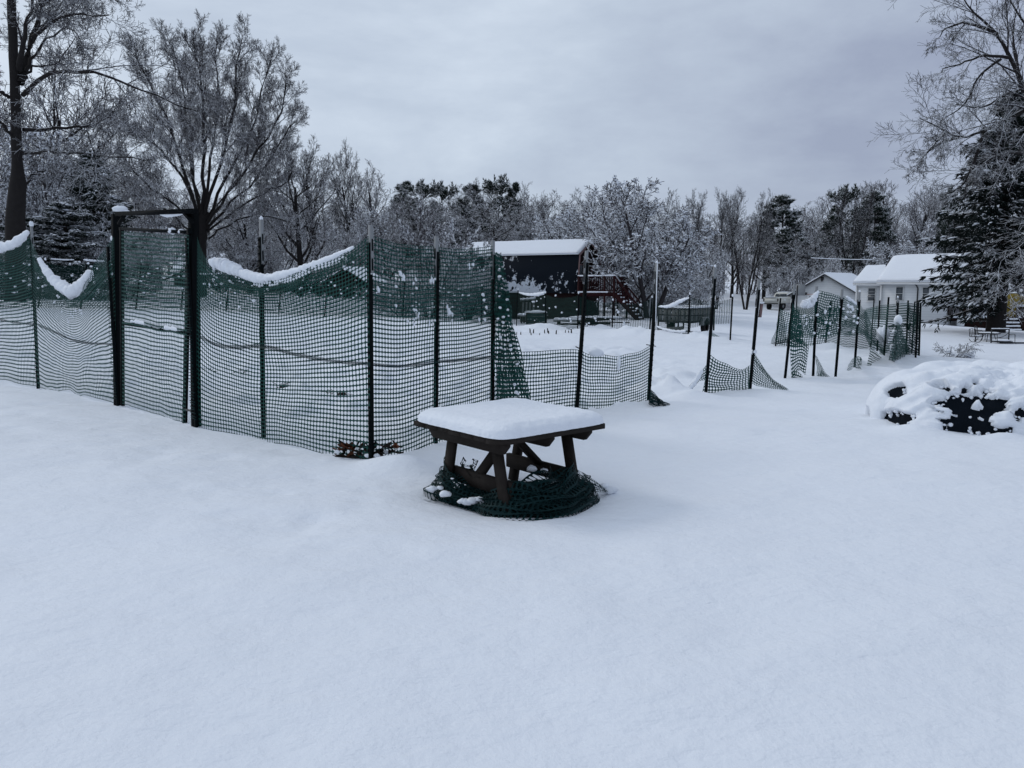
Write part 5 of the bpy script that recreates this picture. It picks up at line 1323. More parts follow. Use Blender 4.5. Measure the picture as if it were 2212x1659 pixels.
# ------------------------------------------------------------------ deck, patio set and clutter at the right
dk0 = P(*CD(400, 690), 58); dk1 = P(*CD(1430, 690), 58); zf = dk0[2]
dkroot = np.array([dk0[0], 58, float(T(dk0[0], 58))])
deck = thing('deck', dkroot, 'dark timber deck with snowy railing behind the big spruce', 'deck')
xr = P(*CD(2600, 690), 58)[0]
mb = MB().prism([(dk0[0], 58, zf - .28), (xr, 58, zf - .28), (xr, 62, zf - .28), (dk0[0], 62, zf - .28)], (0, 0, .28)); part('floor', mb, M['deck'], deck)
mb = MB().prism([(P(*CD(850, 700), 58)[0], 58.06, zf - 1.5), (xr, 58.06, zf - 1.5), (xr, 58.12, zf - 1.5), (P(*CD(850, 700), 58)[0], 58.12, zf - 1.5)], (0, 0, 1.21)); part('skirt', mb, M['deck'], deck)
xs0, xs1 = P(*CD(1640, 690), 58)[0], P(*CD(2050, 690), 58)[0]
zr1 = zf + .8
def drail(xa, xb, nb):
    mb = MB(); mb.bar((xa, 58.0, zr1), (xb, 58.0, zr1), .12, .06); mb.bar((xa, 58.0, zf + .12), (xb, 58.0, zf + .12), .06, .06)
    for t in (np.arange(nb) + .5) / nb: mb.bar((xa + (xb - xa) * t, 58.0, zf + .12), (xa + (xb - xa) * t, 58.0, zr1), .05, .05)
    o = part('railing', mb, M['deck'], deck)
    m2 = MB().tube([(xa + (xb - xa) * t, 58.0, zr1 + .08) for t in np.linspace(0, 1, 16)], .09, 8, True, .3, nb, .9); part('snow', m2, M['snow'], o, True)
    m2 = MB().tube([(xa + (xb - xa) * t, 57.96, zf + .04) for t in np.linspace(0, 1, 16)], .09, 8, True, .2, nb, 1.0); part('snow', m2, M['snow'], o, True)
drail(dk0[0], dk1[0], 34); drail(xs1, xr, 16)
for x in (dk0[0] + .1, P(*CD(855, 690), 58)[0], dk1[0], xs0, xs1, xr - .3):
    mb = MB().bar((x, 57.95, zf - 1.5), (x, 57.95, zr1 + .05), .14, .14, (1, 0, 0)); part('post', mb, M['deck'], deck)
for k in range(4):
    z = zf - .25 * (k + 1) + .05; y = 57.9 - .3 * k
    mb = MB().bar((xs0, y, z), (xs1 - .1 * k, y, z), .3, .05, (0, 1, 0)); so = part('stair_tread', mb, M['deck'], deck)
    mb = MB().tube([(xs0 + (xs1 - .1 * k - xs0) * t, y - .02, z + .06) for t in np.linspace(0, 1, 10)], .11, 8, True, .2, k, .8); part('snow', mb, M['snow'], so, True)
for x in (xs0, xs1):
    mb = MB().bar((x, 57.95, zf - .1), (x, 56.7, zf - 1.3), .06, .28, (1, 0, 0)); part('stringer', mb, M['deck'], deck)
    mb = MB().bar((x - .9 if x == xs1 else x, 57.9, zr1 + .0), (x, 56.7, zf - .2), .08, .08); part('stair_rail', mb, M['deck'], deck)
mb = MB().blob(((dk0[0] + dk1[0]) / 2, 59.5, zf + .05), ((dk1[0] - dk0[0]) / 2, 1.2, .38), 8, .15, 24); part('deck_snow', mb, M['snow'], deck, True)
mb = MB().blob(((xs1 + xr) / 2, 59.5, zf + .05), ((xr - xs1) / 2, 1.2, .30), 9, .15, 24); part('deck_snow', mb, M['snow'], deck, True)
c = P(*CD(780, 905), 57.4); c[2] = TB(c[0], c[1])
tank = thing('propane_tank', c, 'small white gas tank standing under the dark deck', 'gas tank')
mb = MB().lathe(c, [(0.01, 0), (.22, .02), (.26, .12), (.26, .42), (.2, .55), (.06, .6)], 16); part('body', mb, M['white_paint'], tank, True)
mb = MB().lathe(c + (0, 0, .58), [(.14, 0), (.15, .14), (.12, .16)], 12); part('collar', mb, M['white_paint'], tank)
gx = P(*CD(2120, 500), 58)[0]
grl = thing('covered_grill', (gx, 59.0, zf), 'grill under a mustard canvas cover on the right part of the deck', 'grill')
mb = MB().lathe((gx, 59.0, zf), [(.85, 0), (.9, .4), (.95, 1.0), (.8, 1.45), (.5, 1.72), (.1, 1.8), (0.01, 1.8)], 20); part('cover', mb, M['canvas_yellow'], grl, True)
mb = MB().blob((gx, 59.0, zf + 1.82), (.35, .3, .07), 2, .3, 12); part('snow', mb, M['snow'], grl, True)
bx = P(*CD(1185, 560), 59)[0]
bin_ = thing('storage_bin', (bx, 59.3, zf), 'dark blue lidded bin on the deck behind the railing', 'bin')
mb = MB().lathe((bx, 59.3, zf), [(.01, 0), (.34, 0), (.42, .95), (.40, .95)], 4); part('body', mb, M['blue'], bin_)
mb = MB().lathe((bx, 59.3, zf + .95), [(.46, 0), (.46, .06), (.2, .14), (.01, .15)], 4); part('lid', mb, M['blue'], bin_)
mb = MB().blob((bx, 59.3, zf + 1.15), (.35, .3, .1), 2, .3, 12); part('snow', mb, M['snow'], bin_, True)
bx = P(*CD(1790, 640), 59)[0]
bk = thing('bucket', (bx, 58.8, zf + .1), 'red bucket with snow in it at the head of the deck stair', 'bucket')
mb = MB().lathe((bx, 58.8, zf + .1), [(.01, 0), (.26, 0), (.33, .7), (.34, .72), (.30, .72)], 14); part('body', mb, M['red_plastic'], bk)
mb = MB().blob((bx, 58.8, zf + .82), (.3, .3, .08), 3, .2, 12); part('snow', mb, M['snow'], bk, True)
th_ = np.linspace(0, math.pi, 12); mb = MB().tube([(bx + .33 * math.cos(t), 58.8, zf + .8 + .28 * math.sin(t)) for t in th_], .015, 6); part('handle', mb, M['metal_dark'], bk)

def chair(c, yaw, label, swivel=False):
    root = thing('patio_chair', c, label, 'chair', 'dark metal patio chairs under the spruce')
    fx = np.array([math.cos(yaw), math.sin(yaw), 0]); sx = np.array([-fx[1], fx[0], 0]); up = np.array([0, 0, 1.0])
    mb = MB(); bt = c - fx * .25
    mb.tube([bt + sx * .27 + up * .4, bt + sx * .27 - fx * .1 + up * .95, bt - fx * .12 + up * 1.0, bt - sx * .27 - fx * .1 + up * .95, bt - sx * .27 + up * .4], .022, 6)
    for t in (-.12, 0, .12): mb.bar(bt + sx * t + up * .42, bt + sx * t * 1.4 - fx * .1 + up * .96, .018, .018)
    part('backrest', mb, M['metal_dark'], root)
    mb = MB().bar(c - fx * .27 + up * .42, c + fx * .27 + up * .42, .56, .04, sx); st = part('seat', mb, M['metal_dark'], root)
    mb = MB().blob(c + up * .47, (.28, .28, .06), 3, .2, 12); part('snow', mb, M['snow'], st, True)
    for s in (-1, 1):
        mb = MB().tube([bt + sx * .28 * s - fx * .04 + up * .66, c + sx * .3 * s + fx * .2 + up * .66, c + sx * .29 * s + fx * .26 + up * .44], .02, 6); part('armrest', mb, M['metal_dark'], root)
    if swivel:
        mb = MB().tube([c + up * .05, c + up * .42], .04, 8); part('stem', mb, M['metal_dark'], root)
        for s in (-1, 1):
            mb = MB().tube([c + sx * .2 * s + fx * t + up * (.03 + .22 * (abs(t) / .36) ** 2.2) for t in np.linspace(-.36, .36, 9)], .02, 6); part('rocker', mb, M['metal_dark'], root)
    else:
        for s in (-1, 1):
            for f in (-1, 1):
                mb = MB().bar(c + sx * .26 * s + fx * .24 * f - up * .1, c + sx * .26 * s + fx * .24 * f + up * .42, .03, .03); part('leg', mb, M['metal_dark'], root)
    root.scale = (.74, .74, .74)
    return root
def gp_(x, y, d):
    p = P(*CD(x, y), d); p[2] = float(T(p[0], p[1])); return p
chair(gp_(1120, 1220, 40.5), .25, 'dark metal rocking patio chair nearest the brush pile, left of the spruce trunk', True)
chair(gp_(1225, 1150, 42.2), -.2, 'dark metal patio chair behind the rocking one, left of the spruce trunk')
c = gp_(1670, 1235, 40.3)
fr_ = thing('patio_chair', c, 'square-framed metal patio seat lying before the deck stair, right of the spruce trunk', 'chair', 'dark metal patio chairs under the spruce')
for s in (-.62, .62):
    mb = MB().bar(c + (s, 0, -.1), c + (s, .05, .98), .07, .05, (1, 0, 0)); part('leg', mb, M['metal_dark'], fr_)
    mb = MB().tube([c + (s, .05, .6), c + (s + .12, -.45, .62), c + (s + .12, -.5, .05)], .025, 6); part('armrest', mb, M['metal_dark'], fr_)
mb = MB().bar(c + (-.64, .05, .97), c + (.64, .05, .97), .06, .06); tr_ = part('top_rail', mb, M['metal_dark'], fr_)
mb = MB().tube([c + (-.62 + 1.24 * t, .05, 1.02) for t in np.linspace(0, 1, 8)], .035, 8, True, .3, 3); part('snow', mb, M['snow'], tr_, True)
mb = MB().bar(c + (-.62, .04, .35), c + (.62, .04, .35), .05, .05); part('cross_rail', mb, M['metal_dark'], fr_)
mb = MB().tube([c + (-.3 + .9 * math.sin(t), .05, .36 + .5 * (1 - math.cos(t))) for t in np.linspace(0, 1.3, 8)], .02, 6); part('back_curve', mb, M['metal_dark'], fr_)
mb = MB().bar(c + (-.6, -.25, .12), c + (.6, -.25, .12), .5, .05); part('seat', mb, M['metal_dark'], fr_)
mb = MB().blob(c + (0, -.25, .2), (.6, .26, .07), 3, .2, 14); part('snow', mb, M['snow'], fr_, True)
fr_.scale = (.74, .74, .74)
c = gp_(1420, 1160, 41.3)
tb_ = thing('patio_table', c, 'low dark patio table between the chairs at the foot of the spruce', 'table')
mb = MB().lathe(c + (0, 0, .55), [(.01, 0), (.72, 0), (.74, .04), (.01, .05)], 20); part('tabletop', mb, M['metal_dark'], tb_)
for t in range(4):
    a = .78 + t * math.pi / 2; mb = MB().bar(c + (.3 * math.cos(a), .3 * math.sin(a), .55), c + (.55 * math.cos(a), .55 * math.sin(a), -.1), .04, .04); part('leg', mb, M['metal_dark'], tb_)
mb = MB().blob(c + (0, 0, .62), (.68, .66, .06), 3, .15, 16); part('snow', mb, M['snow'], tb_, True)
tb_.scale = (.74, .74, .74)
c = gp_(2050, 1250, 40)
fl = thing('flat_lounger', c, 'long low metal lounger lying flat under snow at the right edge by the patio seat', 'lounger')
mb = MB().bar(c + (-1.1, 0, .06), c + (1.6, -.1, .06), .06, .06); part('front_rail', mb, M['metal_dark'], fl)
mb = MB().bar(c + (-1.1, .8, .06), c + (1.6, .7, .06), .06, .06); part('rear_rail', mb, M['metal_dark'], fl)
mb = MB().blob(c + (.25, .35, .05), (1.3, .4, .09), 3, .2, 14); part('snow', mb, M['snow'], fl, True)

fl.scale = (.8, .8, .8)

# ------------------------------------------------------------------ trees
class Tubes:
    """gathers polylines and turns them into tapering limbs, all at once"""
    def __init__(self): self.g = {}
    def add(self, pts, rad, sides): self.g.setdefault((len(pts), sides), []).append((pts, rad))
    def count(self): return sum(len(v) for v in self.g.values())
    def mb(self):
        mb = MB()
        for (m, n), L in self.g.items():
            Pp = np.array([l[0] for l in L], float); Rr = np.array([l[1] for l in L], float)
            t = np.gradient(Pp, axis=1); t /= np.linalg.norm(t, axis=2)[..., None] + 1e-9
            ref = np.where(np.abs(t[..., 2:3]) > 0.95, np.array([1.0, 0, 0]), np.array([0, 0, 1.0]))
            s = np.cross(t, ref); s /= np.linalg.norm(s, axis=2)[..., None] + 1e-9
            u = np.cross(s, t); a = np.arange(n) / n * 2 * np.pi
            V = Pp[:, :, None] + Rr[..., None, None] * (np.cos(a)[None, None, :, None] * s[:, :, None] + np.sin(a)[None, None, :, None] * u[:, :, None])
            N = len(L); b = (np.arange(N) * m * n)[:, None, None] + (np.arange(m - 1) * n)[None, :, None]
            j = np.arange(n)[None, None]; j2 = (j + 1) % n
            q = np.stack([b + j, b + j2, b + n + j2, b + n + j], -1).reshape(-1, 4)
            mb.add(V.reshape(-1, 3), q)
        return mb
def _nrm(x, y, z):
    l = math.sqrt(x * x + y * y + z * z) + 1e-9
    return x / l, y / l, z / l
def grow(rng, tubes, p, d, L, r, lvl, sp):
    """one limb and everything on it. sp: per-level lists"""
    ns = sp['seg'][lvl]; last = len(sp['seg']) - 1
    pts = [p]; rad = [r]; dirs = [d]; w = sp['wand'][lvl]; tr = sp['trop'][lvl]; st = L / ns
    x, y, z = p; dx, dy, dz = d
    for i in range(ns):
        dx, dy, dz = _nrm(dx + rng.gauss(0, w), dy + rng.gauss(0, w), dz + rng.gauss(0, w) + tr)
        x += dx * st; y += dy * st; z += dz * st
        pts.append((x, y, z)); dirs.append((dx, dy, dz)); rad.append(max(sp['rmin'], r * (1 - (1 - sp['taper'][lvl]) * (i + 1) / ns)))
    tubes[0 if lvl < sp['split'] else 1].add(pts, rad, sp['sides'][lvl])
    if lvl < last: kids(rng, tubes, pts, rad, dirs, L, lvl, sp)
def kids(rng, tubes, pts, rad, dirs, L, lvl, sp, n=None):
    ns = len(pts) - 1
    n = n or max(1, int(round(sp['kids'][lvl] * rng.uniform(.8, 1.2))))
    az = rng.uniform(0, 6.28)
    t0 = sp['t0'][lvl]
    for k in range(n):
        t = t0 + (1 - t0) * ((k + rng.random()) / n) ** sp.get('tpow', 1.0); f = t * ns; i = min(ns - 1, int(f)); f -= i
        q = tuple(pts[i][c] * (1 - f) + pts[i + 1][c] * f for c in range(3)); rr = rad[i] * (1 - f) + rad[i + 1] * f
        dx, dy, dz = dirs[i + 1]
        az += 2.4 + rng.uniform(-.5, .5); an = sp['ang'][lvl] * rng.uniform(.7, 1.25)
        # frame round the parent direction
        if abs(dz) < .9: ax = _nrm(dy, -dx, 0.0)
        else: ax = (1.0, 0.0, 0.0)
        bx = (dy * ax[2] - dz * ax[1], dz * ax[0] - dx * ax[2], dx * ax[1] - dy * ax[0])
        ca, sa, cz, sz = math.cos(an), math.sin(an), math.cos(az), math.sin(az)
        nd = _nrm(dx * ca + sa * (ax[0] * cz + bx[0] * sz), dy * ca + sa * (ax[1] * cz + bx[1] * sz), dz * ca + sa * (ax[2] * cz + bx[2] * sz))
        ln = L * sp['ratio'][lvl] * (1 - sp['apic'][lvl] * t) * rng.uniform(.75, 1.25)
        grow(rng, tubes, q, nd, ln, max(sp['rmin'], min(rr * .8, rr * sp['rr'][lvl])), lvl + 1, sp)
def spec(**k):
    s = dict(seg=[6, 6, 4, 3, 2], wand=[.05, .10, .11, .11, .10], trop=[0, .05, .05, .04, .02], kids=[10, 8, 8, 6], ang=[.8, .75, .75, .8],
             ratio=[.6, .5, .5, .5], apic=[.4, .35, .3, .2], t0=[.3, .2, .15, .1], taper=[.3, .25, .3, .4, .5], rr=[.55, .5, .5, .6], rmin=.0085, sides=[8, 6, 5, 4, 4], split=2)
    s.update(k); return s
PROTO = {}
def clump_mesh(tubes, rg, share, r0, r1, zmin):
    mb = MB()
    for (m, n), L in tubes.g.items():
        if m > 4: continue
        for pts, rad in L:
            if pts[-1][2] > zmin and rg.random() < share:
                c = pts[rg.randint(1, m - 1)]; r = rg.uniform(r0, r1)
                mb.blob((c[0], c[1], c[2] + r * .3), (r * rg.uniform(1, 1.8), r * rg.uniform(1, 1.8), r * .7), rg.randint(0, 90), .4, 6)
    return mb.mesh('clumped_snow')
def tree_proto(name, seed, sp, H, r, mat_t, mat_c, lean=(0, 0), stems=1, spread=0.0, clumps=None):
    rg = random.Random(seed); tubes = (Tubes(), Tubes())
    for k in range(stems):
        a = 6.28 * k / stems + rg.uniform(-.4, .4)
        d = _nrm(lean[0] + spread * math.cos(a) * rg.uniform(.6, 1.3), lean[1] + spread * math.sin(a) * rg.uniform(.6, 1.3), 1)
        grow(rg, tubes, (0.12 * math.cos(a) * (stems > 1), 0.12 * math.sin(a) * (stems > 1), -.3), d, H * (1 if k == 0 else rg.uniform(.75, 1)), r, 0, sp)
    me_t = tubes[0].mb().mesh('trunk'); me_c = tubes[1].mb().mesh('crown')
    me_t.materials.append(M[mat_t]); me_c.materials.append(M[mat_c])
    for me in (me_t,): me.polygons.foreach_set("use_smooth", np.ones(len(me.polygons), bool))
    co = np.empty(len(me_c.vertices) * 3, np.float32); me_c.vertices.foreach_get("co", co); co = co.reshape(-1, 3)
    me_s = None
    if clumps:
        me_s = clump_mesh(tubes[1], rg, *clumps); me_s.materials.append(M['snow']); me_s.polygons.foreach_set("use_smooth", np.ones(len(me_s.polygons), bool))
    PROTO[name] = (me_t, me_c, float(np.percentile(co[:, 2], 99.7)), float(np.percentile(np.abs(co[:, 0]), 98)), me_s)
def plant(kind, name, loc, sc, rz, label, cat='tree', group=None):
    t, c = PROTO[kind][:2]
    root = thing(name, loc, label, cat, group)
    for nm, me in (('trunk', t), ('crown', c)):
        o = bpy.data.objects.new(nm, me); COL.objects.link(o); o.parent = root
    if len(PROTO[kind]) > 4 and PROTO[kind][4] is not None:
        o = bpy.data.objects.new('clumped_snow', PROTO[kind][4]); COL.objects.link(o); o.parent = root; o['kind'] = 'stuff'
    root.scale = sc if isinstance(sc, tuple) else (sc, sc, sc); root.rotation_euler = (0, 0, rz)
    return root
tree_proto('round', 1, spec(kids=[13, 8, 6, 4], rmin=.011, ang=[.85, .7, .7, .8], ratio=[.62, .5, .48, .5], t0=[.18, .15, .15, .1], trop=[0, .06, .05, .03, .02]), 7.2, .22, 'bark_trunk', 'bark_mid')
tree_proto('round_b', 2, spec(kids=[15, 8, 6, 4], rmin=.011, ang=[.95, .75, .75, .8], ratio=[.58, .52, .5, .5], t0=[.15, .15, .15, .1], trop=[0, .03, .03, .02, 0]), 7.0, .20, 'bark_trunk', 'bark_mid')
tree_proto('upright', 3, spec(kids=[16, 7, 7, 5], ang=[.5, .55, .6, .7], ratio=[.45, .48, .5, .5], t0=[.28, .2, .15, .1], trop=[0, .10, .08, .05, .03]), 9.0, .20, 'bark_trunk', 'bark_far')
tree_proto('upright_b', 4, spec(kids=[14, 8, 6, 6], ang=[.6, .55, .6, .7], ratio=[.5, .45, .5, .5], t0=[.35, .2, .15, .1], trop=[0, .09, .06, .05, .03]), 9.0, .22, 'bark_trunk', 'bark_lo')
tree_proto('vase', 5, spec(kids=[7, 8, 7, 6], ang=[.45, .55, .65, .7], ratio=[.5, .5, .5, .5], t0=[.35, .2, .2, .1], trop=[.02, .06, .05, .03, .02], wand=[.07, .10, .11, .11, .1]), 9.4, .17, 'bark_trunk', 'bark_lo', stems=3, spread=.25)
tree_proto('heavy', 6, spec(kids=[10, 8, 7, 5], ang=[.8, .75, .75, .8], ratio=[.55, .5, .5, .5], t0=[.12, .15, .1, .1], trop=[.0, .05, .0, -.03, -.06], rmin=.019), 6.4, .17, 'bark_mid', 'bark_hi', stems=4, spread=.55, clumps=(.22, .025, .06, 1.0))
tree_proto('brush', 7, spec(kids=[9, 8, 6, 4], ang=[.7, .75, .8, .8], ratio=[.55, .5, .5, .5], t0=[.08, .12, .1, .1], trop=[-.02, .0, -.01, -.04, -.05], rmin=.016), 5.6, .09, 'bark_mid', 'bark_hi', stems=6, spread=.75, clumps=(.07, .02, .05, .8))
tree_proto('ascending', 8, spec(kids=[9, 7, 6, 5], ang=[.7, .5, .55, .7], ratio=[.65, .42, .45, .5], t0=[.10, .2, .2, .1], trop=[0, .07, .06, .04, .02], rmin=.020, wand=[.05, .07, .08, .1, .1]), 5.6, .13, 'bark_mid', 'bark_hi', stems=2, spread=.2)
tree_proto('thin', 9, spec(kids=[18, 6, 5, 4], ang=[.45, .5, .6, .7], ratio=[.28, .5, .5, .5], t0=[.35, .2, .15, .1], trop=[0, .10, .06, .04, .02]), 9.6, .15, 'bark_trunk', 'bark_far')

def needles(mb, rg, p, d, n, L, wid, droop, spread):
    """a spray of slender needle blades round direction d"""
    V = []; F = []
    for _ in range(n):
        e_ = _nrm(d[0] + rg.gauss(0, spread), d[1] + rg.gauss(0, spread), d[2] + rg.gauss(0, spread) - droop)
        l = L * rg.uniform(.6, 1.25); s = _nrm(e_[1] + rg.gauss(0, .2), -e_[0] + rg.gauss(0, .2), rg.gauss(0, .35)); w = wid * rg.uniform(.7, 1.3)
        n_ = (s[1] * e_[2] - s[2] * e_[1], s[2] * e_[0] - s[0] * e_[2], s[0] * e_[1] - s[1] * e_[0]); b = len(V)
        if n_[2] < 0: n_ = (-n_[0], -n_[1], -n_[2])
        m = tuple(p[c] + e_[c] * l * .45 for c in range(3))
        V += [p, tuple(m[c] + s[c] * w for c in range(3)), tuple(p[c] + e_[c] * l for c in range(3)), tuple(m[c] - s[c] * w for c in range(3)), tuple(m[c] + n_[c] * w * .7 for c in range(3)), tuple(m[c] - n_[c] * w * .5 for c in range(3))]
        F += [(b, b + 1, b + 4), (b + 1, b + 2, b + 4), (b + 2, b + 3, b + 4), (b + 3, b, b + 4), (b + 1, b, b + 5), (b + 2, b + 1, b + 5), (b + 3, b + 2, b + 5), (b, b + 3, b + 5)]
    mb[0].extend(V); o = mb[2][0]; mb[1].extend([(f[0] + o, f[1] + o, f[2] + o) for f in F]); mb[2][0] += len(V)
def conifer(name, seed, H, R, r, base, whorls, per, droop, mat, tuft, side_n, prof=1.0, gap=0.0, irregular=.15, updroop=0.0, wid=.05, snow=0.0, skirt=0.0):
    rg = random.Random(seed); acc = ([], [], [0]); tb = Tubes(); sn = MB()
    tb.add([(0, 0, -.3), (0.02, 0, H * .25), (.04, .02, H * .5), (.02, .04, H * .75), (0, 0, H)], [r * 1.25, r, r * .72, r * .4, .02], 9)
    for w in range(whorls):
        t = w / (whorls - 1); z = base + (H * .985 - base) * t ** .92; R0 = R * (1 - t) ** prof + .25
        if gap and rg.random() < gap: continue
        a0 = rg.uniform(0, 6.28)
        for k in range(max(3, int(per * (1 - .45 * t)))):
            a = a0 + 6.28 * k / per + rg.uniform(-.3, .3); L = R0 * rg.uniform(1 - irregular * 2, 1 + irregular)
            if z < skirt and math.cos(a) > -.45: continue
            dz = -droop * (1 - t) + updroop * t; n = 7; pts = []
            for i in range(n + 1):
                s = i / n; pts.append((math.cos(a) * L * s, math.sin(a) * L * s, z + L * (dz * s + .22 * droop * s * s * s * 1.6) + rg.gauss(0, .015)))
            tb.add(pts, [max(.012, .03 * L / 2 * (1 - .8 * i / n)) for i in range(n + 1)], 4)
            for i in range(1, n + 1):
                s = i / n; q = pts[i]
                hl = L * .36 * (1.15 - s) * (1 if s > .25 else .6) + .10
                for sg in (-1, 1):
                    for m in range(side_n):
                        a2 = a + sg * rg.uniform(.5, 1.15); f = rg.uniform(.3, 1.0) * hl
                        e_ = (math.cos(a2) * f, math.sin(a2) * f, -f * rg.uniform(.05, .55) * (1 if droop > .1 else .2))
                        qq = (q[0] + e_[0], q[1] + e_[1], q[2] + e_[2])
                        needles(acc, rg, tuple((q[c] * .55 + qq[c] * .45) for c in range(3)), _nrm(*e_), 2, tuft, wid, .25 * (droop > .1), .28)
                        needles(acc, rg, qq, _nrm(*e_), 2, tuft, wid, .35 * (droop > .1), .35)
                needles(acc, rg, q, _nrm(math.cos(a), math.sin(a), dz), 3, tuft, wid, .1, .4)
                if snow and i >= 3 and rg.random() < snow * (.35 + .16 * (i - 3)):
                    for m in range(rg.randint(1, 3)):
                        f = rg.uniform(-.35, .35) * hl; ln = rg.uniform(.22, .5)
                        cx, cy, cz = q[0] - math.sin(a) * f - math.cos(a) * rg.uniform(0, .2), q[1] + math.cos(a) * f - math.sin(a) * rg.uniform(0, .2), q[2] + .05 - abs(f) * .3
                        sn.tube([(cx - math.cos(a) * ln, cy - math.sin(a) * ln, cz - ln * dz), (cx, cy, cz + .03), (cx + math.cos(a) * ln, cy + math.sin(a) * ln, cz + ln * dz - .04)], [.03, rg.uniform(.05, .10), .02], 6, True, .5, rg.randint(0, 90), .6)
    needles(acc, rg, (0, 0, H - .2), (0, 0, 1), 10, tuft, wid, 0, .35)
    me_t = tb.mb().mesh('trunk'); me_t.materials.append(M['bark_trunk'])
    me_c = np_mesh('crown', acc[0], [np.array(acc[1])]); me_c.materials.append(M[mat])
    me_s = None
    if snow:
        me_s = sn.mesh('clumped_snow'); me_s.materials.append(M['snow']); me_s.polygons.foreach_set('use_smooth', np.ones(len(me_s.polygons), bool))
    PROTO[name] = (me_t, me_c, H, R, me_s)
conifer('spruce', 11, 16.6, 5.5, .52, 2.3, 27, 11, .42, 'spruce', .48, 2, .80, 0, .18, .25, .060, .9, 4.0)
def pine(name, seed, H, sp, r, tuft=.42, wid=.05):
    rg = random.Random(seed); tubes = (Tubes(), Tubes()); acc = ([], [], [0])
    grow(rg, tubes, (0, 0, -.3), _nrm(rg.gauss(0, .03), rg.gauss(0, .03), 1), H, r, 0, sp)
    for (m, n), L in tubes[1].g.items():
        for pts, rad in L:
            for q in range(1, m):
                a, b = pts[q - 1], pts[q]
                needles(acc, rg, b, _nrm(b[0] - a[0], b[1] - a[1], b[2] - a[2] + .1), 4 if q == m - 1 else 2, tuft, wid, -.1, .45)
    tb = Tubes(); tb.g = {**tubes[0].g}
    for k, v in tubes[1].g.items(): tb.g.setdefault(k, []); tb.g[k] = tb.g[k] + v
    me_t = tb.mb().mesh('trunk'); me_t.materials.append(M['bark_trunk'])
    me_c = np_mesh('crown', acc[0], [np.array(acc[1])]); me_c.materials.append(M['pine'])
    co = np.array(acc[0]); PROTO[name] = (me_t, me_c, float(np.percentile(co[:, 2], 99.8)), float(np.percentile(np.abs(co[:, 0]), 97)))
_ps = dict(seg=[7, 5, 3, 2], wand=[.04, .14, .2, .2], taper=[.15, .3, .4, .5], rr=[.35, .5, .6], sides=[7, 5, 4, 3], split=2, rmin=.012, tpow=.9)
pine('pine', 12, 11.5, spec(kids=[26, 7, 5], ang=[1.25, .8, .7], ratio=[.27, .45, .5], apic=[.45, .3, .2], t0=[.30, .3, .2], trop=[0, .05, .06, .05], **_ps), .2)
pine('pine_b', 13, 11.5, spec(kids=[34, 7, 5], ang=[1.2, .8, .7], ratio=[.25, .45, .5], apic=[.75, .3, .2], t0=[.18, .3, .2], trop=[0, .04, .05, .05], **_ps), .2)
conifer('hemlock', 14, 9.0, 3.2, .2, .6, 16, 10, .35, 'hemlock', .5, 2, .7, 0, .25, .1, .055, .8)

def at(x, ytop, d, kind, label, name='bare_tree', wpx=None, rz=None, group=None, cat='tree', ybase=None):
    p = P(x, 640, d); zb = float(T(p[0], p[1])) if ybase is None else P(x, ybase, d)[2]
    zt = P(x, ytop, d)[2]; s = (zt - zb) / PROTO[kind][2]
    sx = s if wpx is None else (wpx / 2 * d / FPX) / PROTO[kind][3]
    return plant(kind, name, (p[0], p[1], zb), (sx, sx, s), (x * 1.7 + d) % 6.28 if rz is None else rz, label, cat, group)

# --- trees with limbs laid out one by one, seen large in the picture
def limb_tree(name, label, foot, d0, trunk, limbs, sp, seed, mat_t, mat_c, trunk_r, wob=.035, kids_n=11, limb_r=.16, tip_r=.03, trunk_sides=14):
    """trunk: [(x, y, dd)], trunk_r: radii in metres, limbs: [[(x, y, dd), ...], ...] in survey pixels at depth d0 + dd"""
    rg = random.Random(seed); tubes = (Tubes(), Tubes()); root = thing(name, foot, label, 'tree')
    n_t = 30; t = smooth_line([P(x, y, d0 + dd) for x, y, dd in trunk], n_t)
    kn = np.array([P(x, y, d0 + dd) for x, y, dd in trunk]); ks = np.r_[0, np.cumsum(np.linalg.norm(np.diff(kn, axis=0), axis=1))]
    tr = np.interp(np.linspace(0, 1, n_t + 1), ks / ks[-1], trunk_r)
    mbt = MB().tube(t, tr, trunk_sides, False, .16, seed)
    part('trunk', mbt, M[mat_t], root, True)
    for lm in limbs:
        r0 = limb_r; pts = lm
        if not isinstance(lm[0], tuple): r0, pts = lm[0], lm[1:]
        c = smooth_line([P(x, y, d0 + dd) for x, y, dd in pts], 12)
        c[1:-1] += np.array([[rg.gauss(0, wob) for _ in range(3)] for _ in range(len(c) - 2)])
        rad = [r0 + (tip_r - r0) * (i / 12) ** .8 for i in range(13)]
        L = float(np.linalg.norm(np.diff(c, axis=0), axis=1).sum())
        c = [tuple(q) for q in c]; dirs = [_nrm(*(np.array(c[min(i, 11) + 1]) - np.array(c[min(i, 11)]))) for i in range(13)]
        tubes[0].add(c, rad, 7)
        n = max(5, int(kids_n * L / 8))
        kids(rg, tubes, c, rad, dirs, min(L, 9.0), 0, sp, n)
    part('limbs', tubes[0].mb(), M[mat_t], root, True)
    part('crown', tubes[1].mb(), M[mat_c], root)
    return root
fan = spec(seg=[12, 5, 4, 3, 2], kids=[10, 8, 7, 6], ang=[.62, .62, .65, .7], ratio=[.28, .50, .5, .55], apic=[.45, .3, .25, .2], t0=[.36, .2, .1, .1], trop=[0, .07, .05, .03, .01],
           wand=[.05, .08, .07, .07, .07], rr=[.5, .5, .5, .6], rmin=.0075, split=1, taper=[.3, .3, .3, .4, .5])
D = 54
ft = P(430, 640, D); ft[2] = float(T(ft[0], ft[1]))
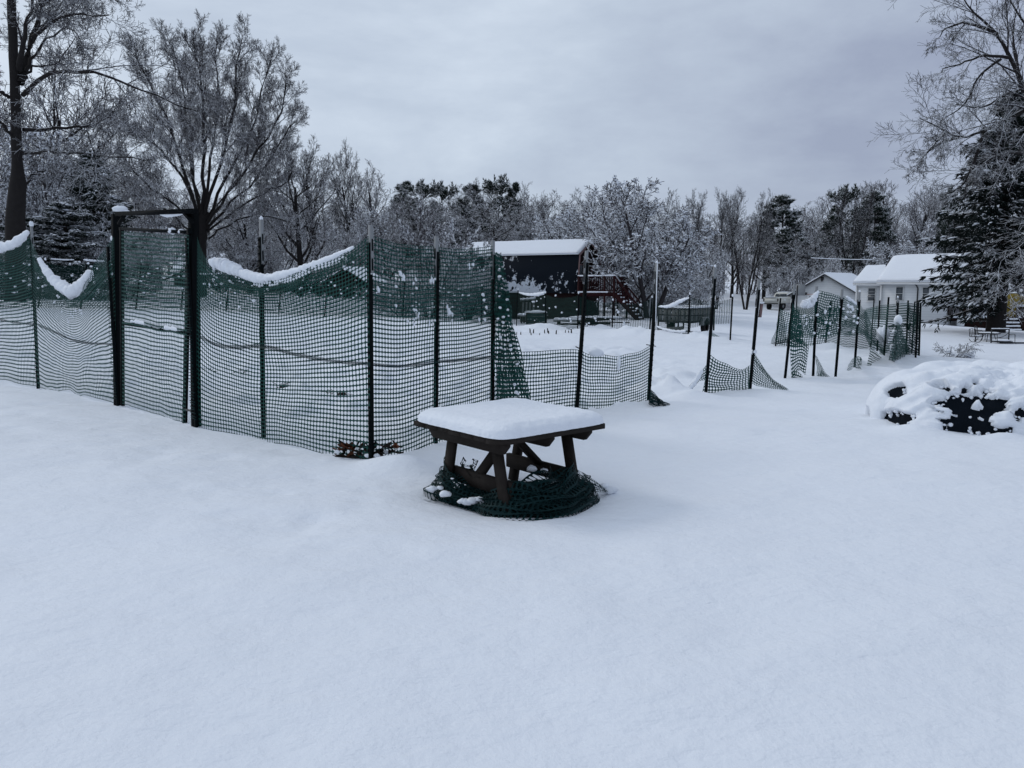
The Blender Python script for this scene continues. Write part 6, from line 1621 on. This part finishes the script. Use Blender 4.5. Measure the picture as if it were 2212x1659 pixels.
limb_tree('fan_tree', 'big bare tree with many limbs fanning up from a short trunk, behind the gate', ft, D,
          [(428, 650, 0), (428, 590, 0), (430, 540, 0), (434, 490, 0), (440, 455, 0)],
          [[0.124, (432, 500, 0), (420, 440, .5), (392, 380, 1), (350, 330, 2), (300, 285, 3), (240, 262, 4)],
           [0.136, (433, 490, 0), (414, 420, -1), (392, 350, -2), (365, 270, -3), (325, 190, -4), (292, 118, -4.5)],
           [0.136, (436, 480, 0), (420, 400, 1), (405, 300, 2), (398, 210, 3), (384, 130, 3.5), (372, 92, 4)],
           [0.149, (438, 470, 0), (437, 390, -1), (441, 300, -2), (436, 200, -2.5), (424, 120, -3), (418, 82, -3)],
           [0.124, (440, 470, 0), (450, 390, 1.5), (462, 300, 3), (470, 200, 4), (466, 130, 5), (470, 88, 5)],
           [0.136, (442, 475, 0), (460, 400, -1), (488, 320, -2), (505, 230, -3), (512, 150, -3), (520, 105, -3)],
           [0.124, (444, 480, 0), (480, 400, 1), (525, 320, 2), (556, 240, 3), (572, 170, 3), (585, 130, 3)],
           [0.112, (446, 485, 0), (500, 410, -1), (550, 340, -2), (590, 280, -2), (612, 225, -3), (618, 180, -3)],
           [0.099, (446, 495, 0), (505, 430, 1), (560, 380, 2), (605, 310, 2), (638, 262, 3)],
           [0.087, (448, 500, 0), (510, 455, -1), (570, 420, -2), (610, 400, -2.5), (630, 372, -3)],
           [0.087, (430, 510, 0), (390, 455, -1), (340, 415, -2), (290, 370, -3), (250, 325, -3)],
           [0.074, (428, 520, 0), (380, 470, 1), (330, 440, 1), (280, 425, 2)],
           [0.074, (440, 500, 0), (430, 430, 3), (415, 340, 5), (410, 260, 6), (405, 180, 6.5)],
           [0.074, (446, 500, 0), (475, 440, 4), (520, 370, 6), (540, 300, 6), (548, 230, 7)],
           [0.068, (452, 515, 0), (500, 480, -2), (545, 470, -3), (590, 470, -4), (620, 478, -4)],
           [0.068, (426, 530, 0), (395, 500, -2), (360, 480, -3), (335, 480, -4)]],
          fan, 21, 'bark_trunk', 'bark_mid', [.62, .52, .48, .44, .34], kids_n=12, wob=.07, tip_r=.045)
left = spec(seg=[12, 5, 4, 3, 2], kids=[8, 8, 7, 5], ang=[.75, .7, .7, .8], ratio=[.42, .5, .5, .5], apic=[.3, .3, .25, .2], t0=[.2, .15, .1, .1], trop=[0, .02, .02, .0, -.01],
            wand=[.05, .10, .12, .12, .12], rr=[.5, .5, .5, .6], rmin=.0065, split=1, taper=[.3, .3, .3, .4, .5])
D = 33
ft = P(36, 650, D); ft[2] = float(T(ft[0], ft[1]))
limb_tree('tall_tree', 'tall dark-trunked bare tree at the left edge, running out of the top of the frame', ft, D,
          [(34, 655, 0), (33, 560, 0), (34, 470, 0), (39, 400, 0), (37, 345, 0), (30, 130, 0), (24, 0, 0), (20, -160, 0)],
          [[.16, (44, 180, 0), (55, 130, .5), (74, 60, 1), (100, 0, 1.5), (125, -60, 2)],
           [.14, (42, 150, 0), (50, 90, -1), (66, 20, -1.5), (78, -60, -2)],
           [.10, (50, 205, 0), (80, 172, -1), (105, 158, -1), (150, 155, -1.5), (190, 158, -2), (230, 165, -2), (290, 188, -2.5), (350, 210, -3), (425, 240, -3)],
           [.08, (55, 155, 0), (80, 110, .5), (110, 75, .5), (150, 62, 1), (165, 72, 1), (176, 92, 1)],
           [.08, (70, 80, 0), (110, 50, -.5), (160, 28, -1), (200, 34, -1), (235, 32, -1.5)],
           [.07, (48, 172, 0), (75, 145, 1), (120, 138, 1.5), (180, 140, 2)],
           [.09, (50, 280, 0), (100, 278, 1), (150, 276, 1.5), (210, 268, 2), (260, 235, 3)],
           [.08, (52, 330, 0), (100, 328, -1), (170, 330, -2), (250, 338, -2), (330, 345, -3)],
           [.08, (20, 210, 0), (-20, 180, -1), (-60, 150, -1)],
           [.08, (30, 300, 0), (0, 260, -1), (-40, 230, -2)],
           [.07, (50, 400, 0), (80, 370, 1), (110, 372, 1)],
           [.09, (90, 10, 1.5), (150, -20, 2), (210, -15, 2), (260, 5, 2)],
           [.06, (58, 120, .5), (90, 60, 2), (140, 20, 3), (180, -20, 3)]],
          left, 31, 'bark_trunk', 'bark_lo', [.40, .38, .36, .32, .20, .18, .16, .14], kids_n=9, limb_r=.1, tip_r=.02)
rb = spec(seg=[12, 5, 4, 3, 2], kids=[8, 6, 5, 4], ang=[.6, .55, .6, .7], ratio=[.34, .5, .55, .55], apic=[.3, .3, .25, .2], t0=[.12, .15, .1, .1], trop=[0, -.02, -.03, -.02, .0],
          wand=[.05, .06, .07, .08, .08], rr=[.5, .5, .5, .6], rmin=.0042, split=1, taper=[.3, .3, .3, .4, .5])
D = 24
ft = P(2330, 800, D); ft[2] = float(T(ft[0], ft[1]))
limb_tree('leaning_tree', 'bare tree reaching long arching branches into the top right corner, in front of the spruce', ft, D,
          [(2330, 830, 0), (2325, 650, 0), (2315, 480, 0), (2300, 330, 0), (2285, 200, 0), (2270, 60, 0), (2260, -80, 0)],
          [[.11, (2285, 320, 0), (2212, 190, -.5), (2182, 125, -1), (2150, 70, -1), (2118, 40, -1.5), (2090, 10, -2), (2066, -30, -2)],
           [.06, (2154, 74, -1), (2122, 58, -1), (2082, 50, -1), (2042, 62, -.5), (2030, 80, 0)],
           [.05, (2182, 125, -1), (2130, 118, -1), (2082, 135, -1.5), (2034, 150, -2), (2034, 156, -2)],
           [.10, (2300, 260, 0), (2215, 240, -1), (2162, 264, -1), (2110, 288, -1.5), (2070, 296, -2), (2030, 275, -2), (1990, 258, -2), (1986, 255, -2)],
           [.05, (2070, 296, -2), (2034, 308, -2), (2002, 330, -2.5), (1990, 350, -2.5)],
           [.05, (2042, 285, -2), (2014, 318, -3), (1986, 345, -3), (1990, 345, -3)],
           [.06, (2130, 278, -1.2), (2114, 320, -1.5), (2098, 365, -2), (2078, 400, -2), (2042, 420, -2)],
           [.06, (2275, 350, 0), (2186, 330, -1), (2130, 350, -1.5), (2090, 380, -2), (2058, 388, -2)],
           [.04, (2162, 128, -1), (2114, 165, -1), (2090, 215, -1), (2066, 240, -1), (2034, 262, -1)],
           [.05, (2212, 190, 0), (2170, 205, -1), (2130, 230, -1), (2098, 232, -2), (2066, 225, -2)],
           [.06, (2290, 120, 0), (2230, 70, 1), (2194, 20, 1), (2170, -20, 2)],
           [.05, (2212, 190, -.5), (2194, 130, 1), (2190, 60, 1.5), (2202, 0, 2)],
           [.04, (2315, 470, 0), (2250, 500, -1), (2194, 540, -1.5), (2162, 565, -2)],
           [.04, (2318, 560, 0), (2250, 590, -1), (2202, 615, -1), (2174, 640, -2)]],
          rb, 41, 'bark_trunk', 'bark_lo', [.34, .30, .26, .22, .19, .15, .12], kids_n=15, limb_r=.06, tip_r=.012, wob=.015)

# --- evergreen by the house
plant('spruce', 'spruce_tree', (P(2150, 718, 46)[0], 46, float(T(P(2150, 718, 46)[0], 46))), (.84, .84, .83), .1, 'tall dark spruce with snow along its drooping boughs, right of the white house')

# --- single trees that stand out
at(1402, 404, 51.0, 'heavy', 'broad low tree thick with snow beside the barn balcony', 'snowy_tree', 335)
at(1260, 430, 62, 'heavy', 'snow-laden bushy tree directly behind the barn roof', 'snowy_tree', 230)
at(1548, 405, 80, 'vase', 'thin vase-shaped bare tree against the sky right of the snowy tree', 'bare_tree', 150, 1.0)
at(1612, 408, 84, 'vase', 'second thin many-stemmed bare tree, left of the pickup truck', 'bare_tree', 120, 3.1)
at(648, 318, 58, 'round', 'dense round dark bare tree right of the fan-shaped tree', 'bare_tree', 240)
at(690, 300, 74, 'upright_b', 'tall pale bare tree rising behind the dense round one', 'bare_tree', 130)
at(768, 306, 76, 'upright_b', 'slender open bare tree with sky between its branches, above the sagging net', 'bare_tree', 120, 2.0)
at(815, 350, 80, 'upright', 'shorter bare tree leaning into the gap right of the slender open one', 'bare_tree', 110)
at(925, 442, 42, 'ascending', 'small tree with snow-lined rising branches just behind the far fence', 'small_tree', 210)
at(1010, 500, 46, 'ascending', 'low snow-lined small tree close to the left end of the barn', 'small_tree', 150, 2.2)
at(905, 386, 92, 'pine', 'dark ragged-topped pine above the small snow-lined tree', 'pine_tree', 110)
at(866, 394, 96, 'pine_b', 'dark pine at the left end of the group above the small snow-lined tree', 'pine_tree', 80, 2.2)
at(948, 390, 95, 'pine', 'dark pine right beside the ragged-topped pine', 'pine_tree', 95, 4.0)
at(1068, 380, 96, 'pine', 'tall pine poking out of the wood above the barn roof', 'pine_tree', 110)
at(1032, 398, 100, 'pine_b', 'pine half lost in the wood left of the tall pine above the barn', 'pine_tree', 80, 5.0)
at(1100, 396, 98, 'pine_b', 'second pine top above the barn roof, right of the first', 'pine_tree', 60)
at(1692, 420, 98, 'pine_b', 'dark broad pine above the pickup truck', 'pine_tree', 100)
at(1800, 398, 102, 'pine', 'tallest pine on the right, above the garage', 'pine_tree', 110)
at(1888, 412, 104, 'pine_b', 'dark narrow pine above the house wing', 'pine_tree', 80)
at(2035, 400, 86, 'pine', 'pine just left of the top of the spruce', 'pine_tree', 70)
at(1840, 396, 92, 'vase', 'dark-stemmed bare tree rising between the two pines over the garage', 'bare_tree', 95, .7)
at(1862, 392, 108, 'thin', 'thin pale poplar-like tree left of the narrow pine', 'bare_tree', 60)
at(1905, 388, 108, 'thin', 'thin pale tree right of the narrow pine top', 'bare_tree', 60, 2.5)
at(1965, 402, 105, 'upright', 'wide pale bare tree above the house roof', 'bare_tree', 120)
at(1965, 492, 88, 'heavy', 'snow-furred spreading tree right behind the house roof', 'snowy_tree', 190)
at(1730, 552, 92, 'brush', 'snowy thicket tree directly behind the pickup truck', 'snowy_tree', 150)
at(1690, 500, 94, 'round_b', 'dark twiggy tree over the pickup truck', 'bare_tree', 130)
at(1760, 480, 96, 'round_b', 'twiggy bare tree over the garage roof', 'bare_tree', 130)
at(1805, 585, 84, 'brush', 'low snowy shrub behind the garage roof', 'shrub', 110, cat='shrub')
at(1885, 565, 88, 'brush', 'rounded snowy shrub behind the house wing roof', 'shrub', 90, cat='shrub')
# left edge
at(110, 95, 52, 'round', 'huge pale bare tree behind the dark left trunk', 'bare_tree', 340)
at(215, 170, 60, 'round_b', 'pale twiggy tree between the left trunk and the fan-shaped tree', 'bare_tree', 260, 1.2)
at(-40, 120, 48, 'round_b', 'bare tree cut by the left edge of the frame', 'bare_tree', 260)
at(120, 300, 46, 'heavy', 'snow-furred bushy tree low behind the left trunk', 'snowy_tree', 280)
at(20, 380, 42, 'brush', 'snowy tangle of branches at the left edge under the dark trunk', 'snowy_tree', 240)
at(215, 330, 44, 'hemlock', 'snow-draped evergreen left of the garden gate', 'evergreen_tree', 190)
at(150, 440, 40, 'hemlock', 'low snow-draped evergreen behind the left fence bay', 'evergreen_tree', 220)
at(60, 470, 39, 'hemlock', 'dark evergreen bush at the left edge behind the fence', 'evergreen_tree', 200)
at(275, 470, 42, 'brush', 'snow-covered arching bush behind the garden gate', 'shrub', 180, cat='shrub')
at(345, 430, 68, 'round_b', 'grey bare tree filling the space left of the fan-shaped tree trunk', 'bare_tree', 200)
at(540, 430, 72, 'round', 'grey bare tree in the space right of the fan-shaped tree trunk', 'bare_tree', 200)
at(590, 450, 78, 'brush', 'low brushy tree between the fan-shaped tree and the dense round tree', 'bare_tree', 170)
at(760, 450, 70, 'brush', 'brushy tree above the small red shed', 'bare_tree', 200)
at(480, 480, 70, 'brush', 'brushy undergrowth right of the fan-shaped trunk', 'shrub', 160, cat='shrub')
at(835, 450, 66, 'round_b', 'twiggy tree left of the small snow-lined tree', 'bare_tree', 170)
at(1400, 585, 60, 'brush', 'tangle of low snowy twigs under the broad snowy tree', 'shrub', 260, cat='shrub')
at(1500, 520, 72, 'brush', 'brushy snowy growth between the snowy tree and the vase-shaped tree', 'shrub', 150, cat='shrub')
at(1010, 560, 44, 'brush', 'low snowy brush beside the left barn wall', 'shrub', 150, cat='shrub')
at(870, 585, 40, 'brush', 'tangled snowy brush behind the far fence near the small red shed', 'shrub', 190, cat='shrub')
# woodland rows behind
WOODY = random.Random(12)
wood = [(870, 415, 84, 'round'), (930, 412, 84, 'upright'), (1075, 412, 86, 'round_b'), (985, 405, 102, 'upright'), (1030, 400, 100, 'round'), (1055, 440, 90, 'round_b'), (1120, 400, 105, 'round'), (1150, 405, 100, 'upright'),
        (1170, 430, 92, 'round_b'), (1205, 410, 102, 'upright_b'), (1235, 405, 98, 'upright_b'), (1290, 408, 104, 'upright'), (1330, 404, 100, 'upright'), (1385, 402, 102, 'upright'), (1430, 415, 100, 'round'),
        (1470, 430, 105, 'round_b'), (1500, 440, 108, 'upright'), (1580, 430, 112, 'round'), (1650, 440, 110, 'round_b'), (1725, 430, 112, 'upright'), (1765, 415, 112, 'upright'), (1830, 420, 115, 'round'), (1925, 410, 114, 'upright'),
        (1990, 400, 112, 'upright'), (2020, 420, 110, 'round'), (2070, 400, 108, 'upright_b'), (620, 380, 90, 'round_b'), (560, 400, 92, 'round'), (500, 420, 92, 'round_b'), (720, 400, 92, 'round'), (790, 420, 95, 'round_b'),
        (330, 330, 88, 'round'), (270, 350, 90, 'round_b'), (180, 300, 84, 'round'), (100, 320, 84, 'round_b'), (30, 250, 80, 'round'), (400, 400, 90, 'round_b'), (460, 410, 95, 'round')]
for i, (x, y, d, k) in enumerate(wood):
    y += WOODY.uniform(-10, 14)
    at(x, y, d, k, 'grey bare tree in the snow-dusted wood along the back of the fields', 'woodland_tree', 120 if d > 95 else 190, None, 'grey trees of the wood along the back')
# the far wood behind them reads as one mass
def far_wood():
    rg = random.Random(77); tubes = (Tubes(), Tubes())
    sp = spec(seg=[4, 3, 2, 2], kids=[10, 6, 5], ang=[.6, .6, .7], ratio=[.5, .5, .5], apic=[.4, .3, .2], t0=[.12, .2, .1], trop=[0, .06, .04, .02], wand=[.05, .10, .12, .12], taper=[.3, .3, .4, .5], rr=[.5, .5, .6], rmin=.022, sides=[5, 4, 3, 3], split=9)
    for k in range(150):
        x = -75 + 150 * (k + rg.random()) / 150; d = rg.uniform(118, 150); X = x * d / 110
        yt = float(np.interp(CX + X / d * FPX, [0, 300, 700, 1100, 1500, 2212], [430, 450, 470, 470, 490, 470])) + rg.uniform(-20, 40)
        z = float(T(X, d)); h = P(1106, yt, d)[2] - z
        grow(rg, tubes, (X, d, z - .3), (rg.gauss(0, .05), rg.gauss(0, .05), 1), max(5, h * .86), .22, 0, sp)
    for k in range(170):                    # undergrowth
        x = -75 + 150 * (k + rg.random()) / 170; d = rg.uniform(104, 125); X = x * d / 110; z = float(T(X, d))
        if d < 116 and 1440 < CX + X / d * FPX < 1680: d += 12
        for s in range(3): grow(rg, tubes, (X + rg.gauss(0, .6), d, z - .2), _nrm(rg.gauss(0, .5), rg.gauss(0, .5), 1), rg.uniform(2.5, 6.0), .06, 1, sp)
    mb = tubes[0].mb()
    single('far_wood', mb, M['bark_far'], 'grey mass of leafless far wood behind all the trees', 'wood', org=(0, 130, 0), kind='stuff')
far_wood()

# brush pile of cut branches in the snow, right
bpx = G(2070, 772); bpx[2] = TB(bpx[0], bpx[1])
pile = thing('brush_pile', bpx, 'small heap of cut branches bowed under snow, between the tarp mound and the spruce', 'brush pile')
def bp6(x, y): return P(*C6(x, y), bpx[1])
for pts, r in (([(735, 985), (770, 950), (820, 935), (832, 915), (828, 884)], .02), ([(800, 980), (830, 930), (835, 890)], .016), ([(850, 985), (870, 930), (890, 905), (930, 910), (950, 945)], .014),
               ([(880, 985), (930, 940), (975, 935), (995, 960)], .014), ([(820, 990), (880, 950), (940, 960), (1000, 1005)], .016), ([(860, 960), (905, 900), (890, 915)], .01),
               ([(760, 995), (800, 965), (850, 960)], .016), ([(900, 995), (950, 960), (985, 975), (998, 1005)], .014), ([(840, 990), (900, 930), (965, 915), (985, 940)], .01)):
    c = np.array([bp6(x, y) for x, y in pts]); c += np.array([[rng.gauss(0, .02), rng.uniform(-.3, .3) * 0 + rng.gauss(0, .08), 0] for _ in c]); c[0][2] = bpx[2] - .05
    c = smooth_line(c, 12); mb = MB().tube(c, np.linspace(r, r * .4, 13), 6); br = part('branch', mb, M['bark_lo'], pile)
tubes = (Tubes(), Tubes()); rg = random.Random(9)
sp = spec(seg=[4, 3, 2], kids=[7, 5], ang=[.6, .7], ratio=[.5, .5], apic=[.3, .3], t0=[.2, .2], trop=[-.12, -.15, -.1], wand=[.15, .2, .25], taper=[.4, .5, .5], rr=[.6, .6], rmin=.005, sides=[5, 4, 4], split=9)
for k in range(10):
    grow(rg, tubes, (bpx[0] + rg.uniform(-.35, .45), bpx[1] + rg.uniform(-.3, .3), bpx[2] - .02), _nrm(rg.gauss(0, .6), rg.gauss(0, .6), 1), rg.uniform(.4, .75), .01, 0, sp)
part('twigs', tubes[0].mb(), M['bark_lo'], pile)
for k in range(12):
    r = rng.uniform(.06, .13); mb = MB().blob((bpx[0] + rng.uniform(-.25, .5), bpx[1] + rng.uniform(-.25, .25), bpx[2] + rng.uniform(.05, .22)), (r * 1.4, r, r * .55), k, .4, 12); part('snow', mb, M['snow'], pile, True)
# snow-lined cable sagging between the trees over the garage
ca = P(1640, 548, 86); cb = P(2010, 558, 84)
mb = MB(); n = 40; line = [ca * (1 - t) + cb * t - np.array([0, 0, 1.1 * 4 * t * (1 - t) * .35]) for t in np.linspace(0, 1, n)]
cable = thing('overhead_cable', (ca + cb) / 2, 'overhead cable carrying a line of snow above the garage', 'cable')
mb.tube(line, .02, 6); part('wire', mb, M['metal_dark'], cable)
mb = MB().tube([p + (0, 0, .04) for p in line[12:27]], .045, 6, True, .3, 4); part('snow', mb, M['snow'], cable, True)
